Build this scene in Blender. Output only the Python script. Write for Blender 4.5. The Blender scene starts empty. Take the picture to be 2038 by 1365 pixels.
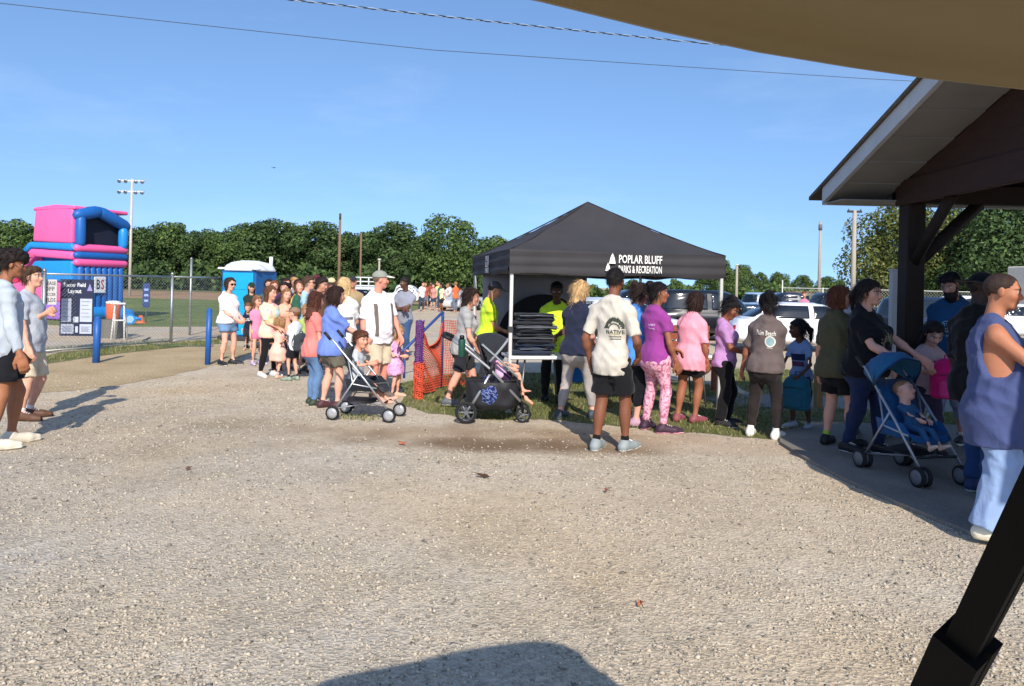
import bpy, bmesh, math, random
import numpy as np
from mathutils import Vector, Matrix
from mathutils.bvhtree import BVHTree
R = math.radians
SC = bpy.context.scene
COL = SC.collection
random.seed(7)
RNG = np.random.default_rng(11)

# ---------------------------------------------------------------- camera, sky, sun, exposure
CAM_H, FOC, CX, HY, ROLL = 1.68, 1480.0, 1019.0, 566.0, R(1.3)
cam_d = bpy.data.cameras.new('camera')
cam_d.sensor_width = 36.0
cam_d.lens = FOC / 2038.0 * 36.0
cam_d.shift_y = -(682.5 - HY) / 2038.0
cam_d.clip_start, cam_d.clip_end = 0.05, 3000.0
cam = bpy.data.objects.new('camera', cam_d)
COL.objects.link(cam)
cam.location = (0, 0, CAM_H)
cam.rotation_euler = (Matrix.Rotation(R(90), 4, 'X') @ Matrix.Rotation(ROLL, 4, 'Z')).to_euler()
SC.camera = cam

SUN_AZ, SUN_EL = R(8.0), R(34.5)        # the sun stands behind the viewer, a little to the right
world = bpy.data.worlds.new('World')
SC.world = world
world.use_nodes = True
wn, wl = world.node_tree.nodes, world.node_tree.links
wn.clear()
sky = wn.new('ShaderNodeTexSky'); sky.sky_type = 'NISHITA'; sky.sun_disc = False
sky.sun_elevation = SUN_EL; sky.sun_rotation = math.pi - SUN_AZ
sky.altitude = 100; sky.air_density = 1.0; sky.dust_density = 0.6; sky.ozone_density = 4.0
wtc = wn.new('ShaderNodeTexCoord')
wmap = wn.new('ShaderNodeMapping'); wmap.inputs['Scale'].default_value = (2.2, 2.2, 9.0)
wno = wn.new('ShaderNodeTexNoise'); wno.inputs['Scale'].default_value = 1.3; wno.inputs['Detail'].default_value = 7
wno.inputs['Roughness'].default_value = 0.6
wr = wn.new('ShaderNodeMapRange'); wr.inputs[1].default_value = 0.52; wr.inputs[2].default_value = 0.82
wr.inputs[3].default_value = 0.0; wr.inputs[4].default_value = 0.12
wmix = wn.new('ShaderNodeMix'); wmix.data_type = 'RGBA'
wmix.inputs[7].default_value = (8.2, 8.8, 9.6, 1)
bg = wn.new('ShaderNodeBackground'); bg.inputs['Strength'].default_value = 0.125
wo = wn.new('ShaderNodeOutputWorld')
wl.new(wtc.outputs['Generated'], wmap.inputs['Vector']); wl.new(wmap.outputs[0], wno.inputs['Vector'])
wl.new(wno.outputs['Fac'], wr.inputs[0]); wl.new(wr.outputs[0], wmix.inputs[0])
wsx = wn.new('ShaderNodeSeparateXYZ'); wl.new(wtc.outputs['Generated'], wsx.inputs[0])
wma = wn.new('ShaderNodeMath'); wma.operation = 'MULTIPLY_ADD'; wma.inputs[1].default_value = 0.80; wma.inputs[2].default_value = 0.17
wl.new(wsx.outputs[2], wma.inputs[0])
wcx = wn.new('ShaderNodeCombineXYZ'); wl.new(wsx.outputs[0], wcx.inputs[0]); wl.new(wsx.outputs[1], wcx.inputs[1]); wl.new(wma.outputs[0], wcx.inputs[2])
wl.new(wcx.outputs[0], sky.inputs[0])
whs = wn.new('ShaderNodeHueSaturation'); whs.inputs['Saturation'].default_value = 1.04; whs.inputs['Value'].default_value = 1.32
wl.new(sky.outputs[0], whs.inputs['Color']); wl.new(whs.outputs[0], wmix.inputs[6]); wl.new(wmix.outputs[2], bg.inputs[0]); wl.new(bg.outputs[0], wo.inputs[0])

sun_d = bpy.data.lights.new('sun', 'SUN'); sun_d.energy = 4.4; sun_d.angle = R(0.5); sun_d.color = (1.0, 0.925, 0.825)
sun = bpy.data.objects.new('sun', sun_d); COL.objects.link(sun); sun.location = (5, -30, 24)
sdir = Vector((-math.sin(SUN_AZ) * math.cos(SUN_EL), math.cos(SUN_AZ) * math.cos(SUN_EL), -math.sin(SUN_EL)))
sun.rotation_euler = sdir.to_track_quat('-Z', 'Y').to_euler()
vs = SC.view_settings
vs.view_transform = 'Standard'; vs.look = 'None'; vs.exposure = 0.3; vs.gamma = 1.0; vs.use_curve_mapping = False
SC.cycles.max_bounces = 5; SC.cycles.diffuse_bounces = 3; SC.cycles.transparent_max_bounces = 12

# ---------------------------------------------------------------- helpers
def at(px, py, z=0.0):
    """point of the plane of height z that the photograph shows at (px, py)"""
    iu, iv = (px - CX) / FOC, (HY - py) / FOC
    u = iu * math.cos(ROLL) - iv * math.sin(ROLL)
    v = iu * math.sin(ROLL) + iv * math.cos(ROLL)
    d = (z - CAM_H) / v
    return Vector((u * d, d, z))

def aty(px, py, D):
    iu, iv = (px - CX) / FOC, (HY - py) / FOC
    u = iu * math.cos(ROLL) - iv * math.sin(ROLL)
    v = iu * math.sin(ROLL) + iv * math.cos(ROLL)
    return Vector((u * D, D, CAM_H + v * D))

def lin(c):
    if isinstance(c, str):
        c = [int(c[i:i + 2], 16) for i in (0, 2, 4)]
    return tuple((v / 255 / 12.92) if v / 255 <= 0.04045 else ((v / 255 + 0.055) / 1.055) ** 2.4 for v in c)

MATS = {}
def mat(key, col, rough=0.6, metal=0.0, var=0.12, vscale=6.0, bump=0.0, bscale=60.0, spec=0.4, vcol=False, sss=0.0, stretch=None, alpha=None, sheen=0.0, coat=0.0, bdist=0.01):
    """one procedural principled material; col in sRGB hex or 0-255"""
    if key in MATS:
        return MATS[key]
    m = bpy.data.materials.new(key); m.use_nodes = True
    n, l = m.node_tree.nodes, m.node_tree.links
    b = n['Principled BSDF']
    c = lin(col)
    b.inputs['Roughness'].default_value = rough; b.inputs['Metallic'].default_value = metal
    b.inputs['Specular IOR Level'].default_value = spec
    tc = n.new('ShaderNodeTexCoord')
    src = tc.outputs['Object']
    if stretch:
        mp = n.new('ShaderNodeMapping'); mp.inputs['Scale'].default_value = stretch
        l.new(src, mp.inputs[0]); src = mp.outputs[0]
    no = n.new('ShaderNodeTexNoise'); no.inputs['Scale'].default_value = vscale; no.inputs['Detail'].default_value = 5
    l.new(src, no.inputs['Vector'])
    mr = n.new('ShaderNodeMapRange'); mr.inputs[1].default_value = 0.25; mr.inputs[2].default_value = 0.75
    mr.inputs[3].default_value = 1 - var; mr.inputs[4].default_value = 1 + var
    l.new(no.outputs['Fac'], mr.inputs[0])
    mx = n.new('ShaderNodeVectorMath'); mx.operation = 'SCALE'
    mx.inputs[0].default_value = c
    if vcol:
        at_ = n.new('ShaderNodeVertexColor'); at_.layer_name = 'Col'
        l.new(at_.outputs[0], mx.inputs[0])
    l.new(mr.outputs[0], mx.inputs['Scale'])
    l.new(mx.outputs[0], b.inputs['Base Color'])
    if bump:
        n2 = n.new('ShaderNodeTexNoise'); n2.inputs['Scale'].default_value = bscale; n2.inputs['Detail'].default_value = 3; n2.inputs['Distortion'].default_value = 0.8 if bdist > 0.015 else 0.0
        l.new(src, n2.inputs['Vector'])
        bp = n.new('ShaderNodeBump'); bp.inputs['Strength'].default_value = bump; bp.inputs['Distance'].default_value = bdist
        l.new(n2.outputs['Fac'], bp.inputs['Height']); l.new(bp.outputs[0], b.inputs['Normal'])
    if sss:
        b.inputs['Subsurface Weight'].default_value = sss
        b.inputs['Subsurface Radius'].default_value = (0.012, 0.005, 0.003)
        b.inputs['Subsurface Scale'].default_value = 1.0
    if sheen:
        b.inputs['Sheen Weight'].default_value = sheen
    if coat:
        b.inputs['Coat Weight'].default_value = coat; b.inputs['Coat Roughness'].default_value = 0.08
    if alpha is not None:
        b.inputs['Alpha'].default_value = alpha
    MATS[key] = m
    return m

def fabric(col, rough=0.9):
    k = col if isinstance(col, str) else '%d_%d_%d' % tuple(col)
    return mat('fabric_' + k, col, rough, var=0.12, vscale=9, bump=0.55, bscale=11, spec=0.12, sheen=0.1, bdist=0.02, stretch=(1.0, 1.0, 0.75))
def skin(col):
    k = col if isinstance(col, str) else '%d_%d_%d' % tuple(col)
    return mat('skin_' + k, col, 0.6, var=0.06, vscale=20, bump=0.05, bscale=150, vcol=True, spec=0.35)
def plain(col, rough=0.5, metal=0.0, var=0.08):
    k = col if isinstance(col, str) else '%d_%d_%d' % tuple(col)
    return mat('plain_%s_%d_%d' % (k, rough * 100, metal * 100), col, rough, metal, var=var)

def tag(o, label=None, cat=None, group=None, kind=None):
    if label: o['label'] = label
    if cat: o['category'] = cat
    if group: o['group'] = group
    if kind: o['kind'] = kind
    return o

def root(name, loc, rz=0.0, label=None, cat=None, group=None):
    o = bpy.data.objects.new(name, None); COL.objects.link(o)
    o.empty_display_size = 0.1
    o.location = loc; o.rotation_euler = (0, 0, rz)
    return tag(o, label, cat, group)

def link(name, me, m=None, parent=None, smooth=False):
    if m is not None and not me.materials:
        me.materials.append(m)
    o = bpy.data.objects.new(name, me); COL.objects.link(o)
    if parent is not None:
        o.parent = parent
    if smooth:
        me.polygons.foreach_set('use_smooth', [True] * len(me.polygons))
    return o

def quads_mesh(name, V, F):
    """fast mesh from an (n,3) and an (m,k) array, k fixed"""
    me = bpy.data.meshes.new(name)
    V = np.asarray(V, np.float32); F = np.asarray(F, np.int32)
    k = F.shape[1]
    me.vertices.add(len(V)); me.vertices.foreach_set('co', V.ravel())
    me.loops.add(F.size); me.loops.foreach_set('vertex_index', F.ravel())
    me.polygons.add(len(F)); me.polygons.foreach_set('loop_start', np.arange(0, F.size, k, dtype=np.int32))
    me.update(calc_edges=True)
    return me

class MB:
    """collects simple shapes into one mesh"""
    def __init__(s): s.V = []; s.F = []; s.S = []
    def raw(s, V, F, smooth=False):
        o = len(s.V); s.V += [tuple(v) for v in V]
        s.F += [tuple(i + o for i in f) for f in F]; s.S += [smooth] * len(F)
        return s
    def box(s, lo, hi, M=None, bev=0.0):
        x0, y0, z0 = lo; x1, y1, z1 = hi
        if bev > 0:
            b = min(bev, (x1 - x0) / 2.01, (y1 - y0) / 2.01, (z1 - z0) / 2.01)
            V = []; idx = {}
            for i, (X, sx) in enumerate(((x0, 1), (x1, -1))):
                for j, (Y, sy) in enumerate(((y0, 1), (y1, -1))):
                    for k, (Z, sz) in enumerate(((z0, 1), (z1, -1))):
                        for a, p in enumerate(((X, Y + sy * b, Z + sz * b), (X + sx * b, Y, Z + sz * b), (X + sx * b, Y + sy * b, Z))):
                            idx[i, j, k, a] = len(V); V.append(p)
            F = []
            def q(*t): F.append([idx[u] for u in t])
            for i in (0, 1):
                f = [(i, 0, 0, 0), (i, 1, 0, 0), (i, 1, 1, 0), (i, 0, 1, 0)]; q(*(f[::-1] if i == 0 else f))
                f = [(0, i, 0, 1), (1, i, 0, 1), (1, i, 1, 1), (0, i, 1, 1)]; q(*(f if i == 0 else f[::-1]))
                f = [(0, 0, i, 2), (1, 0, i, 2), (1, 1, i, 2), (0, 1, i, 2)]; q(*(f[::-1] if i == 0 else f))
            for a in (0, 1):
                for c in (0, 1):
                    f = [(a, c, 0, 0), (a, c, 1, 0), (a, c, 1, 1), (a, c, 0, 1)]; q(*(f if (a ^ c) else f[::-1]))
                    f = [(a, 0, c, 0), (a, 1, c, 0), (a, 1, c, 2), (a, 0, c, 2)]; q(*(f[::-1] if (a ^ c) else f))
                    f = [(0, a, c, 1), (1, a, c, 1), (1, a, c, 2), (0, a, c, 2)]; q(*(f if (a ^ c) else f[::-1]))
                    for d in (0, 1):
                        f = [(a, c, d, 0), (a, c, d, 1), (a, c, d, 2)]; q(*(f if (a ^ c ^ d) else f[::-1]))
        else:
            V = [(x, y, z) for x in (x0, x1) for y in (y0, y1) for z in (z0, z1)]
            F = [(0, 1, 3, 2), (4, 6, 7, 5), (0, 4, 5, 1), (2, 3, 7, 6), (0, 2, 6, 4), (1, 5, 7, 3)]
        if M is not None: V = [M @ Vector(v) for v in V]
        return s.raw(V, F)
    def tube(s, pts, r, n=8, cap=True, close=False, flat=1.0):
        pts = [Vector(p) for p in pts]
        rs = r if isinstance(r, (list, tuple)) else [r] * len(pts)
        m = len(pts); V = []; F = []; ref = None
        for i, p in enumerate(pts):
            if close: d = pts[(i + 1) % m] - pts[i - 1]
            else: d = pts[min(i + 1, m - 1)] - pts[max(i - 1, 0)]
            d.normalize()
            if ref is None:
                ref = Vector((0, 0, 1)) if abs(d.z) < 0.9 else Vector((0, 1, 0))
            a = d.cross(ref)
            if a.length < 1e-4: a = d.cross(Vector((1, 0.3, 0)))
            a.normalize(); b = a.cross(d); ref = b
            for k in range(n):
                t = 2 * math.pi * k / n
                V.append(p + a * (math.cos(t) * rs[i]) + b * (math.sin(t) * rs[i] * flat))
        for i in range(m if close else m - 1):
            for k in range(n):
                k2 = (k + 1) % n; i2 = (i + 1) % m
                F.append((i * n + k, i * n + k2, i2 * n + k2, i2 * n + k))
        if cap and not close:
            s.raw(V, F, True)
            o = len(s.V) - len(V)
            s.F.append(tuple(o + k for k in range(n))[::-1]); s.S.append(False)
            s.F.append(tuple(o + (m - 1) * n + k for k in range(n))); s.S.append(False)
            return s
        return s.raw(V, F, True)
    def cyl(s, c, ax, r, h, n=20, r2=None):
        ax = Vector(ax).normalized(); c = Vector(c)
        return s.tube([c - ax * (h / 2), c + ax * (h / 2)], [r, r if r2 is None else r2], n)
    def lathe(s, prof, n=20, M=None):
        V = []; F = []
        for (r, z) in prof:
            for k in range(n):
                t = 2 * math.pi * k / n; V.append(Vector((r * math.cos(t), r * math.sin(t), z)))
        for i in range(len(prof) - 1):
            for k in range(n):
                F.append((i * n + k, i * n + (k + 1) % n, (i + 1) * n + (k + 1) % n, (i + 1) * n + k))
        F.append(tuple(range(n))[::-1]); F.append(tuple((len(prof) - 1) * n + k for k in range(n)))
        if M is not None: V = [M @ v for v in V]
        return s.raw(V, F, True)
    def prism(s, poly, axis, a, b, M=None):
        """extrude a 2-D polygon along an axis from a to b"""
        n = len(poly)
        def P(p, t): return {'x': (t, p[0], p[1]), 'y': (p[0], t, p[1]), 'z': (p[0], p[1], t)}[axis]
        V = [P(p, a) for p in poly] + [P(p, b) for p in poly]
        F = [tuple(range(n)), tuple(range(2 * n - 1, n - 1, -1))] + [(i, i + n, (i + 1) % n + n, (i + 1) % n) for i in range(n)]
        if M is not None: V = [M @ Vector(v) for v in V]
        return s.raw(V, F)
    def grid(s, P, smooth=True, thick=None):
        """P: rows x cols of points"""
        r, c = len(P), len(P[0])
        V = [p for row in P for p in row]
        F = [(i * c + j, i * c + j + 1, (i + 1) * c + j + 1, (i + 1) * c + j) for i in range(r - 1) for j in range(c - 1)]
        if thick is not None:
            t = Vector(thick); n = len(V)
            V = V + [tuple(Vector(p) + t) for p in V]
            F = F + [tuple(i + n for i in f[::-1]) for f in F]
            rim = [(0, j) for j in range(c)] + [(i, c - 1) for i in range(1, r)] + [(r - 1, j) for j in range(c - 2, -1, -1)] + [(i, 0) for i in range(r - 2, 0, -1)]
            rim = [i * c + j for i, j in rim]
            F += [(rim[k], rim[(k + 1) % len(rim)], rim[(k + 1) % len(rim)] + n, rim[k] + n)[::-1] for k in range(len(rim))]
        return s.raw(V, F, smooth)
    def build(s, name, m=None, parent=None, fix=True):
        me = bpy.data.meshes.new(name)
        me.from_pydata(s.V, [], s.F)
        me.polygons.foreach_set('use_smooth', s.S)
        if fix:
            bm = bmesh.new(); bm.from_mesh(me); bmesh.ops.recalc_face_normals(bm, faces=bm.faces); bm.to_mesh(me); bm.free()
        me.update()
        return link(name, me, m, parent)

def copy_tree(o, parent=None):
    c = o.copy(); COL.objects.link(c); c.parent = parent
    for ch in list(o.children): copy_tree(ch, c)
    return c

FONT_CACHE = {}
def text_tris(txt, size, bold=False, spacing=1.0):
    """triangles of a line of lettering, centred, as (verts2d, faces)"""
    cu = bpy.data.curves.new('lettering', 'FONT'); cu.body = txt; cu.size = size
    cu.align_x = 'CENTER'; cu.align_y = 'CENTER'; cu.space_character = spacing; cu.resolution_u = 2
    if bold: cu.offset = size * 0.018
    ob = bpy.data.objects.new('lettering', cu); COL.objects.link(ob)
    dg = bpy.context.evaluated_depsgraph_get()
    me = bpy.data.meshes.new_from_object(ob.evaluated_get(dg))
    V = [(v.co.x, v.co.y) for v in me.vertices]; F = [tuple(p.vertices) for p in me.polygons]
    bpy.data.objects.remove(ob); bpy.data.curves.remove(cu); bpy.data.meshes.remove(me)
    return V, F

# ---------------------------------------------------------------- distance-field modelling
class Grid:
    def __init__(s, lo, hi, h):
        s.h = h; s.lo = np.asarray(lo, float) - 2.5 * h
        n = np.ceil((np.asarray(hi, float) + 2.5 * h - s.lo) / h).astype(int) + 1
        s.ax = [(s.lo[i] + h * np.arange(n[i])).astype(np.float32) for i in range(3)]
        s.f = np.full(n, 0.5, np.float32)
    def open(s, sl=(slice(None),) * 3):
        return s.ax[0][sl[0]][:, None, None], s.ax[1][sl[1]][None, :, None], s.ax[2][sl[2]][None, None, :]
    def add(s, prim):
        fn, lo, hi, k, mode = prim
        m = max(k, 0.0) + 2.5 * s.h
        sl = []
        for i in range(3):
            a = int(np.searchsorted(s.ax[i], lo[i] - m)); b = int(np.searchsorted(s.ax[i], hi[i] + m))
            if b <= a: return
            sl.append(slice(a, b))
        sl = tuple(sl)
        d = fn(*s.open(sl)).astype(np.float32)
        g = s.f[sl]
        if mode == '+':
            if k > 0:
                h = np.maximum(k - np.abs(g - d), 0) / k
                s.f[sl] = np.minimum(g, d) - h * h * (k * 0.25)
            else: s.f[sl] = np.minimum(g, d)
        else:
            d = -d
            if k > 0:
                h = np.maximum(k - np.abs(g - d), 0) / k
                s.f[sl] = np.maximum(g, d) + h * h * (k * 0.25)
            else: s.f[sl] = np.maximum(g, d)

CORN = np.array([(i, j, k) for i in (0, 1) for j in (0, 1) for k in (0, 1)])
EDG = [(0, 1), (2, 3), (4, 5), (6, 7), (0, 2), (1, 3), (4, 6), (5, 7), (0, 4), (1, 5), (2, 6), (3, 7)]
def surface(g):
    f = g.f; ins = f < 0
    c = sum(ins[i:i + ins.shape[0] - 1, j:j + ins.shape[1] - 1, k:k + ins.shape[2] - 1].astype(np.int8) for i, j, k in CORN)
    I = np.argwhere((c > 0) & (c < 8))
    if len(I) == 0: return None
    idx = -np.ones(c.shape, np.int32); idx[I[:, 0], I[:, 1], I[:, 2]] = np.arange(len(I))
    val = np.stack([f[I[:, 0] + i, I[:, 1] + j, I[:, 2] + k] for i, j, k in CORN], 1)
    acc = np.zeros((len(I), 3)); cnt = np.zeros(len(I))
    for a, b in EDG:
        va, vb = val[:, a], val[:, b]
        m = (va < 0) != (vb < 0)
        t = np.where(m, va / np.where(m, va - vb, 1), 0)
        acc += np.where(m[:, None], CORN[a] + t[:, None] * (CORN[b] - CORN[a]), 0); cnt += m
    V = g.lo + g.h * (I + acc / cnt[:, None])
    Q = []
    for ax in range(3):
        a1, a2 = (ax + 1) % 3, (ax + 2) % 3
        s0 = [slice(None)] * 3; s1 = [slice(None)] * 3
        s0[ax] = slice(0, -1); s1[ax] = slice(1, None)
        E = np.argwhere(ins[tuple(s0)] != ins[tuple(s1)])
        ok = (E[:, a1] > 0) & (E[:, a2] > 0) & (E[:, a1] < f.shape[a1] - 1) & (E[:, a2] < f.shape[a2] - 1)
        E = E[ok]
        if not len(E): continue
        o1 = np.zeros(3, int); o1[a1] = 1; o2 = np.zeros(3, int); o2[a2] = 1
        q = np.stack([idx[tuple((E - o1 - o2).T)], idx[tuple((E - o2).T)], idx[tuple(E.T)], idx[tuple((E - o1).T)]], 1)
        fl = ~ins[tuple(E.T)]
        q[fl] = q[fl][:, ::-1]
        Q.append(q)
    return V, np.concatenate(Q)

def cone(a, b, ra, rb, k=0.03, cap=False, mode='+'):
    a = np.asarray(a, float); b = np.asarray(b, float); ba = b - a; L = float(np.dot(ba, ba)) + 1e-9; ln = math.sqrt(L)
    def fn(X, Y, Z):
        px, py, pz = X - a[0], Y - a[1], Z - a[2]
        t = (px * ba[0] + py * ba[1] + pz * ba[2]) / L
        tc = np.clip(t, 0, 1)
        d = np.sqrt((px - tc * ba[0]) ** 2 + (py - tc * ba[1]) ** 2 + (pz - tc * ba[2]) ** 2) - (ra + tc * (rb - ra))
        if cap:
            t2 = np.maximum(t, 0)
            d2 = np.sqrt((px - t2 * ba[0]) ** 2 + (py - t2 * ba[1]) ** 2 + (pz - t2 * ba[2]) ** 2) - (ra + t2 * (rb - ra))
            d = np.maximum(d2, (t - 1) * ln)
        return d
    r = max(ra, rb)
    return (fn, np.minimum(a, b) - r, np.maximum(a, b) + r, k, mode)

def ell(c, r, k=0.03, M=None, mode='+'):
    """ellipsoid; M: 3x3 whose columns are its axes"""
    c = np.asarray(c, float); r = np.asarray(r, float)
    A = np.eye(3) if M is None else np.asarray(M, float)
    def fn(X, Y, Z):
        p = (X - c[0], Y - c[1], Z - c[2])
        q = [(p[0] * A[0, i] + p[1] * A[1, i] + p[2] * A[2, i]) / r[i] for i in range(3)]
        n = np.sqrt(q[0] ** 2 + q[1] ** 2 + q[2] ** 2)
        return (n - 1) * (min(r) * 0.6 + 0.4 * sorted(r)[1])
    ext = np.abs(A) @ r
    return (fn, c - ext, c + ext, k, mode)

def loft(o, A, zs, a, b, yo=None, k=0.03, p=2.3, flat=True):
    """stack of (super)ellipses along the third column of A from o"""
    o = np.asarray(o, float); A = np.asarray(A, float)
    zs = np.asarray(zs, float); a = np.asarray(a, float); b = np.asarray(b, float)
    yo = np.zeros(len(zs)) if yo is None else np.asarray(yo, float)
    def fn(X, Y, Z):
        P = (X - o[0], Y - o[1], Z - o[2])
        x, y, z = [P[0] * A[0, i] + P[1] * A[1, i] + P[2] * A[2, i] for i in range(3)]
        aa = np.interp(z, zs, a); bb = np.interp(z, zs, b); yy = np.interp(z, zs, yo)
        n = (np.abs(x / aa) ** p + np.abs((y - yy) / bb) ** p) ** (1 / p)
        d = (n - 1) * np.minimum(aa, bb)
        return np.maximum(d, np.maximum(zs[0] - z, z - zs[-1]))
    mx = max(a.max(), b.max() + np.abs(yo).max())
    e0, e1 = o + A[:, 2] * zs[0], o + A[:, 2] * zs[-1]
    ext = np.abs(A[:, 0]) * a.max() + np.abs(A[:, 1]) * (b.max() + np.abs(yo).max())
    return (fn, np.minimum(e0, e1) - ext, np.maximum(e0, e1) + ext, k, '+')

def solid(prims, h, post=None):
    lo = np.min([p[1] for p in prims if p[4] == '+'], 0); hi = np.max([p[2] for p in prims if p[4] == '+'], 0)
    g = Grid(lo, hi, h)
    for p in prims: g.add(p)
    if post is not None: g.f = post(g.f, *g.open())
    r = surface(g)
    return r if r is not None else (np.zeros((0, 3)), np.zeros((0, 4), int))

def solid_obj(name, prims, h, m, parent=None, post=None):
    V, F = solid(prims, h, post)
    me = quads_mesh(name, V, F)
    return link(name, me, m, parent, True)
# ================================================================ THE SETTING
def nodes_mat(name):
    m = bpy.data.materials.new(name); m.use_nodes = True
    return m, m.node_tree.nodes, m.node_tree.links, m.node_tree.nodes['Principled BSDF']
def N(n, kind, **kw):
    x = n.new(kind)
    for k, v in kw.items():
        if k.startswith('i_'):
            x.inputs[int(k[2:]) if k[2:].isdigit() else k[2:].replace('_', ' ')].default_value = v
        else: setattr(x, k, v)
    return x
def ramp(n, l, src, stops):
    r = n.new('ShaderNodeValToRGB'); e = r.color_ramp.elements
    while len(e) < len(stops): e.new(0.5)
    for i, (p, c) in enumerate(stops):
        e[i].position = p; e[i].color = (*lin(c), 1)
    l.new(src, r.inputs[0]); return r.outputs[0]
def mixc(n, l, fac, a, b, mode='MIX'):
    x = n.new('ShaderNodeMix'); x.data_type = 'RGBA'; x.blend_type = mode
    if isinstance(fac, (int, float)): x.inputs[0].default_value = fac
    else: l.new(fac, x.inputs[0])
    for s, i in ((a, 6), (b, 7)):
        if isinstance(s, str): x.inputs[i].default_value = (*lin(s), 1)
        else: l.new(s, x.inputs[i])
    return x.outputs[2]

def gravel_material():
    m, n, l, b = nodes_mat('gravel'); b.inputs['Roughness'].default_value = 0.95; b.inputs['Specular IOR Level'].default_value = 0.15
    g = N(n, 'ShaderNodeNewGeometry'); pos = g.outputs['Position']
    big = N(n, 'ShaderNodeTexNoise', i_Scale=0.33, i_Detail=5.0); l.new(pos, big.inputs['Vector'])
    base = ramp(n, l, big.outputs['Fac'], [(0.3, 'd8d2c8'), (0.5, 'ddd2c0'), (0.68, 'dfccb0')])
    v1 = N(n, 'ShaderNodeTexVoronoi', i_Scale=55.0); l.new(pos, v1.inputs['Vector'])
    v2 = N(n, 'ShaderNodeTexVoronoi', i_Scale=26.0); l.new(pos, v2.inputs['Vector'])
    sp = N(n, 'ShaderNodeSeparateColor'); l.new(v1.outputs['Color'], sp.inputs[0])
    sp2 = N(n, 'ShaderNodeSeparateColor'); l.new(v2.outputs['Color'], sp2.inputs[0])
    k1 = ramp(n, l, sp.outputs[0], [(0.0, '86827c'), (0.25, 'c8c2b8'), (0.75, 'e6dfd2'), (1.0, 'fffaf0')])
    k2 = ramp(n, l, sp2.outputs[0], [(0.0, 'a8a29a'), (0.5, 'dcd5c8'), (1.0, 'fbf4e8')])
    st = mixc(n, l, 0.45, k1, k2)
    c = mixc(n, l, 0.75, base, st, 'MULTIPLY')
    mid = N(n, 'ShaderNodeTexNoise', i_Scale=1.1, i_Detail=6.0, i_Roughness=0.7, i_Distortion=0.5); l.new(pos, mid.inputs['Vector'])
    c = mixc(n, l, 0.75, c, ramp(n, l, mid.outputs['Fac'], [(0.32, 'dcd8d0'), (0.5, 'f4f1ec'), (0.66, 'ffffff')]), 'MULTIPLY')
    # bare soil worn through the stones in front of the tent, and paler sand on the left
    sx = N(n, 'ShaderNodeSeparateXYZ'); l.new(pos, sx.inputs[0])
    wob = N(n, 'ShaderNodeTexNoise', i_Scale=1.3, i_Detail=6.0); l.new(pos, wob.inputs['Vector'])
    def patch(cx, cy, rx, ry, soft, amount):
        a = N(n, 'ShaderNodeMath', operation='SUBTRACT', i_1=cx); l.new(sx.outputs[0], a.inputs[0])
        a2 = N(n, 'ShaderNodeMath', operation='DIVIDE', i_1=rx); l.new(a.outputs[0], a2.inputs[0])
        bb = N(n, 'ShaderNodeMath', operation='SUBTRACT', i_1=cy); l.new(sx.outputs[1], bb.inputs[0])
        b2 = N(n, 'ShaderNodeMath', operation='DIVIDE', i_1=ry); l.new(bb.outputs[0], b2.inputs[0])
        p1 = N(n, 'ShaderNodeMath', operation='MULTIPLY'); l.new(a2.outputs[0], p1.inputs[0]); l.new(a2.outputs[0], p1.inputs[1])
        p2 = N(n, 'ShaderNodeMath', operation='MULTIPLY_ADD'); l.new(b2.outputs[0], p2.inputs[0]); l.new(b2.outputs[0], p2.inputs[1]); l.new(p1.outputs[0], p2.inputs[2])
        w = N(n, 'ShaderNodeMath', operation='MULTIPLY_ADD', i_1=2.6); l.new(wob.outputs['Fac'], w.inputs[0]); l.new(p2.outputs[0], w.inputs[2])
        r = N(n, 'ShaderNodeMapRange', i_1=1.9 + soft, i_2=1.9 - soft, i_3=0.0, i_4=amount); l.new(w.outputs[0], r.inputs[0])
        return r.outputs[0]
    soil = ramp(n, l, wob.outputs['Fac'], [(0.3, '8a7358'), (0.6, 'ac9478'), (0.8, 'bea88c')])
    c = mixc(n, l, patch(-0.2, 8.3, 2.6, 0.62, 0.6, 0.85), c, soil)
    c = mixc(n, l, patch(0.2, 7.75, 1.9, 0.42, 0.6, 1.0), c, '7d6750')
    c = mixc(n, l, patch(2.4, 8.0, 1.3, 0.5, 0.6, 0.6), c, 'bba58c')
    c = mixc(n, l, patch(-2.9, 8.7, 1.0, 0.4, 0.6, 0.6), c, '9d8a6d')
    c = mixc(n, l, patch(0.5, 5.6, 3.4, 0.9, 1.2, 0.3), c, 'c4aa88')
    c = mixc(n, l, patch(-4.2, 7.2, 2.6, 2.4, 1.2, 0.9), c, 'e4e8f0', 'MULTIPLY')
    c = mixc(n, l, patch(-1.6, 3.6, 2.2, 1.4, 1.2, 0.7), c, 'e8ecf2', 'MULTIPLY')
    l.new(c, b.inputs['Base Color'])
    bp = N(n, 'ShaderNodeBump', i_Strength=0.7, i_Distance=0.01); l.new(v1.outputs['Distance'], bp.inputs['Height'])
    n3 = N(n, 'ShaderNodeTexNoise', i_Scale=3.0, i_Detail=8.0); l.new(pos, n3.inputs['Vector'])
    bp2 = N(n, 'ShaderNodeBump', i_Strength=0.3, i_Distance=0.03); l.new(n3.outputs['Fac'], bp2.inputs['Height']); l.new(bp.outputs[0], bp2.inputs['Normal'])
    l.new(bp2.outputs[0], b.inputs['Normal'])
    return m

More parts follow.
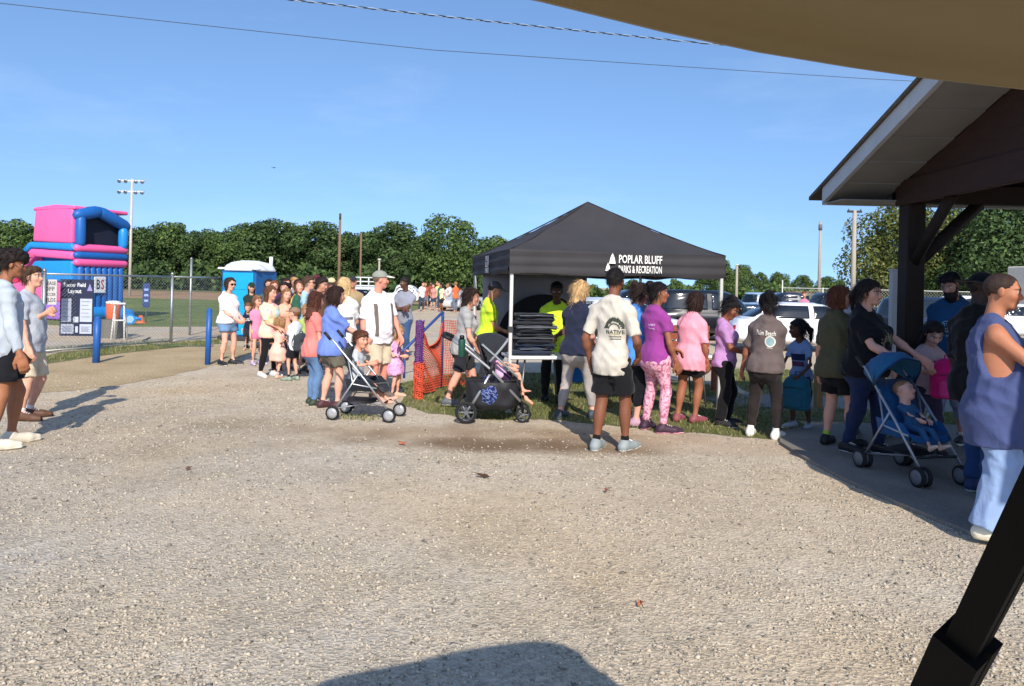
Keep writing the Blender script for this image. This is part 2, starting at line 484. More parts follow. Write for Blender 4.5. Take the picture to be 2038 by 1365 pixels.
def island_mat(name, stops, rough=0.9, trans=0.0, spec=0.2):
    m, n, l, b = nodes_mat(name); b.inputs['Roughness'].default_value = rough; b.inputs['Specular IOR Level'].default_value = spec
    g = N(n, 'ShaderNodeNewGeometry')
    c = ramp(n, l, g.outputs['Random Per Island'], stops)
    l.new(c, b.inputs['Base Color'])
    if trans:
        t = N(n, 'ShaderNodeBsdfTranslucent'); l.new(c, t.inputs[0])
        mx = N(n, 'ShaderNodeMixShader', i_0=trans); l.new(b.outputs[0], mx.inputs[1]); l.new(t.outputs[0], mx.inputs[2])
        l.new(mx.outputs[0], n['Material Output'].inputs[0])
    return m

def ground_mat(name, stops, scale=2.0, fine=40.0, rough=0.95, bump=0.5, bd=0.02):
    m, n, l, b = nodes_mat(name); b.inputs['Roughness'].default_value = rough; b.inputs['Specular IOR Level'].default_value = 0.15
    g = N(n, 'ShaderNodeNewGeometry'); pos = g.outputs['Position']
    a = N(n, 'ShaderNodeTexNoise', i_Scale=scale, i_Detail=8.0, i_Roughness=0.65); l.new(pos, a.inputs['Vector'])
    c = ramp(n, l, a.outputs['Fac'], stops)
    f = N(n, 'ShaderNodeTexNoise', i_Scale=fine, i_Detail=3.0); l.new(pos, f.inputs['Vector'])
    k = ramp(n, l, f.outputs['Fac'], [(0.3, 'b4b4b4'), (0.7, 'ffffff')])
    l.new(mixc(n, l, 0.8, c, k, 'MULTIPLY'), b.inputs['Base Color'])
    bp = N(n, 'ShaderNodeBump', i_Strength=bump, i_Distance=bd); l.new(f.outputs['Fac'], bp.inputs['Height']); l.new(bp.outputs[0], b.inputs['Normal'])
    return m

GRAVEL = gravel_material()
GRASSM = ground_mat('turf', [(0.3, '5e6440'), (0.5, '7a7a50'), (0.7, '9f9270')], 1.2, 30)
FIELDM = ground_mat('field_turf', [(0.3, '66753f'), (0.5, '76834a'), (0.7, '878d57')], 0.25, 3.0)
DIRTM = ground_mat('infield_dirt', [(0.3, 'a58563'), (0.7, 'bb9a76')], 0.3, 3.0)
CONC = ground_mat('concrete', [(0.3, '837e76'), (0.5, '938d84'), (0.7, 'a0998d')], 1.5, 60, 0.85, 0.2, 0.004)
SAND = ground_mat('sandy_path', [(0.3, 'ad9773'), (0.5, 'c2ab85'), (0.7, 'cdb791')], 0.8, 30)

def sheet(name, pts, z, m, jit=0.0, sub=1):
    P = []
    for i, p in enumerate(pts):
        q = pts[(i + 1) % len(pts)]
        for s in range(sub):
            t = s / sub
            P.append((p[0] * (1 - t) + q[0] * t + random.uniform(-jit, jit), p[1] * (1 - t) + q[1] * t + random.uniform(-jit, jit), z))
    me = bpy.data.meshes.new(name); me.from_pydata(P, [], [tuple(range(len(P)))])
    bm = bmesh.new(); bm.from_mesh(me); bmesh.ops.triangulate(bm, faces=bm.faces); bmesh.ops.recalc_face_normals(bm, faces=bm.faces)
    if sum(f.normal.z for f in bm.faces) < 0: bmesh.ops.reverse_faces(bm, faces=bm.faces)
    bm.to_mesh(me); bm.free()
    return tag(link(name, me, m), kind='structure')
g2 = lambda px, py: tuple(at(px, py)[:2])

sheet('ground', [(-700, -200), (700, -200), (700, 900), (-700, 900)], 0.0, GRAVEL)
sheet('ball_field', [(-90, 24.5), (-13, 24.5), (-7, 27), (-5.5, 40), (-6.5, 56), (-90, 56)], 0.006, FIELDM, 0.15, 5)
sheet('infield', [(-90, 56), (-6.5, 56), (-9, 84), (-90, 84)], 0.008, DIRTM, 0.1, 3)
sheet('far_meadow', [(-300, 84), (-9, 84), (-6, 95), (20, 95), (300, 150), (300, 400), (-300, 400)], 0.010, GRASSM)
LAWN = [g2(800, 806), g2(850, 822), g2(930, 832), g2(1010, 836), g2(1080, 834), g2(1150, 840), g2(1230, 848), g2(1300, 858), g2(1380, 862), g2(1460, 868), g2(1540, 876),
        (3.7, 9.0), (3.7, 12.0), (3.4, 13.4), (0.4, 14.2), (-1.3, 13.6), (-1.9, 12.0), g2(806, 775)]
sheet('lawn', LAWN, 0.004, GRASSM, 0.05, 4)
sheet('lawn', [(3.7, 9.6), (16, 9.6), (16, 10.4), (3.7, 10.6)], 0.005, GRASSM, 0.04, 6)
sheet('lawn', [(3.9, 11.9), (16, 11.7), (16, 15.5), (4.2, 15.8)], 0.005, GRASSM, 0.06, 6)
sheet('sidewalk', [(3.25, 10.6), (16, 10.4), (16, 11.7), (3.6, 11.9), (2.9, 11.4)], 0.012, CONC)
sheet('verge', [g2(60, 716), g2(120, 702), g2(240, 690), g2(345, 684), g2(440, 676), g2(440, 684), g2(330, 694), g2(240, 704), g2(150, 716), g2(60, 730)], 0.007, GRASSM, 0.03, 5)
sheet('sandy_path', [g2(-120, 720), g2(60, 722), g2(160, 712), g2(300, 694), g2(430, 686), g2(520, 690), g2(470, 716), g2(420, 728), g2(340, 748), g2(250, 765), g2(120, 780), g2(-120, 790)], 0.004, SAND, 0.05, 4)

# pavilion slab with a real edge
SLAB = [(3.34, 3.6), (3.27, 5.0), (3.08, 5.9), (2.98, 6.6), (2.94, 7.4), (2.96, 8.1), (3.12, 8.6), (3.5, 9.0), (4.2, 9.35), (14, 9.5), (14, -1.5), (3.4, -1.5)]
mb = MB().prism([p for p in SLAB], 'z', -0.1, 0.035)
tag(mb.build('slab', CONC), kind='structure')
SLZ = 0.035

# ---------------------------------------------------------------- loose stones and grass blades
def in_poly(x, y, P):
    c = np.zeros(len(x), bool); j = len(P) - 1
    for i in range(len(P)):
        xi, yi, xj, yj = P[i][0], P[i][1], P[j][0], P[j][1]
        m = ((yi > y) != (yj > y)) & (x < (xj - xi) * (y - yi) / (yj - yi + 1e-12) + xi)
        c ^= m; j = i
    return c

def scatter_gravel(n):
    D = 2.4 + (RNG.random(n) ** 1.55) * 10.0
    X = (RNG.random(n) * 2 - 1) * (0.78 * D + 0.6)
    ok = ~in_poly(X, D, SLAB) & ~in_poly(X, D, LAWN)
    e = ((X + 0.1) / 2.6) ** 2 + ((D - 8.2) / 0.75) ** 2
    ok &= (e > 1) | (RNG.random(n) < 0.25)
    pat = np.sin(X * 2.1 + 1.3 * np.sin(D * 1.7)) * np.cos(D * 2.3 + X * 0.7) + 0.5 * np.sin(5 * X + 3 * D)
    ok &= RNG.random(n) < 0.62 + 0.3 * pat
    X, D = X[ok], D[ok]; n = len(X)
    r = np.clip(RNG.lognormal(math.log(0.0075), 0.36, n), 0.0035, 0.019) * (0.8 + D * 0.03)
    base = np.array([(1, 0, 0), (0, 1, 0), (-1, 0, 0), (0, -1, 0), (0, 0, 1), (0, 0, -1), (.6, .6, .5), (-.6, -.55, .45)], float)
    base = base[:6]
    F0 = np.array([(0, 1, 4), (1, 2, 4), (2, 3, 4), (3, 0, 4), (1, 0, 5), (2, 1, 5), (3, 2, 5), (0, 3, 5)])
    V = base[None] * r[:, None, None] * (0.65 + 0.7 * RNG.random((n, 6, 1)))
    V[:, :, 0] *= 0.7 + 0.8 * RNG.random((n, 1)); V[:, :, 2] *= 0.55
    V += RNG.normal(0, 0.18, V.shape) * r[:, None, None]
    a = RNG.random(n) * 6.283; ca, sa = np.cos(a)[:, None], np.sin(a)[:, None]
    x, y = V[:, :, 0] * ca - V[:, :, 1] * sa, V[:, :, 0] * sa + V[:, :, 1] * ca
    V[:, :, 0] = x + X[:, None]; V[:, :, 1] = y + D[:, None]; V[:, :, 2] += r[:, None] * 0.18
    F = F0[None] + 6 * np.arange(n)[:, None, None]
    me = quads_mesh('loose_gravel', V.reshape(-1, 3), F.reshape(-1, 3))
    m = island_mat('gravel_stones', [(0.0, '6a655c'), (0.15, '968e82'), (0.4, 'b3a896'), (0.75, 'b9ae9c'), (0.95, 'c2b7a4'), (1.0, 'cac0ac')])
    o = link('loose_gravel', me, m)
    tag(o, 'pale loose gravel stones strewn over the open lot', 'gravel', kind='stuff')
scatter_gravel(118000)

def scatter_grass(name, polys, n, lo, hi, label, stops):
    xs, ys = [], []
    for P in polys:
        P = np.array(P); a, b = P.min(0), P.max(0)
        k = int(n * (b - a).prod() / sum((np.array(q).max(0) - np.array(q).min(0)).prod() for q in polys))
        x = a[0] + RNG.random(k) * (b[0] - a[0]); y = a[1] + RNG.random(k) * (b[1] - a[1])
        ok = in_poly(x, y, P)
        ok &= (np.sin(x * 3.1 + 2 * np.sin(y * 2.2)) * np.cos(y * 3.3 - x) + RNG.normal(0, 0.5, k)) > -0.45
        xs.append(x[ok]); ys.append(y[ok])
    x = np.concatenate(xs); y = np.concatenate(ys); n = len(x)
    h = lo + RNG.random(n) * (hi - lo); a = RNG.random(n) * 6.283; w = 0.004 + 0.004 * RNG.random(n)
    dx, dy = np.cos(a) * w, np.sin(a) * w
    lx, ly = RNG.normal(0, 0.5, n) * h, RNG.normal(0, 0.5, n) * h
    V = np.zeros((n, 3, 3)); V[:, 0] = np.stack([x - dx, y - dy, 0 * x + 0.003], 1); V[:, 1] = np.stack([x + dx, y + dy, 0 * x + 0.003], 1)
    V[:, 2] = np.stack([x + lx, y + ly, h], 1)
    me = quads_mesh(name, V.reshape(-1, 3), np.arange(3 * n).reshape(-1, 3))
    tag(link(name, me, island_mat(name + '_blades', stops, 0.7, 0.25)), label, 'grass', kind='stuff')
GSTOPS = [(0.0, '4a5a2c'), (0.45, '6c7a3e'), (0.75, '93905a'), (1.0, 'b4a678')]
scatter_grass('grass', [LAWN, [(3.7, 9.6), (9, 9.6), (9, 10.4), (3.7, 10.6)], [(3.9, 11.9), (11, 11.7), (11, 15.5), (4.2, 15.8)], [(-2.2, 9.0), (-1.6, 8.9), (-1.5, 9.2), (-2.1, 9.3)]], 60000, 0.02, 0.07,
              'short worn grass under and around the black tent', GSTOPS)
scatter_grass('verge_grass', [[g2(60, 716), g2(240, 692), g2(440, 676), g2(440, 684), g2(240, 702), g2(60, 728)], [g2(70, 704), g2(340, 682), g2(345, 676), g2(70, 697)]], 9000, 0.03, 0.12, 'thin dry grass along the foot of the chain-link fence', GSTOPS)

def fallen_leaf(px, py, col, label, s=0.05):
    p = at(px, py); t = root('fallen_leaf', (p.x, p.y, 0.012), random.random() * 6, label, 'leaf', 'dead leaves on the gravel')
    pts = []
    for i in range(14):
        a = i / 14 * 6.283; r = s * (0.65 + 0.35 * math.cos(3 * a)) * (1.3 if abs(math.sin(a)) < 0.4 else 0.9)
        pts.append((r * math.cos(a), r * 0.75 * math.sin(a), 0.012 * math.sin(a * 2) + 0.014))
    pts.append((0, 0, 0.022))
    MB().raw(pts, [(i, (i + 1) % 14, 14) for i in range(14)]).build('leaf_blade', plain(col, 0.8), t)
    MB().tube([(-s * 1.9, 0.005, 0.012), (0, 0, 0.024)], 0.002, 5).build('stalk', plain('4a3320', 0.8), t)
fallen_leaf(960, 951, '4a3220', 'dark brown dead leaf lying alone in mid gravel', 0.075)
fallen_leaf(1208, 982, '8a4a3a', 'small reddish dead leaf on gravel right of the dark one', 0.05)
fallen_leaf(800, 886, 'b05a3a', 'orange scrap of leaf on the bare soil left of centre', 0.055)
fallen_leaf(1274, 1208, 'a85f35', 'rust orange leaf on the near gravel right of the cart shadow', 0.035)
fallen_leaf(375, 936, '6a4a3c', 'brown dead leaf on the gravel at the left', 0.05)

# ---------------------------------------------------------------- trees
LEAF_A = island_mat('leaves_dark', [(0.0, '33462a'), (0.4, '415530'), (0.75, '4e6438'), (1.0, '627643')], 0.75, 0.15)
LEAF_B = island_mat('leaves_mid', [(0.0, '384b28'), (0.4, '4a6033'), (0.75, '5c723c'), (1.0, '74864a')], 0.75, 0.18)
LEAF_C = island_mat('leaves_olive', [(0.0, '3d4a24'), (0.4, '566231'), (0.75, '6f7740'), (1.0, '908c54')], 0.6, 0.28)
BARK = mat('bark', '5a4a3a', 0.9, var=0.3, vscale=6, bump=0.8, bscale=14)

def tree_meshes(key, seed, w, nl, ls, lowfrac=0.16, nclump=26, gap=0.0):
    """crown and trunk of a tree ten units high"""
    r = np.random.default_rng(seed); H = 10.0
    C = []; Rr = []
    for i in range(nclump):
        t = lowfrac + (1 - lowfrac) * (i + 0.5) / nclump
        prof = math.sin(math.pi * min(1, (t - lowfrac) / (1 - lowfrac) * 0.86 + 0.12)) ** 0.7
        a = i * 2.4 + r.normal(0, 0.5); rad = w * 0.5 * prof * (0.35 + 0.65 * r.random())
        C.append((rad * math.cos(a), rad * math.sin(a), H * t * 0.93)); Rr.append(w * (0.13 + 0.12 * r.random()) * (0.55 + 0.45 * prof))
    C = np.array(C); Rr = np.array(Rr)
    k = r.choice(nclump, nl, p=Rr ** 2 / (Rr ** 2).sum())
    d = r.normal(0, 1, (nl, 3)); d /= np.linalg.norm(d, axis=1)[:, None]
    rad = Rr[k] * (0.55 + 0.5 * r.random(nl) ** 0.6)
    ctr = C[k] + d * rad[:, None] * np.array([1, 1, 0.85])
    nrm = d + r.normal(0, 0.55, (nl, 3)) + np.array([0, 0, 0.25]); nrm /= np.linalg.norm(nrm, axis=1)[:, None]
    u = np.cross(nrm, r.normal(0, 1, (nl, 3))); u /= np.linalg.norm(u, axis=1)[:, None]; v = np.cross(nrm, u)
    s = ls * (0.55 + 0.9 * r.random(nl))[:, None]
    V = np.stack([ctr - u * s, ctr + v * s * 0.55, ctr + u * s, ctr - v * s * 0.55], 1)
    V[:, 1] += nrm * s * 0.15; V[:, 3] += nrm * s * 0.15
    crown = quads_mesh('crown', V.reshape(-1, 3), np.arange(4 * nl).reshape(-1, 4))
    mb = MB()
    mb.tube([(0, 0, -0.2), (0.05, 0.02, 2), (0.0, 0.1, 4.5), (0.1, 0, 7.5)], [0.26, 0.2, 0.15, 0.05], 8)
    for i in range(0, nclump, 3):
        c = C[i]; z0 = max(1.2, c[2] * 0.6)
        mb.tube([(0, 0, z0), (c[0] * 0.5, c[1] * 0.5, (z0 + c[2]) / 2 + 0.2), tuple(c)], [0.09, 0.06, 0.025], 5)
    o = mb.build('trunk', BARK); tm = o.data; bpy.data.objects.remove(o)
    return crown, tm
TM = [tree_meshes('a', 1, 7.0, 8500, 0.20), tree_meshes('b', 2, 8.5, 9500, 0.21, 0.10), tree_meshes('c', 3, 6.0, 7500, 0.19, 0.1),
      tree_meshes('d', 4, 7.8, 8800, 0.20, 0.2), tree_meshes('e', 5, 9.5, 10000, 0.22, 0.05, 30)]
def tree(var, X, D, h, leafm, label, group=None, wide=1.0, rz=None, meshes=None, name='broadleaf_tree'):
    cm, tm = meshes or TM[var]
    t = root(name, (X, D, 0), random.random() * 6.28 if rz is None else rz, label, 'tree', group)
    t.scale = (h / 10 * wide, h / 10 * wide, h / 10)
    if leafm not in cm.materials.values() if len(cm.materials) else True:
        if not len(cm.materials): cm.materials.append(leafm)
    c = link('crown', cm, None, t)
    c.material_slots[0].link = 'OBJECT'; c.material_slots[0].material = leafm
    link('trunk', tm, BARK, t)
    return t
def tree_px(var, px, ptop, D, leafm, label, group=None, wide=1.0):
    p = aty(px, ptop, D)
    return tree(var, p.x, D, p.z * 1.04, leafm, label, group, wide)
TG = 'trees of the far tree line'
# front row, seen one by one along the skyline from left to right
ROW = [(-45, 455, 96, 1, 'dark broad tree at far left of the tree line, behind the curly-haired youth'),
       (30, 438, 92, 4, 'rounded dark tree between the curly-haired youth and the pink slide'),
       (268, 452, 104, 0, 'tree of the far line right beside the white floodlight mast'),
       (300, 448, 108, 3, 'tree of the far line just right of the floodlight mast, flat topped'),
       (344, 442, 110, 1, 'tall rounded tree of the far line above the middle of the fence'),
       (392, 456, 107, 2, 'narrower lower tree of the far line above the second fence post'),
       (424, 457, 112, 0, 'low tree of the far line in the dip left of the blue toilet'),
       (462, 452, 106, 3, 'tree of the far line above the left edge of the blue toilet'),
       (500, 444, 110, 1, 'tall tree of the far line directly above the blue portable toilet'),
       (545, 437, 108, 4, 'broad tall tree of the far line right of the blue toilet'),
       (590, 444, 112, 0, 'tree of the far line above the crowd of queue heads'),
       (636, 440, 109, 1, 'tall tree of the far line left of the tallest wooden pole'),
       (694, 458, 106, 2, 'tree of the far line between the two wooden poles'),
       (738, 458, 110, 0, 'tree of the far line right of the shorter wooden pole'),
       (786, 441, 104, 1, 'tall full tree of the far line above the man in the cap'),
       (838, 468, 100, 3, 'lower tree of the far line left of the airy tall tree'),
       (985, 470, 112, 4, 'tree of the far line meeting the left corner of the black tent'),
       (1010, 500, 100, 0, 'low tree of the far line behind the tent corner')]
for i, (px, pt, D, v, lb) in enumerate(ROW):
    tree_px(v, px, pt + 3, D, (LEAF_A, LEAF_B)[i % 3 == 1], lb, TG, 1.12)
big = tree_meshes('big', 21, 9.0, 9000, 0.19, 0.12, 34)
p = aty(896, 430, 96); tree(0, p.x, 96, p.z * 1.03, LEAF_B, 'tallest airy tree in the far line, pale gaps in its crown, left of the tent', TG, 1.0, meshes=big)
for k in range(34):
    px = -60 + k * 33 + random.uniform(-8, 8)
    tree_px(k % 5, px, random.uniform(470, 492) + (14 if px > 820 else 0), 118 + random.uniform(0, 14), LEAF_A, 'dark tree deep inside the far tree line, only glimpsed between front crowns', 'inner trees of the far tree line', 1.2)
# undergrowth along the wood's foot
def undergrowth(name, x0, x1, D0, D1, h, n, label, m):
    x = x0 + RNG.random(n) * (x1 - x0); t = (x - x0) / (x1 - x0); y = D0 + (D1 - D0) * t + RNG.normal(0, 1.4, n)
    hh = h * (0.65 + 0.25 * np.sin(x * 0.9) + 0.2 * np.sin(x * 2.3 + 1)); z = RNG.random(n) ** 0.8 * hh
    d = RNG.normal(0, 1, (n, 3)) + np.array([0, -0.5, 0.4]); d /= np.linalg.norm(d, axis=1)[:, None]
    u = np.cross(d, RNG.normal(0, 1, (n, 3))); u /= np.linalg.norm(u, axis=1)[:, None]; v = np.cross(d, u)
    s = (0.2 + 0.3 * RNG.random(n))[:, None]; c = np.stack([x, y, z], 1)
    V = np.stack([c - u * s, c + v * s * .6, c + u * s, c - v * s * .6], 1)
    tag(link(name, quads_mesh(name, V.reshape(-1, 3), np.arange(4 * n).reshape(-1, 4)), m), label, 'undergrowth', kind='stuff')
undergrowth('undergrowth', -92, 6, 96, 98, 3.6, 26000, 'dense dark undergrowth along the foot of the far wood', LEAF_A)
# right side: smaller trees beyond the parked cars, a bigger one behind the pavilion post
RT = [(1440, 520, 95, 0, 1.0), (1478, 528, 110, 1, 1.0), (1400, 545, 110, 3, 1.1), (1515, 541, 115, 2, 1.1), (1548, 543, 105, 4, 0.9), (1598, 548, 120, 1, 1.0), (1648, 551, 115, 4, 1.0), (1672, 556, 130, 0, 1.0), (1350, 560, 110, 1, 1.0), (1290, 562, 112, 2, 1.2), (1235, 562, 112, 0, 1.2), (1575, 566, 140, 3, 1.2), (1625, 568, 140, 2, 1.2)]
RL = ['low tree just right of the black tent roof', 'rounded tree behind the leaning white pole right of the tent', 'low tree glimpsed under the right end of the tent valance', 'narrow tree above the woman with the bun in grey', 'pale green bushy tree above the white sedan roof', 'round small tree left of the tall bare pole', 'round tree between the two tall bare poles', 'far tree at the foot of the pole with a crossarm', 'low tree seen under the tent right of the purple shirt', 'low tree seen under the tent between two heads', 'low tree seen through the tent above the white windscreen', 'hazy low tree left of the tall bare pole foot', 'hazy low tree right of the tall bare pole foot']
for (px, pt, D, v, w), lb in zip(RT, RL): tree_px(v, px, pt, D, LEAF_B, lb, 'small trees beyond the parking lot', w)
nearA = tree_meshes('n1', 31, 9.0, 20000, 0.15, 0.08, 50); nearB = tree_meshes('n2', 32, 9.5, 20000, 0.15, 0.05, 52)
p = aty(1795, 405, 52); tree(0, p.x, 52, p.z * 1.02, LEAF_C, 'olive green sunlit tree behind the left pavilion post', 'trees behind the pavilion', 1.0, meshes=nearA)
p = aty(1905, 420, 56); tree(0, p.x, 56, p.z * 1.06, LEAF_C, 'olive tree seen under the pavilion roof right of the brace', 'trees behind the pavilion', 1.0, meshes=nearB)
p = aty(2010, 400, 47); tree(0, p.x, 47, p.z * 1.1, LEAF_A, 'dark green tree at the right edge under the pavilion roof', 'trees behind the pavilion', 1.05, meshes=nearB, rz=2.0)
undergrowth('undergrowth', 6, 66, 100, 104, 2.6, 9000, 'low green scrub behind the parked cars', LEAF_B)

# ---------------------------------------------------------------- poles and wires
WOODP = mat('pole_wood', '77604c', 0.9, var=0.25, vscale=3, stretch=(8, 8, 0.6), bump=0.4, bscale=12)
GREYP = mat('pole_grey', 'a39a8c', 0.8, var=0.2, vscale=3, stretch=(8, 8, 0.6))
GALV = mat('galvanised', 'a6a8a6', 0.45, 0.75, var=0.15, vscale=8)
def pole(px, ptop, D, r, m, label, name='utility_pole', top=None, cat='pole', px2=None):
    p = aty(px, ptop, D)
    t = root(name, (p.x, D, 0), 0, label, cat)
    MB().tube([(0, 0, -0.3), (0, 0, p.z * 0.5), (0, 0, p.z)], [r * 1.15, r, r * 0.8], 10).build('shaft', m, t)
    return t, p.z
t, h = pole(677, 437, 78, 0.15, WOODP, 'tall bare wooden pole against the trees above the queue')
MB().cyl((0, 0, h + 0.3), (0, 0, 1), 0.12, 0.7, 10).build('pole_cap', plain('3c3a38', 0.7), t)
t, h = pole(719, 462, 88, 0.13, WOODP, 'shorter thin wooden pole right of the tallest one')
MB().cyl((0, 0, h), (0, 0, 1), 0.13, 0.12, 10).build('pole_cap', plain('5c5a58', 0.7), t)
t, h = pole(755, 516, 60, 0.09, GREYP, 'short pale post rising behind the white cap')
MB().cyl((0, 0, h), (0, 0, 1), 0.12, 0.1, 10).build('pole_cap', plain('cfcfca', 0.7), t)
t, h = pole(1467, 527, 62, 0.11, GREYP, 'slim pale pole right of the tent above the parked dark vehicle')
MB().cyl((0, 0, h), (0, 0, 1), 0.13, 0.1, 10).build('pole_cap', plain('cfcfca', 0.7), t)
t, h = pole(1633, 441, 66, 0.13, GREYP, 'tall bare grey utility pole against open sky on the right')
MB().cyl((0, 0, h - 0.5), (0, 0, 1), 0.17, 0.5, 10).build('pole_band', plain('6e655c', 0.7), t)
t, h = pole(1701, 419, 44, 0.14, GREYP, 'grey utility pole with dark crossarm beside the pavilion')
MB().box((-0.42, -0.06, h - 0.12), (0.42, 0.06, h)).build('crossarm', plain('3c3834', 0.9), t)
for sx in (-0.36, 0.36): MB().lathe([(0.03, 0), (0.05, 0.04), (0.03, 0.1)], 8, Matrix.Translation((sx, 0, h))).build('insulator', plain('5d5a56', 0.4), t)

t, h = pole(263, 356, 62, 0.105, mat('mast_white', 'bcb6aa', 0.6, var=0.1), 'white floodlight mast with two rows of lamps beside the pink slide', 'floodlight_mast', cat='light mast')
for z in (h - 0.15, h - 1.05):
    MB().box((-1.05, -0.06, z - 0.06), (1.05, 0.06, z + 0.06)).build('crossarm', plain('cfcac0', 0.6), t)
    for x in (-0.95, -0.42, 0.42, 0.95):
        lp = MB().lathe([(0.06, 0.0), (0.13, 0.08), (0.16, 0.2), (0.16, 0.23)], 12, Matrix.Translation((x, -0.05, z)) @ Matrix.Rotation(R(115 if x < 0 else 125), 4, 'X')).build('lamp', plain('c9ccd0', 0.4, 0.4), t)
        MB().cyl((x, -0.05 - 0.205, z - 0.105), (0, 0.9, 0.42), 0.145, 0.02, 12).build('lamp_glass', plain('55606e', 0.15), lp)

def cable(name, pts, r, m, label, twist=None):
    t = root(name, pts[0], 0, label, 'cable')
    o = Vector(pts[0]); P = []
    for k in range(161):
        s = k / 160 * (len(pts) - 1); i = min(int(s), len(pts) - 2); f = s - i
        P.append(Vector(pts[i]).lerp(Vector(pts[i + 1]), f) - o)
    for k, p in enumerate(P): p.z -= 0.06 * math.sin(math.pi * k / 160)
    if not twist:
        MB().tube(P, r, 6).build('wire', m, t)
    else:
        Q1, Q2 = [], []
        n = 1600
        for k in range(n + 1):
            s = k / n * 160; i = min(int(s), 159); q = P[i].lerp(P[i + 1], s - i); a = k * 0.24
            off = Vector((0, math.cos(a), math.sin(a))) * r * 1.1
            Q1.append(q + off); Q2.append(q - off)
        MB().tube(Q1, r, 5).build('wire', m, t)
        MB().tube(Q2, r, 5).build('bare_wire', twist, t)
    return t
cable('power_line', [aty(-700, -62, 15.2), aty(0, 2, 15.2), aty(860, 94, 17), aty(1720, 153, 20), aty(2400, 192, 23)], 0.0075, plain('3c4450', 0.7), 'single thin dark power line crossing the whole sky')
cable('service_cable', [aty(-200, -95, 13), aty(600, -4, 13.3), aty(1340, 75, 15.5), aty(2300, 170, 19)], 0.0095, plain('1e2430', 0.6), 'twisted black and bare service cable below the cart roof', twist=plain('8fa0b4', 0.4))
p = aty(545, 334, 46); t = root('bird', p, 0.4, 'tiny dark bird flying alone in the left sky', 'bird')
V, F = solid([ell((0, 0, 0), (0.035, 0.1, 0.03), 0.02), cone((0, 0.06, 0.01), (0, 0.11, 0.015), 0.022, 0.018, 0.02), cone((0, -0.08, 0), (0, -0.17, 0), 0.018, 0.03, 0.01),
              ell((0.09, 0.01, 0.03), (0.1, 0.035, 0.008), 0.01), ell((-0.09, 0.01, 0.03), (0.1, 0.035, 0.008), 0.01)], 0.007)
link('body', quads_mesh('body', V, F), plain('23262e', 0.8), t, True)
# ================================================================ PAVILION, TENT, FENCES
PBROWN = mat('pavilion_brown', '35211a', 0.75, var=0.22, vscale=3, stretch=(1, 1, 6), bump=0.25, bscale=25)
DARKW = mat('stained_timber', '251b15', 0.8, var=0.25, vscale=3, stretch=(6, 6, 0.7), bump=0.3, bscale=20)
SOFF = mat('soffit_vinyl', '8b8983', 0.6, var=0.10, vscale=2.5)
FASC = mat('fascia_white', 'b6b9ba', 0.5, var=0.08, vscale=4)
SHING = mat('shingles', '5c5246', 0.95, var=0.3, vscale=14, bump=0.6, bscale=30)
pv = root('pavilion', (4.5, 5.35, 0), 0, 'brown timber picnic pavilion with grey gable soffit on the right', 'pavilion')
def pvb(mb, name, m, par=None):
    for i, v in enumerate(mb.V): mb.V[i] = (v[0] - 4.5, v[1] - 5.35, v[2])
    return mb.build(name, m, par or pv)
RIDGE, SL = 5.35, 0.335
def zs(D): return 2.776 + SL * (9.11 - RIDGE) - SL * abs(D - RIDGE)
X0, XW, XE = 3.80, 4.5, 13.2
DE = (1.59, 9.11)
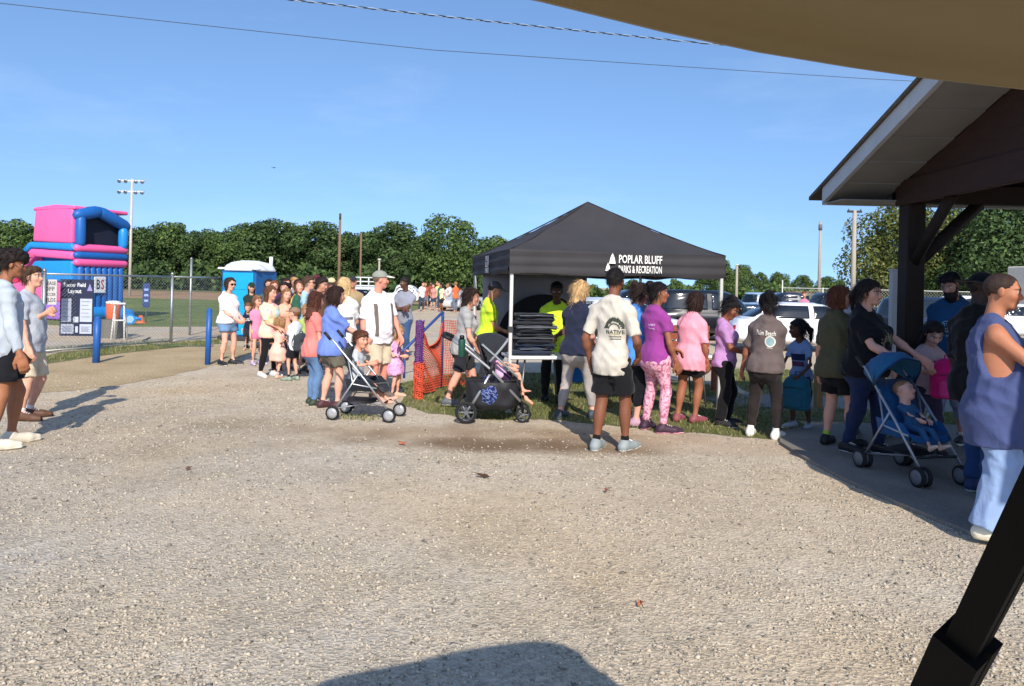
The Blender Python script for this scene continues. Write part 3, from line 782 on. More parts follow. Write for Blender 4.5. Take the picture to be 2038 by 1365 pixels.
# soffit boards of the overhang, each its own panel
n = 15
for side in (1, -1):
    for i in range(n):
        a = RIDGE + side * (9.11 - RIDGE) * i / n; b = RIDGE + side * (9.11 - RIDGE) * (i + 1) / n
        g = 0.006 * side; dz = 0.0 if i % 2 else 0.007
        a2, b2 = a + g, b - g
        mb = MB()
        V = [(X0 + 0.03, a2, zs(a2) + dz), (XW - 0.005, a2, zs(a2) + dz), (XW - 0.005, b2, zs(b2) + dz), (X0 + 0.03, b2, zs(b2) + dz)]
        V += [(x, y, z + 0.015) for x, y, z in V]
        mb.raw(V, [(0, 1, 2, 3), (7, 6, 5, 4), (0, 4, 5, 1), (1, 5, 6, 2), (2, 6, 7, 3), (3, 7, 4, 0)])
        pvb(mb, 'soffit_panel', SOFF)
for side in (1, -1):
    e = RIDGE + side * (9.11 - RIDGE); e2 = RIDGE + side * (9.45 - RIDGE)
    mb = MB(); V = []
    for x in (X0 - 0.025, X0 + 0.025):
        V += [(x, RIDGE, zs(RIDGE) - 0.012), (x, e, zs(e) - 0.012), (x, e, zs(e) + 0.17), (x, RIDGE, zs(RIDGE) + 0.17)]
    mb.raw(V, [(0, 1, 2, 3), (7, 6, 5, 4), (0, 4, 5, 1), (1, 5, 6, 2), (2, 6, 7, 3), (3, 7, 4, 0)])
    pvb(mb, 'fascia_board', FASC)
    mb = MB(); V = []
    for x in (X0 - 0.055, XE):
        V += [(x, RIDGE, zs(RIDGE) + 0.172), (x, e2, zs(e2) + 0.172), (x, e2, zs(e2) + 0.215), (x, RIDGE, zs(RIDGE) + 0.215)]
    mb.raw(V, [(0, 1, 2, 3), (7, 6, 5, 4), (0, 4, 5, 1), (1, 5, 6, 2), (2, 6, 7, 3), (3, 7, 4, 0)])
    pvb(mb, 'roof_slope', SHING)
    mb = MB(); V = []
    for x in (XW + 0.13, XE - 0.1):
        V += [(x, RIDGE, zs(RIDGE) + 0.02), (x, e, zs(e) + 0.02), (x, e, zs(e) + 0.1), (x, RIDGE, zs(RIDGE) + 0.1)]
    mb.raw(V, [(0, 1, 2, 3), (7, 6, 5, 4), (0, 4, 5, 1), (1, 5, 6, 2), (2, 6, 7, 3), (3, 7, 4, 0)])
    pvb(mb, 'ceiling', DARKW)
    yb = 8.6 if side > 0 else 2.1
    pvb(MB().box((XW + 0.14, yb - 0.08, 2.72), (XE - 0.2, yb + 0.08, 2.93), bev=0.008), 'eave_beam', DARKW)
    # eave soffit and gutter board at the far and near edges
    pvb(MB().box((X0 + 0.03, min(yb + side * 0.09, e), 2.752), (XE - 0.1, max(yb + side * 0.09, e), 2.768)), 'eave_soffit', SOFF)
    pvb(MB().box((X0 - 0.02, e + side * 0.003 - 0.012, 2.74), (XE, e + side * 0.003 + 0.012, 2.93)), 'gutter_board', FASC)
gp_ = [(1.95, 2.717), (8.72, 2.717), (8.72, zs(8.72) - 0.004), (RIDGE, zs(RIDGE) - 0.004), (1.95, zs(1.95) - 0.004)]
pvb(MB().prism(gp_, 'x', XW, XW + 0.12), 'gable_wall', PBROWN)
pvb(MB().box((XW - 0.03, 1.95, 2.70), (XW - 0.002, 8.72, 2.98), bev=0.006), 'gable_beam', PBROWN)
for x in (XW + 0.11, 8.8, 12.6):
    for y in (8.6, 2.1):
        pvb(MB().box((x - 0.105, y - 0.105, SLZ), (x + 0.105, y + 0.105, 2.715), bev=0.012), 'post', DARKW)
        for dx, dy in ((1, 0), (-1, 0), (0, -1 if y > 5 else 1)):
            if (x < 5 and dx < 0) or (x > 5 and dy): continue
            p0 = Vector((x + dx * 0.08, y + dy * 0.08, 2.05)); p1 = Vector((x + dx * 0.78, y + dy * 0.78, 2.74))
            pvb(MB().tube([p0, p1], 0.075, 4), 'brace', DARKW)
wp = root('white_post', at(1781, 700).to_tuple(), 0, 'white square post standing behind the pavilion corner post', 'post')
wp.location = (aty(1781, 600, 9.9).x, 9.9, 0)
MB().box((-0.06, -0.05, 0), (0.06, 0.05, 1.98), bev=0.006).build('shaft', FASC, wp)
MB().box((-0.068, -0.058, 1.98), (0.068, 0.058, 2.0)).build('cap', FASC, wp)

# ---------------------------------------------------------------- the black tent
TENT = mat('tent_fabric', '3b393b', 0.75, var=0.12, vscale=2.2, bump=0.25, bscale=5, spec=0.25)
TENTD = mat('tent_inside', '24222a', 0.85, var=0.1)
ALU = mat('tent_frame', 'd8d6d0', 0.4, 0.3, var=0.06)
TX, TY, TA, TW = -0.03, 9.72, R(12), 3.05
tn = root('canopy_tent', (TX, TY, 0), TA, 'black pop-up canopy tent with white lettering on its front valance', 'tent')
ZE, ZB, ZP = 2.14, 1.82, 2.98
for (sx, sy) in ((0, 0), (TW, 0), (0, TW), (TW, TW)):
    ox = 0.03 if sx == 0 else -0.03; oy = 0.03 if sy == 0 else -0.03
    lg = MB().box((sx + ox - 0.022, sy + oy - 0.022, 0.0), (sx + ox + 0.022, sy + oy + 0.022, 2.1), bev=0.004).build('leg', ALU, tn)
    MB().box((sx + ox - 0.05, sy + oy - 0.05, 0.0), (sx + ox + 0.05, sy + oy + 0.05, 0.012)).build('foot_plate', ALU, lg)
    MB().box((sx + ox - 0.032, sy + oy - 0.032, 1.05), (sx + ox + 0.032, sy + oy + 0.032, 1.13), bev=0.006).build('slider', plain('3a3a3c', 0.5), lg)
def tz(x, y):
    r = max(abs(x - TW / 2), abs(y - TW / 2)) / (TW / 2)
    s = 1 - r
    along = abs((x if abs(y - TW / 2) > abs(x - TW / 2) else y) - TW / 2) / (TW / 2)
    sag = 0.05 * math.sin(math.pi * min(1, s)) * (1 - (along / max(r, 1e-3)) ** 2) if r > 1e-3 else 0
    return ZE + (ZP - ZE) * (s ** 1.12) - sag
for q in range(4):
    P = []
    nr, nc = 22, 24
    for i in range(nr + 1):
        r = (1 - i / nr) * TW / 2
        row = []
        for j in range(nc + 1):
            a = (j / nc * 2 - 1) * r; x, y = [(a, -r), (r, a), (-a, r), (-r, -a)][q]
            x += TW / 2; y += TW / 2
            row.append((x, y, tz(x, y) + (0.010 * math.sin(x * 9 + y * 4) + 0.007 * math.sin(x * 17 - y * 13) + 0.012 * math.sin((x + y) * 5 + q)) * math.sin(i / nr * 3.1)))
        P.append(row)
    MB().grid(P).build('roof_panel', TENT, tn)
    P = []
    for i in range(9):
        z = ZE + 0.004 - (ZE - ZB) * i / 8
        row = []
        for j in range(41):
            a = (j / 40 * 2 - 1) * (TW / 2 + 0.012)
            w = 0.010 * math.sin(j * 0.55 + i * 0.25 + q) * (i / 8) + 0.014 * math.sin(i * 1.9 + j * 0.06 + q * 2)* min(1, i) + 0.012
            rr = TW / 2 + w
            x, y = [(a, -rr), (rr, a), (-a, rr), (-rr, -a)][q]
            row.append((x + TW / 2, y + TW / 2, z + (0.012 * math.sin(j * 0.31 + q) if i == 8 else 0)))
        P.append(row)
    vl = MB().grid(P).build('valance', TENT, tn)
    if q in (0, 3):
        def sgn(mbx, nm):
            return mbx.build(nm, mat('print_white', 'e8e6e0', 0.8, var=0.05), vl, fix=False)
        if q == 0:
            cx, yb, sc_ = 1.66, -0.05, 1.0
            lines = [('POPLAR BLUFF', 0.155, 2.05, 1.79), ('PARKS & RECREATION', 0.135, 1.915, 1.79)]
        else:
            lines = [('POPLAR', 0.11, 2.06, 0), ('BLUFF', 0.11, 1.97, 0), ('PARKS', 0.11, 1.88, 0)]
        for txt, sz, z, xc in lines:
            V2, F2 = text_tris(txt, sz, True)
            sp = 0.62 / max(0.01, (max(v[0] for v in V2) - min(v[0] for v in V2))) if q == 0 else 0.28 / max(0.01, (max(v[0] for v in V2) - min(v[0] for v in V2)))
            if q == 0: VV = [(xc + v[0] * sp, -0.043, z + v[1]) for v in V2]
            else: VV = [(-0.043, 1.5 - v[0] * sp, z + v[1]) for v in V2]
            sgn(MB().raw(VV, F2), 'lettering')
        if q == 0:
            for ax_, az, s in ((1.39, 1.99, 0.95), (1.33, 1.89, 0.75)):
                sgn(MB().raw([(ax_ - 0.05 * s, -0.044, az), (ax_ + 0.05 * s, -0.044, az), (ax_ + 0.028 * s, -0.044, az + 0.09 * s), (ax_, -0.044, az + 0.15 * s), (ax_ - 0.028 * s, -0.044, az + 0.09 * s)], [(0, 1, 2, 3, 4)]), 'emblem')
for c in ((0, 0), (TW, 0), (TW, TW), (0, TW)):
    MB().tube([(TW / 2 + (c[0] - TW / 2) * k / 12 * 1.005, TW / 2 + (c[1] - TW / 2) * k / 12 * 1.005, tz(TW / 2 + (c[0] - TW / 2) * k / 12, TW / 2 + (c[1] - TW / 2) * k / 12) + 0.004) for k in range(13)], 0.010, 6).build('hip_seam', fabric('2c2a2e'), tn)
# scissor trusses and centre mast under the roof
mb = MB()
for (a, b) in (((0, 0), (TW, 0)), ((TW, 0), (TW, TW)), ((TW, TW), (0, TW)), ((0, TW), (0, 0))):
    cc = Vector((TW / 2, TW / 2, 0)); A = cc + (Vector((*a, 0)) - cc) * 0.94; B = cc + (Vector((*b, 0)) - cc) * 0.94
    for s in range(4):
        p = A.lerp(B, s / 4 * 0.98 + 0.01); q = A.lerp(B, (s + 1) / 4 * 0.98 + 0.01)
        mb.tube([p + Vector((0, 0, 1.86)), q + Vector((0, 0, 2.08))], 0.011, 4); mb.tube([p + Vector((0, 0, 2.08)), q + Vector((0, 0, 1.86))], 0.011, 4)
mb.tube([(TW / 2, TW / 2, 1.9), (TW / 2, TW / 2, ZP - 0.03)], 0.02, 6)
for c in ((0.03, 0.03), (TW - 0.03, 0.03), (0.03, TW - 0.03), (TW - 0.03, TW - 0.03)):
    mb.tube([(*c, 2.06), (TW / 2, TW / 2, 2.05)], 0.012, 4)
mb.build('truss', plain('6a6a6a', 0.5, 0.5), tn)
# grey printed backdrop hanging inside, with a black round emblem
bd = root('backdrop_banner', (-0.46, 12.1, 0), TA, 'grey backdrop cloth with black arch print hanging inside the tent', 'banner')
P = [[(x * 1.75 / 16, 0.05 * math.sin(x * 0.9 + i * 0.2) + 0.02, 0.55 + 1.3 * i / 10) for x in range(17)] for i in range(11)]
MB().grid(P, thick=(0, 0.012, 0)).build('cloth', mat('backdrop_grey', '8d8d93', 0.85, var=0.12, vscale=2), bd)
arc = []; 
for i in range(25):
    a = math.pi * i / 24; x = 1.0 + 0.78 * math.cos(a); arc.append((x, -0.06, 0.75 + 0.78 * math.sin(a)))
inn = [(1.0 + 0.42 * math.cos(math.pi * i / 24), -0.064, 0.75 + 0.42 * math.sin(math.pi * i / 24)) for i in range(25)]
MB().raw(arc, [tuple(range(25))]).build('arch_print', plain('15161c', 0.8), bd)
MB().raw(inn, [tuple(range(25))]).build('grey_print', plain('6d6e76', 0.8), bd)
MB().tube([(-0.02, 0.02, 1.86), (1.8, 0.02, 1.86)], 0.014, 6).build('hanging_rail', ALU, bd)

def folding_table(name, loc, rz, L, W, H, label, col='e6e4de'):
    t = root(name, loc, rz, label, 'table')
    MB().box((-L / 2, -W / 2, H - 0.045), (L / 2, W / 2, H), bev=0.012).build('table_top', mat('table_white', col, 0.45, var=0.05), t)
    for sx in (-1, 1):
        for sy in (-1, 1):
            MB().tube([(sx * (L / 2 - 0.15), sy * (W / 2 - 0.06), 0), (sx * (L / 2 - 0.22), sy * (W / 2 - 0.1), H - 0.05)], 0.014, 8).build('leg', plain('77797c', 0.4, 0.7), t)
        MB().tube([(sx * (L / 2 - 0.17), -W / 2 + 0.07, 0.15), (sx * (L / 2 - 0.17), W / 2 - 0.07, 0.15)], 0.011, 6).build('leg_brace', plain('77797c', 0.4, 0.7), t)
    return t
folding_table('folding_table', (0.40, 10.12, 0), TA, 0.95, 0.62, 0.74, 'white folding table inside the tent carrying a stack of dark clothes')
folding_table('folding_table', (2.0, 10.62, 0), TA, 1.8, 0.62, 0.74, 'second folding table inside the tent behind the queue', 'b9b4aa')
ordn = ['bottom', 'second from bottom', 'third from bottom', 'fourth from bottom', 'fifth from bottom', 'sixth from bottom', 'seventh from bottom', 'eighth from bottom', 'ninth from bottom', 'tenth from bottom', 'topmost']
cols = ['2b3242', '333c52', '29303f', '24272e', '2a2c31', '3a3d42', '25272b', '4a4d52', '2b2d31', '33363b', '202226']
z = 0.745
for i in range(11):
    g = root('folded_garment', (0.30 + random.uniform(-.03, .03), 10.07 + random.uniform(-.03, .03), z), TA + random.uniform(-.12, .12), 'folded dark garment on the white table, %s of the stack' % ordn[i], 'clothing', 'garments stacked on the tent table')
    w, d, h = 0.27 + random.uniform(-.03, .02), 0.19, 0.049 + random.uniform(-.006, .008)
    V, F = solid([loft((0, 0, 0), np.eye(3), [0, h * 0.15, h * 0.85, h], [w * .93, w, w, w * .95], [d * .93, d, d, d * .95], p=5)], 0.02, post=lambda f, X, Y, Z: f + 0.007 * np.sin(X * 21 + i * 2) * np.sin(Y * 17 + i) + 0.004 * np.sin(Z * 220))
    link('folded_cloth', quads_mesh('folded_cloth', V, F), fabric(cols[i]), g, True)
    MB().tube([(-w, -d - 0.004, h * .5), (0, -d - 0.008, h * .5 + 0.004), (w, -d - 0.004, h * .5)], 0.006, 5).build('hem', fabric('6a6d72' if i % 3 == 1 else cols[i]), g)
    z += h + 0.001

# ---------------------------------------------------------------- chain-link fence on the left
fA, fB, fC = at(85, 704), at(340, 683), at(446, 674)
FH = 1.68
fn = root('chain_link_fence', fA, 0, 'grey chain-link fence between the sandy path and the ball field', 'fence')
runs = [(at(-160, 722), fA), (fA, fB), (fB, fC), (fC, at(520, 670))]
wire = MB(); nposts = []
for a, b in runs:
    a, b = a - fA, b - fA
    L = (b - a).length; d = (b - a) / L
    MB().tube([a + Vector((0, 0, FH)), b + Vector((0, 0, FH))], 0.022, 8).build('top_rail', GALV, fn)
    MB().tube([a + Vector((0, 0, 0.06)), b + Vector((0, 0, 0.06))], 0.018, 6).build('bottom_rail', GALV, fn)
    k = max(1, round(L / 2.6))
    for i in range(k):
        nposts.append(a.lerp(b, i / k))
    s = 0.085; off = Vector((0, -0.03, 0)); m = int((L + FH) / s)
    for i in range(-int(FH / s), int(L / s)):
        for sg in (1, -1):
            x0 = i * s if sg == 1 else i * s + FH; x1 = x0 + sg * FH; z0, z1 = 0.06, FH
            if x0 < 0: z0 += -x0; x0 = 0
            if x1 > L: z1 -= x1 - L; x1 = L
            if x0 > L: z0 += x0 - L; x0 = L
            if x1 < 0: z1 -= -x1; x1 = 0
            if z1 - z0 < 0.05: continue
            wire.tube([a + d * x0 + off + Vector((0, 0, z0)), a + d * x1 + off + Vector((0, 0, z1))], 0.0028, 3, cap=False)
for p in nposts:
    po = MB().tube([p, p + Vector((0, 0, FH + 0.05))], 0.036, 10).build('post', GALV, fn)
    MB().lathe([(0.042, 0), (0.042, 0.03), (0.02, 0.06), (0.004, 0.07)], 10, Matrix.Translation(p + Vector((0, 0, FH + 0.05)))).build('cap', GALV, po)
tag(wire.build('chain_link_mesh', GALV, fn, fix=False), kind='stuff')
p = aty(381, 516, 21.5); t = root('fence_pole', (p.x, 21.5, 0), 0, 'slim pole taller than the chain-link fence behind it', 'pole')
MB().tube([(0, 0, 0), (0, 0, p.z)], 0.035, 8).build('shaft', GALV, t); MB().lathe([(0.04, 0), (0.03, 0.04), (0.005, 0.06)], 8, Matrix.Translation((0, 0, p.z))).build('cap', GALV, t)

def fence_pt(px, D_off=-0.07):
    lo, hi = 0.0, 1.0
    for _ in range(40):
        m = (lo + hi) / 2; q = fA.lerp(fB, m)
        if q.x / q.y * FOC + CX < px: lo = m
        else: hi = m
    return fA.lerp(fB, lo)
fang = math.atan2((fB - fA).y, (fB - fA).x)
def fence_sign(name, px0, px1, py0, py1, label, build_fn):
    q = fence_pt((px0 + px1) / 2); D = q.y
    z1, z0 = aty((px0 + px1) / 2, py0, D).z, aty((px0 + px1) / 2, py1, D).z
    w = (px1 - px0) / FOC * D / max(0.3, math.cos(fang))
    w = (px1 - px0) / FOC * D * 1.0
    t = root(name, (q.x, q.y - 0.06, (z0 + z1) / 2), 0.18, label, 'sign')
    build_fn(t, w, z1 - z0); return t
WHITEP = plain('dfe0e0', 0.6)
def text_part(t, txt, size, x, z, m, y=-0.013, wmax=None, name='lettering', M=None):
    V2, F2 = text_tris(txt, size, True)
    w = max(v[0] for v in V2) - min(v[0] for v in V2); s = min(1.0, wmax / w) if wmax else 1.0
    return MB().raw([(x + v[0] * s, y, z + v[1] * min(1, s * 1.3)) for v in V2], F2).build(name, m, t, fix=False)
def layout_sign(t, w, h):
    MB().box((-w / 2, -0.01, -h / 2), (w / 2, 0.01, h / 2)).build('board', plain('1b2440', 0.5), t)
    text_part(t, 'Soccer Field', 0.13, -0.05, h * 0.40, WHITEP, wmax=w * 0.66)
    text_part(t, 'Layout', 0.13, -0.05, h * 0.29, WHITEP, wmax=w * 0.4)
    for (a, b, c, d) in ((-0.46, -0.16, -0.25, 0.16), (0.1, 0.46, -0.25, 0.16), (-0.46, -0.08, -0.46, -0.29), (0.1, 0.46, -0.46, -0.29), (-0.1, 0.06, -0.26, -0.16), (-0.03, 0.05, -0.44, -0.33)):
        pn = MB().box((a * w, -0.014, c * h), (b * w, -0.0105, d * h)).build('map_panel', plain('b3b9c9', 0.6), t)
        if d - c > 0.15:
            for k in range(5):
                zz = (d - 0.05 - k * (d - c - 0.07) / 5) * h
                MB().box((a * w + 0.03, -0.0165, zz - 0.006), (b * w - 0.03 - 0.04 * (k % 2), -0.0145, zz + 0.006)).build('text_line', plain('6d7690', 0.6), pn)
    MB().raw([(0.30 * w, -0.013, h * 0.30), (0.46 * w, -0.013, h * 0.30), (0.38 * w, -0.013, h * 0.43)], [(0, 1, 2)]).build('emblem', plain('8b86b8', 0.6), t)
fence_sign('field_map_sign', 127, 188, 556, 668, 'navy Soccer Field Layout board with pale map panels on the fence', layout_sign)
def rule_sign(t, w, h):
    MB().box((-w / 2, -0.008, -h / 2), (w / 2, 0.008, h / 2)).build('board', plain('b9b6b4', 0.6), t)
    for k, s in enumerate(('PLEASE', 'OFF', 'SOCCER', 'FIELDS')):
        text_part(t, s, 0.12, 0, h * (0.34 - 0.22 * k), plain('4a4448', 0.6), y=-0.011, wmax=w * 0.86)
fence_sign('notice_sign', 89, 116, 556, 606, 'small pale notice in capitals on the fence left of the navy board', rule_sign)

for (px, pb, pt, r, lb) in ((191, 722, 630, 0.065, 'thick blue bollard beside the navy field map board'), (413, 726, 614, 0.052, 'blue bollard left of the woman in white tee and denim shorts')):
    b = at(px, pb); D = b.y; h = aty(px, pt, D).z
    t = root('bollard', b, 0, lb, 'bollard', 'blue bollards at the path entrance')
    bp = MB().tube([(0, 0, -0.05), (0.008, 0, h * 0.5), (0.016, 0, h - 0.03)], r, 14).build('pipe', mat('bollard_blue', '22569c', 0.45, var=0.15, vscale=5), t)
    MB().lathe([(r, 0), (r * 0.85, 0.022), (r * 0.4, 0.035), (0.004, 0.04)], 14, Matrix.Translation((0.016, 0, h - 0.03))).build('cap', MATS['bollard_blue'], t)
p = aty(291, 600, 27); t = root('blue_banner_sign', (p.x, 27, 0), 0.3, 'narrow navy sign standing on the field beyond the fence', 'sign')
MB().box((-0.12, -0.02, 0.55), (0.12, 0.02, 1.42), bev=0.006).build('panel', plain('1f3a72', 0.5), t)
MB().tube([(0, 0.03, 0), (0, 0.03, 1.3)], 0.02, 6).build('stake', GALV, t)
for k in range(3): MB().box((-0.07, -0.024, 0.75 + k * 0.2), (0.07, -0.021, 0.83 + k * 0.2)).build('print', plain('8fa4d4', 0.6), t)

# ---------------------------------------------------------------- orange net fence with its blue posts and rail
ONET = mat('orange_net', 'd9583a', 0.6, var=0.15, vscale=6); PNET = mat('purple_net', '6a3a78', 0.6, var=0.2, vscale=9)
BLUEP = mat('barrier_blue', '2d4a88', 0.5, var=0.15)
def net_fence(name, A, B, h, label, sag=0.12, cols=None, s=0.04):
    A, B = Vector(A), Vector(B); t = root(name, A, 0, label, 'net fence')
    L = (B - A).length; d = (B - A) / L; nx = int(L / s); nz = int(h / s)
    nrm = Vector((-d.y, d.x, 0)); mb = MB()
    def P(i, k):
        x = i / nx; zz = 0.04 + (h - sag * math.sin(math.pi * x) * (k / nz)) * k / nz
        return d * (L * x) + Vector((0, 0, zz)) + nrm * (0.05 * math.sin(x * 9 + k * 0.4) * math.sin(math.pi * x))
    for k in range(nz + 1): mb.tube([P(i, k) for i in range(nx + 1)], 0.013 if k in (0, nz) else 0.0105, 4, cap=False, flat=0.4)
    for i in range(nx + 1): mb.tube([P(i, k) for k in range(0, nz + 1)], 0.006, 3, cap=False)
    tag(mb.build('netting', ONET, t, fix=False), kind='stuff')
    for q in (Vector((0, 0, 0)), B - A):
        MB().tube([q + Vector((0, 0, 0)), q + Vector((0, 0, h + 0.12))], 0.02, 8).build('post', BLUEP, t)
    return t
q1 = at(833, 793); q2 = (-1.09, 11.8, 0); q3 = (-0.62, 12.2, 0)
net_fence('orange_net_fence', q1, q2, 1.02, 'orange plastic net fence sagging from the bundled post', 0.35)
net_fence('orange_net_fence', q2, q3, 1.05, 'taut orange net panel between the blue post and the tent', 0.02)
# net bundled round the first post: orange below, purple above
bn = root('bundled_net', q1 + Vector((0, -0.06, 0)), 0, 'purple and orange netting bundled upright round a post left of the stroller', 'netting')
for (z0, z1, m, nm, rr) in ((0.0, 0.52, ONET, 'orange_net', 0.072), (0.5, 1.12, PNET, 'purple_net', 0.055)):
    mb = MB()
    for k in range(26):
        z = z0 + (z1 - z0) * k / 25; r = rr * (1 + 0.12 * math.sin(k * 1.3))
        mb.tube([(r * math.cos(a) + 0.01 * math.sin(z * 7), r * math.sin(a), z + 0.012 * math.sin(3 * a + k)) for a in [i / 12 * 6.283 for i in range(12)]], 0.007, 4, close=True)
    for i in range(12):
        a = i / 12 * 6.283
        mb.tube([(rr * 0.97 * math.cos(a + z), rr * 0.97 * math.sin(a + z), z) for z in [z0 + (z1 - z0) * k / 8 for k in range(9)]], 0.006, 4)
    mb.build(nm, m, bn)
rl = root('blue_handrail', (-1.95, 12.9, 0), 0, 'thin blue handrail rising behind the orange net', 'handrail')
a, b = Vector((0.1, 0.1, 0.5)), Vector((0.72, 0.5, 1.16))
MB().tube([a + Vector((-0.4, -0.1, -0.22)), a, b], 0.025, 8).build('rail', BLUEP, rl)
for q in (a, b): MB().tube([q * 1.0, Vector((q.x, q.y, 0))], 0.022, 8).build('post', BLUEP, rl)

# ---------------------------------------------------------------- portable toilet
D = 20.5; p = aty(496, 600, D); pt = root('portable_toilet', (p.x, D, 0), R(-14), 'bright blue portable toilet with white roof behind the queue', 'toilet')
PB = mat('toilet_blue', '1a9fd6', 0.45, var=0.05); PBD = mat('toilet_blue_dark', '1c5c96', 0.5, var=0.06); PW = mat('toilet_roof', 'e4e6e8', 0.5, var=0.04)
MB().box((-0.52, -0.52, 0.1), (0.52, 0.52, 1.9), bev=0.03).build('cabin', PBD, pt)
MB().box((-0.58, -0.58, 0), (0.58, 0.58, 0.12), bev=0.02).build('base', plain('3a3a3c', 0.7), pt)
dr = MB().box((-0.46, -0.55, 0.16), (0.46, -0.525, 1.83), bev=0.01).build('door', PB, pt)
MB().box((0.34, -0.565, 0.95), (0.40, -0.551, 1.1), bev=0.004).build('handle', plain('d0d0d0', 0.4), dr)
for k in range(4): MB().box((-0.38, -0.562, 0.3 + k * 0.36), (0.28, -0.5505, 0.58 + k * 0.36), bev=0.004).build('door_panel', PB, dr)
MB().box((-0.50, -0.53, 1.83), (0.50, -0.523, 1.9)).build('door_header', PBD, pt)
V, F = solid([loft((0, 0, 1.88), np.eye(3), [0, 0.05, 0.16, 0.24, 0.29], [0.58, 0.58, 0.52, 0.4, 0.2], [0.58, 0.58, 0.52, 0.4, 0.2], p=4)], 0.03)
rf = link('roof', quads_mesh('roof', V, F), PW, pt, True)
for sx in (-1, 1): MB().lathe([(0.12, 0), (0.12, 0.02), (0.1, 0.05)], 10, Matrix.Translation((sx * 0.52, -0.5, 1.92))).build('roof_knob', PW, rf)
MB().tube([(0.4, 0.4, 2.0), (0.4, 0.4, 2.3)], 0.05, 8).build('vent_pipe', PW, pt)

# ---------------------------------------------------------------- inflatable slide
PK = mat('vinyl_pink', 'f0609c', 0.4, var=0.06, vscale=1.5); BL = mat('vinyl_blue', '1f86d2', 0.4, var=0.06); BD = mat('vinyl_deep_blue', '1c5fa8', 0.45, var=0.08)
PU = mat('vinyl_purple', '9c6cc4', 0.4, var=0.06); DK = mat('opening_shade', '141a2c', 0.7, var=0.1)
ip = root('inflatable_slide', (-15.6, 26.6, 0), math.atan2(0.94, 0.35), 'tall pink and blue inflatable slide behind the chain-link fence', 'inflatable')
# local x runs along the front, local y away from it to the left
W = 2.05
def tubes(name, segs, m, r):
    mb = MB()
    for a, b in segs:
        a, b = Vector(a), Vector(b); dd = (b - a).normalized() * r * 0.6
        mb.tube([a - dd, a - dd * 0.2, a + dd, (a + b) / 2, b - dd, b + dd * 0.2, b + dd], [r * 0.35, r * 0.8, r, r * 1.04, r, r * 0.8, r * 0.35], 12)
    return mb.build(name, m, ip)
for i in range(8): tubes('front_column', [((0.2 + i * 0.242, 0.05, 0.45), (0.2 + i * 0.242, 0.05, 1.95))], BD, 0.135)
tubes('base_tube', [((0.1, 0, 0.28), (W, 0, 0.28)), ((W * 0.62, -0.35, 0.2), (W, -0.35, 0.2))], BL, 0.24)
for z, m, nm in ((2.12, PK, 'pink_rail'), (2.38, BD, 'blue_rail'), (2.64, PK, 'pink_rail')): tubes(nm, [((0.0, 0.02, z), (W + 0.05, 0.02, z))], m, 0.15)
tubes('arch_post', [((0.14, 0, 2.75), (0.14, 0, 3.75))], BD, 0.17); tubes('arch_post', [((W - 0.08, 0, 2.75), (W - 0.08, 0, 3.45))], BL, 0.17)
tubes('arch_roof', [((0.02, 0.05, 3.82), (W / 2 - 0.1, 0.05, 4.03)), ((W / 2 - 0.1, 0.05, 4.03), (W + 0.1, 0.05, 3.55))], BD, 0.22)
MB().box((0.2, 0.22, 2.6), (W - 0.05, 0.3, 3.9)).build('dark_opening', DK, ip)  # dark panel across the arch, its colour standing in for the shade inside
MB().prism([(0.25, 2.7), (2.0, 2.7), (2.0, 3.9), (0.25, 3.6)], 'x', W - 0.1, W + 0.08).build('tower_side', BD, ip)
# left side wall facing the viewer (local x = 0 plane) in stacked bands, and the chute running away
def band(name, poly, m, t=0.3):
    V, F = [], []
    mbx = MB(); mbx.prism(poly, 'x', -0.12, t); o = mbx.build(name, m, ip)
    bv = o.modifiers.new('soft', 'BEVEL'); bv.width = 0.1; bv.segments = 4; bv.limit_method = 'ANGLE'
    o.data.polygons.foreach_set('use_smooth', [True] * len(o.data.polygons))
    return o
band('tower_wall', [(0.12, 2.78), (2.1, 2.85), (2.0, 4.02), (1.0, 4.1), (0.1, 4.05)], PK)
band('tower_roof', [(0.0, 4.0), (2.1, 3.98), (2.1, 4.1), (1.0, 4.2), (0.0, 4.14)], PK, 2.2)
band('side_band_blue', [(0.08, 2.52), (2.2, 2.62), (3.0, 2.0), (3.0, 2.25), (2.3, 2.85), (0.08, 2.8)], BL)
band('side_band_pink', [(0.08, 2.2), (2.0, 2.3), (3.2, 1.3), (3.2, 1.75), (2.2, 2.6), (0.08, 2.5)], PK)
band('side_band_blue', [(0.08, 1.4), (2.2, 1.4), (2.6, 1.5), (2.0, 2.15), (0.08, 2.18)], BL)
band('side_wall_pink', [(0.08, 0.7), (4.2, 0.5), (4.0, 1.1), (2.6, 1.4), (0.08, 1.38)], PK)
band('side_wall_purple', [(0.08, 0.02), (4.3, 0.02), (4.3, 0.5), (2.0, 0.7), (0.08, 0.72)], PU)
band('back_wall', [(1.9, 0.02), (4.3, 0.02), (4.3, 0.9), (2.1, 3.6)], BL, 0.02).location.x = W - 0.1
MB().box((0.2, 0.6, 0.05), (W - 0.1, 1.9, 2.7)).build('tower_core', BD, ip)
MB().prism([(2.0, 0.1), (4.2, 0.1), (4.2, 0.45), (2.0, 2.4)], 'x', 0.2, W - 0.1).build('slide_chute', PK, ip)
pq = MB().box((0.62, -0.16, 1.02), (1.12, -0.12, 1.62), bev=0.02).build('logo_plate', plain('d8dade', 0.5), ip)
V2, F2 = text_tris('B', 0.5, True); MB().raw([(0.78 + v[0] * 0.6, -0.166, 1.32 + v[1]) for v in V2], F2).build('logo_letter', plain('2a2430', 0.6), pq, fix=False)
V2, F2 = text_tris('S', 0.5, True); MB().raw([(0.96 + v[0] * 0.6, -0.167, 1.32 + v[1]) for v in V2], F2).build('logo_letter', plain('b02a3c', 0.6), pq, fix=False)
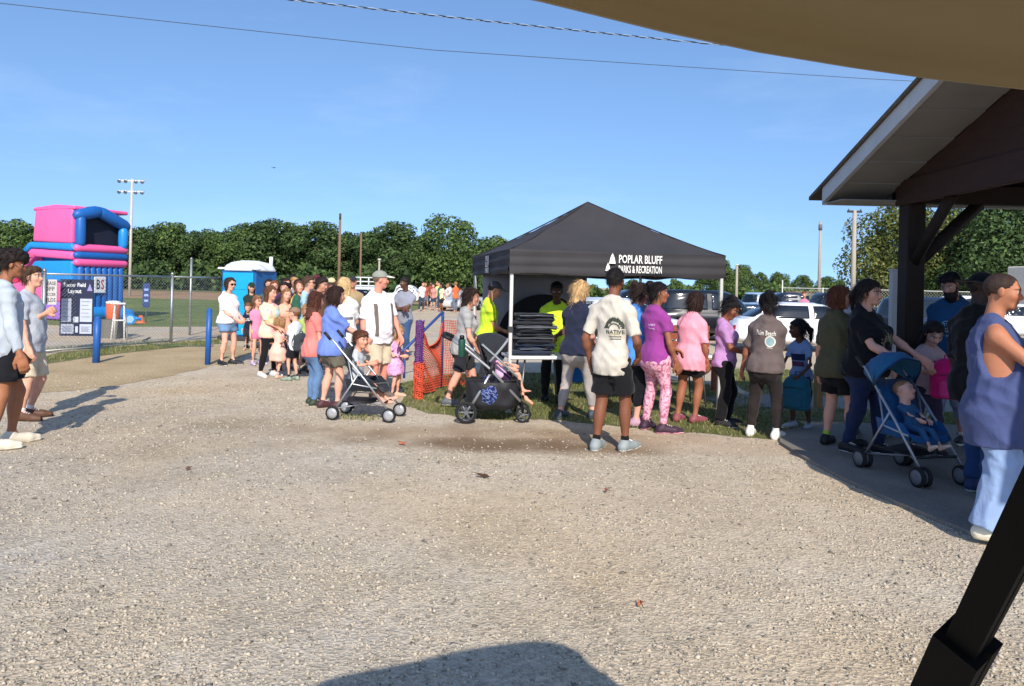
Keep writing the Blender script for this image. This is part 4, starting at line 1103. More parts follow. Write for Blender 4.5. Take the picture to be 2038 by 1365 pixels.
# blower, cooler and cloth by the slide
p = aty(258, 625, 25.5); t = root('blower_fan', (p.x, 25.5, 0), 0.6, 'small blue blower on the grass right of the slide', 'blower')
MB().cyl((0, 0, 0.32), (0, 1, 0), 0.3, 0.34, 18).build('housing', BL, t); MB().cyl((0, -0.18, 0.32), (0, 1, 0), 0.2, 0.03, 18).build('grille', plain('9fc4e4', 0.5), t)
MB().box((-0.3, -0.2, 0), (0.3, 0.2, 0.04)).build('stand', plain('333333', 0.6), t); MB().tube([(0.2, 0, 0.4), (0.6, 0, 0.3)], 0.1, 10).build('duct', BL, t)
t.scale = (0.6, 0.6, 0.6)
p = aty(225, 640, 20.0); t = root('water_cooler', (p.x, 20.0, 0), 0, 'round orange drink cooler at the fence near the blue bollard', 'cooler')
MB().lathe([(0.15, 0), (0.17, 0.02), (0.18, 0.4), (0.17, 0.42)], 16, Matrix.Translation((0, 0, 0.5))).build('tub', plain('d8663c', 0.5), t)
MB().lathe([(0.185, 0), (0.185, 0.05), (0.1, 0.08)], 16, Matrix.Translation((0, 0, 0.92))).build('lid', plain('e4e0da', 0.5), t)
MB().box((-0.25, -0.2, 0), (0.25, 0.2, 0.5)).build('crate_stand', plain('6b6862', 0.7), t)
p = aty(238, 640, 19.5); t = root('step_ladder', (p.x, 19.5, 0), 0.3, 'white step stool standing at the fence right of the cooler', 'stool')
for sx in (-.13, .13):
    for sy in (-1, 1): MB().tube([(sx * 1.2, sy * 0.2, 0), (sx * .8, sy * 0.03, 0.95)], 0.022, 6).build('leg', plain('d8d6d0', 0.5), t)
MB().box((-.15, -.1, 0.93), (.15, .1, 0.97)).build('top_step', plain('d8d6d0', 0.5), t); MB().box((-.13, -.16, 0.5), (.13, -.02, 0.53)).build('tread', plain('d8d6d0', 0.5), t)
t = root('garden_hose', at(272, 690), 0, 'thin dark hose lying from the slide towards the fence', 'hose')
MB().tube([(-0.9, 2.5, 0.02), (-0.6, 1.5, 0.02), (0.0, 0.6, 0.02), (0.6, 0.2, 0.02), (1.6, 0.4, 0.02)], 0.02, 6).build('hose_line', plain('4a5a4a', 0.6), t)
MB().cyl((1.62, 0.4, 0.025), (1, 0, 0), 0.025, 0.06, 8).build('nozzle', plain('8a7a4a', 0.4, 0.6), t)
p = aty(280, 640, 26.5); t = root('orange_cone', (p.x, 26.5, 0), 0, 'low orange field marker right of the blower', 'cone')
MB().lathe([(0.2, 0), (0.2, 0.02), (0.12, 0.05), (0.06, 0.28), (0.04, 0.28)], 14).build('cone_body', plain('cf6a3e', 0.6), t); MB().lathe([(0.098, 0.12), (0.078, 0.2)], 14).build('band', WHITEP, t)
# wooden stakes and red bench behind the queue
for px, py, h, lb in ((1628, 812, 0.62, 'short pale wooden stake behind the girl with the teal backpack'),):
    b = at(px, py); t = root('wooden_stake', b, 0.2, lb, 'stake')
    MB().box((-0.05, -0.045, 0), (0.05, 0.045, h), bev=0.006).build('shaft', mat('raw_wood', '9a7a52', 0.85, var=0.2, stretch=(6, 6, 1)), t)
    MB().box((-0.052, -0.047, h), (0.052, 0.047, h + 0.01)).build('top_cut', MATS['raw_wood'], t)
t = root('wooden_bench', (2.75, 12.3, 0), 0.2, 'reddish slatted wooden bench behind the queue right of the tent leg', 'bench')
RW = mat('red_wood', '8f4a34', 0.8, var=0.2, vscale=4, stretch=(1, 6, 6))
for k in range(3): MB().box((-0.7, -0.2 + k * 0.14, 0.44), (0.7, -0.08 + k * 0.14, 0.48), bev=0.005).build('seat_slat', RW, t)
for k in range(4): MB().box((-0.7, 0.24, 0.56 + k * 0.13), (0.7, 0.27, 0.66 + k * 0.13), bev=0.005).build('back_slat', RW, t)
for sx in (-.6, .6):
    MB().box((sx - .04, -.2, 0), (sx + .04, -.12, .438)).build('leg', RW, t); MB().box((sx - .04, .274, 0), (sx + .04, .33, 1.06)).build('leg', RW, t)

# ---------------------------------------------------------------- the golf cart the picture is taken from
TAN = mat('cart_roof_tan', '8a7a58', 0.5, var=0.06, vscale=3); BLKP = mat('cart_black', '060607', 0.7, var=0.1, vscale=10, spec=0.15); CREAM = mat('cart_body', 'b8a888', 0.35, var=0.05, coat=0.5)
ct = root('golf_cart', (0.75, 0.0, 0), 0, 'golf cart with tan roof and black strut that the picture is taken from', 'golf cart')
H2 = Vector((-0.44, 0.90, 0)); R2 = Vector((0.90, 0.44, 0))
def cl(v): return (v[0] - 0.75, v[1], v[2])
KR = 0.77
front = [(-0.43, 0.22), (-0.42, 0.29), (-0.38, 0.345), (-0.28, 0.41), (-0.16, 0.46)] + [(x * KR, y * KR) for x, y in ((0.02, 0.70), (0.15, 0.775), (0.27, 0.835), (0.40, 0.885), (0.52, 0.925), (0.66, 0.962), (0.78, 0.968))] + [(0.68, 0.715), (0.735, 0.66), (0.76, 0.58)]
back = [(1.22, -0.25), (1.24, -0.34), (1.20, -0.42), (0.8, -0.66), (0.30, -0.88), (0.20, -0.88), (0.14, -0.84)]
outl = front + back
cxy = (sum(p[0] for p in outl) / len(outl), sum(p[1] for p in outl) / len(outl))
def ring(s, z): return [cl((cxy[0] + (p[0] - cxy[0]) * s, cxy[1] + (p[1] - cxy[1]) * s, z)) for p in outl]
rings = [ring(q_, 1.68 + (z_ - 1.68) * KR + 0.005) for q_, z_ in ((0.93, 1.970), (0.965, 1.953), (0.985, 1.938), (1.0, 1.940), (1.004, 1.955), (1.0, 1.975), (0.97, 2.0), (0.90, 2.015))]
no = len(outl); V = [v for r_ in rings for v in r_]; F = []
for i in range(len(rings) - 1):
    for j in range(no): F.append((i * no + j, i * no + (j + 1) % no, (i + 1) * no + (j + 1) % no, (i + 1) * no + j))
F.append(tuple(range(no))[::-1]); F.append(tuple((len(rings) - 1) * no + j for j in range(no)))
MB().raw(V, F, True).build('roof', TAN, ct)
def strut(p0, p1, w, name, m=BLKP, d=None):
    p0, p1 = Vector(p0), Vector(p1); ax = (p1 - p0).normalized(); a = ax.cross(H2).normalized(); b = a.cross(ax)
    d = d or w; mb = MB(); V = []
    prof = [(-w, -d), (-w * .15, -d), (-w * .1, -d * .8), (w * .1, -d * .8), (w * .15, -d), (w, -d), (w, d), (-w, d)]
    for q in (p0, p1): V += [cl(q + a * x + b * y) for x, y in prof]
    n = len(prof); F = [(i, (i + 1) % n, n + (i + 1) % n, n + i) for i in range(n)] + [tuple(range(n))[::-1], tuple(range(n, 2 * n))]
    return mb.raw(V, F).build(name, m, ct)
pA, pB = aty(1922, 1280, 0.62), aty(1992, 1140, 0.56)
S0 = pA + (pB - pA) * ((0.85 - pA.z) / (pB.z - pA.z)); S1 = pA + (pB - pA) * ((1.885 - pA.z) / (pB.z - pA.z))
off = R2 * 0.56
for o_ in (Vector((0, 0, 0)), off):
    strut(S0 + o_, S1 + o_, 0.0124, 'front_strut')
    t_ = (pA.z + 0.005 - S0.z) / (S1.z - S0.z)
    strut(S0 + o_ - Vector((0, 0, 0.001)), S0.lerp(S1, t_) + o_, 0.0188, 'strut_sleeve')
    rb = Vector((0.55, -0.62, 0.8)) + o_; strut(rb, rb + Vector((0, 0, 1.09)), 0.02, 'rear_strut')
# body below the picture's lower edge
Mc = Matrix(((R2.x, H2.x, 0, 0.62 - 0.75), (R2.y, H2.y, 0, 0.15), (0, 0, 1, 0), (0, 0, 0, 1)))
def cbox(lo, hi, name, m, bev=0.04): return MB().box(lo, hi, Mc, bev).build(name, m, ct)
cbox((-0.1, 0.85, 0.3), (1.02, 1.28, 0.78), 'cowl', CREAM, 0.12); cbox((-0.1, -0.75, 0.24), (1.02, 0.86, 0.36), 'floor_pan', CREAM)
cbox((-0.08, -0.72, 0.36), (1.0, -0.1, 0.66), 'seat_base', CREAM, 0.06); cbox((-0.05, -0.62, 0.66), (0.97, -0.08, 0.78), 'seat_cushion', plain('6d5f4a', 0.6), 0.05)
cbox((-0.05, -0.75, 0.8), (0.97, -0.64, 1.15), 'seat_back', plain('6d5f4a', 0.6), 0.05)
for x in (-0.02, 0.94):
    for y in (-0.5, 0.98):
        c = Mc @ Vector((x, y, 0.22)); wl_ = MB().cyl(cl((0, 0, 0)) if 0 else c, R2, 0.22, 0.18, 20).build('wheel', plain('1b1b1c', 0.8), ct)
        MB().cyl(c, R2, 0.11, 0.19, 14).build('rim', plain('b4b4b4', 0.4, 0.5), wl_)
sw = Mc @ Vector((0.25, 0.42, 0.98)); MB().tube([sw + R2 * (0.17 * math.cos(a)) + (Vector((0, 0, 0.6)) + H2 * 0.5).normalized() * (0.17 * math.sin(a)) for a in [i / 20 * 6.283 for i in range(20)]], 0.014, 8, close=True).build('steering_wheel', BLKP, ct)
MB().tube([sw, Mc @ Vector((0.25, 0.9, 0.7))], 0.02, 8).build('steering_column', BLKP, ct)
# ================================================================ PEOPLE
def nrmz(v): v = np.asarray(v, float); return v / (np.linalg.norm(v) + 1e-9)
def rot(ax, a):
    return np.array(Matrix.Rotation(a, 3, ax))
def ik(a, b, l1, l2, pole):
    a, b = np.asarray(a, float), np.asarray(b, float); d = b - a; L = np.linalg.norm(d)
    Lm = (l1 + l2) * 0.995
    if L > Lm: b = a + d / L * Lm; d = b - a; L = Lm
    t = (l1 * l1 - l2 * l2 + L * L) / (2 * L); h = math.sqrt(max(l1 * l1 - t * t, 0))
    u = d / L; p = np.asarray(pole, float); p = nrmz(p - u * np.dot(p, u))
    return a + u * t + p * h, b

def hand_prims(w, d, n, side, U, curl=0.5, spread=0.0):
    """palm and five fingers from the wrist w, pointing along d, palm facing n"""
    d = nrmz(d); n = nrmz(np.asarray(n) - d * np.dot(n, d)); s = np.cross(d, n) * side
    L = 0.105 * U
    P = [cone(w - d * 0.02 * U, w + d * 0.2 * L, 0.0165 * U, 0.0165 * U, 0.012)]
    M = np.stack([s, d, n], 1)
    P.append(ell(w + d * 0.34 * L, (0.235 * L, 0.36 * L, 0.12 * L), 0.012, M))
    P.append(ell(w + d * 0.52 * L, (0.24 * L, 0.22 * L, 0.105 * L), 0.010, M))
    for i, (o, ln) in enumerate(((-0.17, 0.42), (-0.058, 0.48), (0.055, 0.45), (0.16, 0.36))):
        r = 0.0078 * U if i < 3 else 0.0068 * U
        b = w + d * 0.62 * L + s * o * L
        c1 = curl * 0.9 + 0.08 * i * curl; c2 = c1 + curl * 1.25
        d1 = nrmz(d * math.cos(c1) + n * math.sin(c1) + s * (o * 0.25 + spread * o)); d2 = nrmz(d * math.cos(c2) + n * math.sin(c2))
        m = b + d1 * ln * 0.5 * L; e = m + d2 * ln * 0.5 * L
        P.append(cone(b, m, r * 1.08, r, 0.004)); P.append(cone(m, e, r, r * 0.85, 0.003))
    b = w + d * 0.2 * L - s * 0.15 * L; d1 = nrmz(d * 0.75 - s * 0.62 + n * 0.35 * (0.4 + curl)); d2 = nrmz(d * 0.9 - s * 0.1 + n * (0.2 + 0.4 * curl))
    m = b + d1 * 0.3 * L; P.append(cone(b, m, 0.0115 * U, 0.009 * U, 0.008)); P.append(cone(m, m + d2 * 0.24 * L, 0.009 * U, 0.0075 * U, 0.003))
    return P

def hair_mat(c):
    if 'hair_' + c in MATS: return MATS['hair_' + c]
    m = mat('hair_' + c, c, 0.6, var=0.35, vscale=14, stretch=(3, 3, 0.7), bump=0.8, bscale=70, spec=0.3)
    n, l = m.node_tree.nodes, m.node_tree.links; b = n['Principled BSDF']; src = b.inputs['Base Color'].links[0].from_socket
    g = n.new('ShaderNodeNewGeometry'); r = n.new('ShaderNodeMapRange'); r.inputs[3].default_value = 0.65; r.inputs[4].default_value = 1.7
    l.new(g.outputs['Random Per Island'], r.inputs[0]); x = n.new('ShaderNodeVectorMath'); x.operation = 'SCALE'
    l.new(src, x.inputs[0]); l.new(r.outputs[0], x.inputs['Scale']); l.new(x.outputs[0], b.inputs['Base Color'])
    return m
def hair_obj(name, prims, h, m, parent, post, hc, Hr, hh, n, wild, rg, length):
    V, F = solid(prims, h, post)
    if n and len(V):
        b = V[rg.integers(0, len(V), n)]
        lb = (b - hc) @ Hr / hh; b = b[~((lb[:, 1] > 0.12) & (lb[:, 2] < 0.34))] if name == 'hair' else b; n = len(b)
        nr = b - hc; nr /= np.linalg.norm(nr, axis=1)[:, None] + 1e-9
        g = -Hr[:, 2] * 1.0 - Hr[:, 1] * 0.35 + rg.normal(0, 0.22 + 0.7 * wild, (n, 3)) + nr * wild
        tn = g - nr * (g * nr).sum(1)[:, None] * (1 - wild); tn /= np.linalg.norm(tn, axis=1)[:, None] + 1e-9
        L = (length * hh * (0.5 + 0.8 * rg.random(n)))[:, None]; w = np.cross(nr, tn) * 0.0016
        p1 = b + tn * L * 0.5 + nr * 0.006; p2 = b + tn * L + nr * (0.001 + 0.012 * rg.random(n)[:, None] ** 3)
        W = np.stack([b - w, b + w, p1 + w, p1 - w, p2 + w * 0.3, p2 - w * 0.3], 1).reshape(-1, 3)
        k = 6 * np.arange(n)[:, None] + len(V)
        F = np.concatenate([F, k + np.array([0, 1, 2, 3]), k + np.array([3, 2, 4, 5])]); V = np.concatenate([V, W])
    return link(name, quads_mesh(name, V, F), m, parent, True)

class Rig: pass
NPEOPLE = [0]
def person(label, loc, face, H=1.7, skinc='c99a7c', hairc='2c2019', hair='short', female=False, fat=0.0, lean=0.0, head=(0, 0, 0), armL='down', armR='down',
           top=None, bottom=None, shoes='3a3a3c', sole='d8d6d0', sock=None, feet=None, pelvis=None, near=None, cap=None, curl=(0.45, 0.45), glasses=False, beard=None, barefoot=False, child=False, band=None, rel=True, headtilt=0.0):
    """face: compass heading in degrees, 0 looks away from the viewer, 90 to the right, 180 at the viewer"""
    NPEOPLE[0] += 1; seed = NPEOPLE[0]; rg = np.random.default_rng(seed * 13)
    loc = Vector(loc); dist = math.hypot(loc.x, loc.y)
    if rel: face += math.degrees(math.atan2(loc.x, loc.y))      # heading as seen from the viewer's side
    h = near or min(0.05, max(0.0112, dist * 0.00165 if dist < 12 else dist * 0.0019))
    fat = fat * 0.72
    hh = min(0.242, 0.150 + 0.052 * H)
    U = (H - hh) / 0.868
    thin = 0.86 if child else 1.0
    t = root('person', loc, -R(face), label, 'person')
    # skeleton
    pz = (0.503 * U if pelvis is None else pelvis[2]); pel = np.array((0, 0, pz)) if pelvis is None else np.array(pelvis, float)
    jit = rg.normal(0, 1, 8) * (0.0 if pelvis is not None else 1.0)
    lean = lean + R(1.6) * jit[0]
    A = rot('X', -lean) @ rot('Y', R(2.2) * jit[1])      # torso axes: right, forward, up
    if pelvis is None: pel = pel + np.array((0.012 * U * jit[1], 0, -0.002 * U * abs(jit[1])))
    head = (head[0] + 9 * jit[2], head[1] - 3 + 4 * jit[3], 0); headtilt = headtilt + 3.5 * jit[4]
    T = lambda x, y, z: pel + A @ np.array((x * U, y * U, z * U))
    sw = (0.088 if female else 0.099) * (0.92 if child else 1)
    neck = T(0, -0.012, 0.338)
    hipx = 0.05
    S = {}; E = {}; Wr = {}; HD = {}; HN = {}
    for sd, arm in ((-1, armL), (1, armR)):
        S[sd] = T(sd * sw, -0.010, 0.276)
        pole = (sd * 0.55, -0.8, -0.25); hn = None; hd = None
        if isinstance(arm, str):
            w = {'down': (sd * 0.130, 0.025, 0.470), 'relaxed': (sd * 0.138, 0.07, 0.485), 'back': (sd * 0.128, -0.06, 0.485), 'front': (sd * 0.03, 0.17, 0.57), 'fold': (-sd * 0.045, 0.125, 0.63), 'chest': (sd * 0.02, 0.15, 0.68), 'hip': (sd * 0.12, -0.03, 0.52), 'push': (sd * 0.085, 0.25, 0.57)}[arm]
            if fat and arm in ('down', 'relaxed', 'back'): w = (w[0] + sd * fat * 0.8, w[1], w[2])
            if arm in ('fold',): pole = (sd * 1.0, -0.1, -0.6)
            hn = {'down': (-sd, 0.25, 0), 'relaxed': (-sd, 0.2, 0), 'back': (-sd, 0, 0)}.get(arm, (0, -0.3, -1))
        else:
            w = arm[:3]
            if len(arm) > 3: pole = arm[3]
            if len(arm) > 4: hn = arm[4]
            if len(arm) > 5: hd = arm[5]
        w = np.array(w, float) * U
        if not isinstance(arm, str) and abs(w[0]) > 0.125 * U and w[2] < 0.56 * U: w[0] *= 0.86
        if pelvis is not None and isinstance(arm, str): w[2] += pz - 0.503 * U; w[0] += pel[0]; w[1] += pel[1]
        E[sd], Wr[sd] = ik(S[sd], w, 0.168 * U, 0.142 * U, pole)
        HD[sd] = nrmz(Wr[sd] - E[sd]) if hd is None else nrmz(hd)
        HN[sd] = (-sd, 0.2, 0) if hn is None else hn
    Hp = {}; K = {}; An = {}; FY = {}; FP = {}
    ft = feet or ((-0.058 - 0.012 * abs(jit[5]), 0.03 * jit[6], 0, 10 + 8 * abs(jit[7])), (0.058 + 0.012 * abs(jit[7]), -0.03 * jit[6], 0, 10 + 8 * abs(jit[5])))
    for sd, f in zip((-1, 1), ft):
        Hp[sd] = T(sd * hipx, 0, 0.0)
        fz = f[2] * U if len(f) > 2 else 0.0
        ank = np.array((f[0] * U, f[1] * U - 0.01 * U, 0.047 * U + fz))
        kp = f[5] if len(f) > 5 else (sd * 0.12, 1, 0)
        K[sd], An[sd] = ik(Hp[sd], ank, 0.232 * U, 0.230 * U, kp)
        FY[sd] = R(f[3]) * sd if len(f) > 3 else R(9) * sd
        FP[sd] = R(f[4]) if len(f) > 4 else 0.0
    # ---- torso outline
    fz = fat
    zt = np.array([-0.115, -0.065, -0.02, 0.03, 0.075, 0.12, 0.18, 0.25, 0.30, 0.325]) * U
    at_ = np.array([0.040, 0.080, 0.094, 0.090, 0.081, 0.079, 0.086, 0.092, 0.070, 0.045]) * thin
    bt_ = np.array([0.036, 0.061, 0.070, 0.066, 0.060, 0.058, 0.063, 0.066, 0.055, 0.036]) * thin
    if female: at_ = at_ + np.array([0.0, 0.005, 0.008, 0.004, -0.004, -0.007, -0.006, -0.008, -0.008, -0.004]); bt_ = bt_ + np.array([0.0, 0.004, 0.006, 0.002, 0, 0, 0, 0, 0, 0])
    at_ = at_ * 0.95
    at_ = at_ + fz * np.array([0.3, 0.9, 1.1, 1.2, 1.2, 1.1, 0.8, 0.5, 0.3, 0.1]); bt_ = bt_ + fz * np.array([0.3, 0.7, 1.1, 1.35, 1.45, 1.35, 1.0, 0.6, 0.3, 0.1])
    yt_ = np.array([0.0, -0.01, -0.012, 0.0, 0.004, 0.004, 0.0, -0.003, -0.01, -0.014]) + fz * np.array([0, 0, 0, 0.3, 0.5, 0.5, 0.3, 0, 0, 0])
    lf = 1.0 + fz * 4.0
    rth, rkn, rcf, ran = 0.051 * thin * lf ** 0.9, 0.0310 * lf ** 0.5, 0.0315 * thin * lf ** 0.6, 0.0200
    rsh, rel, rwr = 0.0280 * thin * lf ** 0.9, 0.0222 * thin * lf ** 0.8, 0.0155
    if female: rth += 0.004; rsh -= 0.002; rel -= 0.002
    seated = pelvis is not None
    sq = np.where(zt < 0.1 * U, 0.93, 0.97) if (top and bottom) else 1.0
    B = [loft(pel, A, zt, at_ * U * sq, bt_ * U * sq, yt_ * U, 0.03)]
    B += [cone(S[-1] , S[1], 0.028 * U, 0.028 * U, 0.03 * U)]
    for sd in (-1, 1):
        B.append(cone(neck + A @ np.array((sd * 0.016 * U, -0.006 * U, 0.002 * U)), S[sd], 0.027 * U, (rsh - 0.002) * U, 0.02 * U))
        B.append(cone(S[sd], E[sd], rsh * U, rel * U, 0.025 * U)); B.append(cone(E[sd], Wr[sd], rel * U, rwr * U, 0.012 * U))
        fm = E[sd] * 0.72 + Wr[sd] * 0.28; B.append(ell(fm, (0.0235 * U * thin,) * 3, 0.02 * U))
        B.append(cone(Hp[sd], K[sd], (rth - 0.004) * U, rkn * U, 0.03 * U)); B.append(cone(K[sd], An[sd], rkn * 0.97 * U, ran * U, 0.015 * U))
        cf = K[sd] * 0.70 + An[sd] * 0.30; kd = nrmz(K[sd] - An[sd]); fw = nrmz(np.array((0, 1.0, 0)) - kd * kd[1])
        Mx = np.stack([np.cross(fw, kd), fw, kd], 1)
        B.append(ell(cf - fw * 0.009 * U, (rcf * U, rcf * U * 1.02, 0.075 * U), 0.02 * U, Mx))
        fy = FY[sd]; fd = np.array((math.sin(fy), math.cos(fy), 0)); 
        fdp = nrmz(fd * math.cos(FP[sd]) + np.array((0, 0, math.sin(FP[sd])))); fup = np.cross(np.cross(fdp, (0, 0, 1)), fdp); fup = nrmz(fup)
        HDf = (fdp, fup)
        ball = An[sd] + fdp * 0.085 * U - fup * 0.027 * U; toe = ball + fdp * 0.035 * U - fup * 0.002 * U; heel = An[sd] - fdp * 0.022 * U - fup * 0.024 * U
        B.append(cone(heel, ball, 0.021 * U, 0.020 * U, 0.02 * U)); B.append(cone(An[sd], ball, 0.02 * U, 0.018 * U, 0.02 * U)); B.append(cone(ball, toe, 0.021 * U, 0.014 * U, 0.01 * U))
        S['foot%d' % sd] = (heel, ball, toe, fdp, fup)
    if female and not child:
        for sd in (-1, 1): B.append(ell(T(sd * 0.042, 0.052 + fz, 0.215), (0.042 * U, 0.036 * U, 0.04 * U), 0.02 * U))
    # ---- head
    Hr = A @ rot('Z', -R(head[0])) @ rot('X', R(head[1])) @ rot('Y', R(headtilt))
    hc = neck + A @ np.array((0, 0.012 * U, 0.062 * U)) + Hr @ np.array((0, 0.10 * hh, 0.36 * hh))
    hp = lambda x, y, z: hc + Hr @ np.array((x * hh, y * hh, z * hh))
    kf = 1.06 if child else 1.0
    HE = [ell(hp(0, -0.06, 0.13), (0.335 * hh * kf, 0.43 * hh, 0.375 * hh), 0.02, Hr), ell(hp(0, 0.10, -0.16), (0.262 * hh * kf, 0.285 * hh, 0.33 * hh), 0.035, Hr),
          ell(hp(0, 0.27, -0.40), (0.12 * hh, 0.1 * hh, 0.085 * hh), 0.03, Hr), cone(hp(0, -0.10, -0.28), neck + A @ np.array((0, 0, -0.01 * U)), 0.215 * hh * (1 if not child else .85), 0.25 * hh * (1 + fz * 2), 0.03),
          cone(hp(0, 0.365, 0.04), hp(0, 0.455, -0.125), 0.035 * hh, 0.06 * hh, 0.02), cone(hp(-0.05, 0.40, -0.14), hp(0.05, 0.40, -0.14), 0.045 * hh, 0.045 * hh, 0.015),
          cone(hp(-0.13, 0.335, 0.105), hp(0.13, 0.335, 0.105), 0.05 * hh, 0.05 * hh, 0.03), ell(hp(0, 0.365, -0.262), (0.10 * hh, 0.045 * hh, 0.045 * hh), 0.012, Hr)]
    for sd in (-1, 1):
        HE.append(ell(hp(sd * 0.16, 0.25, -0.1), (0.11 * hh, 0.1 * hh, 0.1 * hh), 0.03, Hr))
        HE.append(ell(hp(sd * 0.145, 0.42, 0.02), (0.075 * hh, 0.07 * hh, 0.05 * hh), 0.02, Hr, '-'))
        HE.append(ell(hp(sd * 0.14, 0.325, 0.02), (0.062 * hh,) * 3, 0.004, Hr))
        HE.append(ell(hp(sd * 0.345 * kf, -0.03, -0.03), (0.035 * hh, 0.085 * hh, 0.13 * hh), 0.01, Hr @ rot('Z', -sd * 0.4)))
    Vs, Fs, Cs = [], [], []
    sk = np.array(lin(skinc)); n0 = 0
    def addpiece(V, F, C):
        nonlocal n0
        Vs.append(V); Fs.append(F + n0); Cs.append(C); n0 += len(V)
    V, F = solid(B, h * 1.6); addpiece(V, F, np.tile(sk, (len(V), 1)))
    hv = max(0.0066, h * 0.58)
    V, F = solid(HE, hv)
    L = (V - hc) @ Hr / hh; C = np.tile(sk, (len(V), 1))
    lum = sk.mean()
    fr = L[:, 1] > 0.15
    lip = fr & (np.abs(L[:, 2] + 0.262) < 0.04) & (np.abs(L[:, 0]) < 0.11); C[lip] = sk * (0.75, 0.5, 0.5)
    for sd in (-1, 1):
        e = fr & (((L[:, 0] - sd * 0.14) / 0.075) ** 2 + ((L[:, 2] - 0.02) / 0.038) ** 2 < 1); C[e] = (0.55, 0.52, 0.48)
        e = fr & (((L[:, 0] - sd * 0.14) / 0.036) ** 2 + ((L[:, 2] - 0.02) / 0.04) ** 2 < 1); C[e] = (0.02, 0.013, 0.01)
        e = fr & (np.abs(L[:, 2] - 0.115 + 0.25 * np.abs(np.abs(L[:, 0]) - 0.14)) < 0.022) & (np.abs(np.abs(L[:, 0]) - 0.15) < 0.09); C[e] = np.array(lin(hairc)) * 0.8 + sk * 0.15
        e = fr & (((L[:, 0] - sd * 0.19) / 0.09) ** 2 + ((L[:, 2] + 0.12) / 0.08) ** 2 < 1); C[e] = C[e] * (1.06, 0.9, 0.9)
    addpiece(V, F, C)
    if dist < 30:
        for sd in (-1, 1):
            V, F = solid(hand_prims(Wr[sd], HD[sd], HN[sd], sd, U, curl[0 if sd < 0 else 1]), max(0.0058, h * 0.52)); addpiece(V, F, np.tile(sk * (1.03, 0.97, 0.95), (len(V), 1)))
    me = quads_mesh('body', np.concatenate(Vs), np.concatenate(Fs))
    ca = me.color_attributes.new('Col', 'FLOAT_COLOR', 'POINT')
    ca.data.foreach_set('color', np.concatenate([np.concatenate(Cs), np.ones((n0, 1))], 1).astype(np.float32).ravel())
    body = link('body', me, skin(skinc), t, True)
    # ---- clothes
    ph = rg.random(8) * 6.28
    def folds(amp, fx=1.0):
        def post(f, X, Y, Z):
            a1 = X * (14 + 6 * np.sin(ph[0])) + Y * 17 + Z * 44 * fx + 2.2 * np.sin(Z * 9 + ph[1]) + 1.9 * np.sin(X * 13 + Y * 8 + ph[2])
            a2 = X * -38 + Y * 27 + Z * 33 + 2.1 * np.sin(X * 9 + Z * 13 + ph[3])
            a3 = X * 55 + Y * 50 + Z * 9 + 2.0 * np.sin(Z * 15 + ph[4])
            m1 = 0.5 + 0.5 * np.sin(X * 6 + Z * 7 + Y * 5 + ph[5]); m2 = 0.5 + 0.5 * np.sin(Z * 5 - X * 8 + ph[6])
            r = lambda a: 1 - np.abs(np.sin(a * 0.5)) * 2
            return f - amp * (r(a1 + ph[1]) * m1 * 0.75 + r(a2 + ph[2]) * m2 * 0.7 + r(a3) * (1 - m1) * 0.55)
        return post
    R_ = Rig(); R_.U, R_.pel, R_.A, R_.T, R_.S, R_.E, R_.W, R_.K, R_.An, R_.Hp, R_.hc, R_.Hr, R_.hh, R_.root, R_.hp, R_.neck, R_.HD, R_.h = U, pel, A, T, S, E, Wr, K, An, Hp, hc, Hr, hh, t, hp, neck, HD, h
    if top:
        kind = top.get('kind', 'tee'); ease = top.get('ease', 0.010); hem = top.get('hem', -0.045); fl = top.get('flare', 0.0)
        z2 = np.concatenate([[hem * U], zt[zt > hem * U + 0.02 * U]])
        aa = np.interp(z2, zt, at_ * U) + ease * U; bb = np.interp(z2, zt, bt_ * U) + ease * U; yy = np.interp(z2, zt, yt_ * U)
        w8 = np.clip((0.22 * U - z2) / (0.25 * U), 0, 1)
        cl_ = np.clip((0.32 * U - z2) / (0.05 * U), 0.55, 1); ease_v = ease * U * cl_
        aa = np.interp(z2, zt, at_ * U) + ease_v; bb = np.interp(z2, zt, bt_ * U) + ease_v
        # cloth hangs straight below its widest line
        for i in range(len(z2) - 2, -1, -1):
            if z2[i] < 0.20 * U:
                aa[i] = max(aa[i], aa[i + 1] * top.get('drape', 0.972)); bb[i] = max(bb[i], bb[i + 1] * top.get('drape', 0.972))
        aa = aa + fl * U * w8 ** 1.5; bb = bb + fl * U * w8 ** 1.5 * 0.8
        P = [loft(pel, A, z2, aa, bb, yy, 0.02)]
        sl = top.get('sleeve', 0.62)
        if hem < 0.0:
            for sd in (-1, 1): P.append(ell(T(sd * 0.036, -0.030 - fz * 0.7, 0.015), (0.058 * U + ease_v[0], 0.050 * U + ease_v[0] * 1.2, 0.085 * U), 0.04 * U, A))
        if female and not child:
            for sd in (-1, 1): P.append(ell(T(sd * 0.042, 0.052 + fz, 0.215), (0.05 * U, 0.044 * U, 0.048 * U), 0.035 * U))
        P.append(cone(S[-1], S[1], 0.036 * U, 0.036 * U, 0.04 * U))
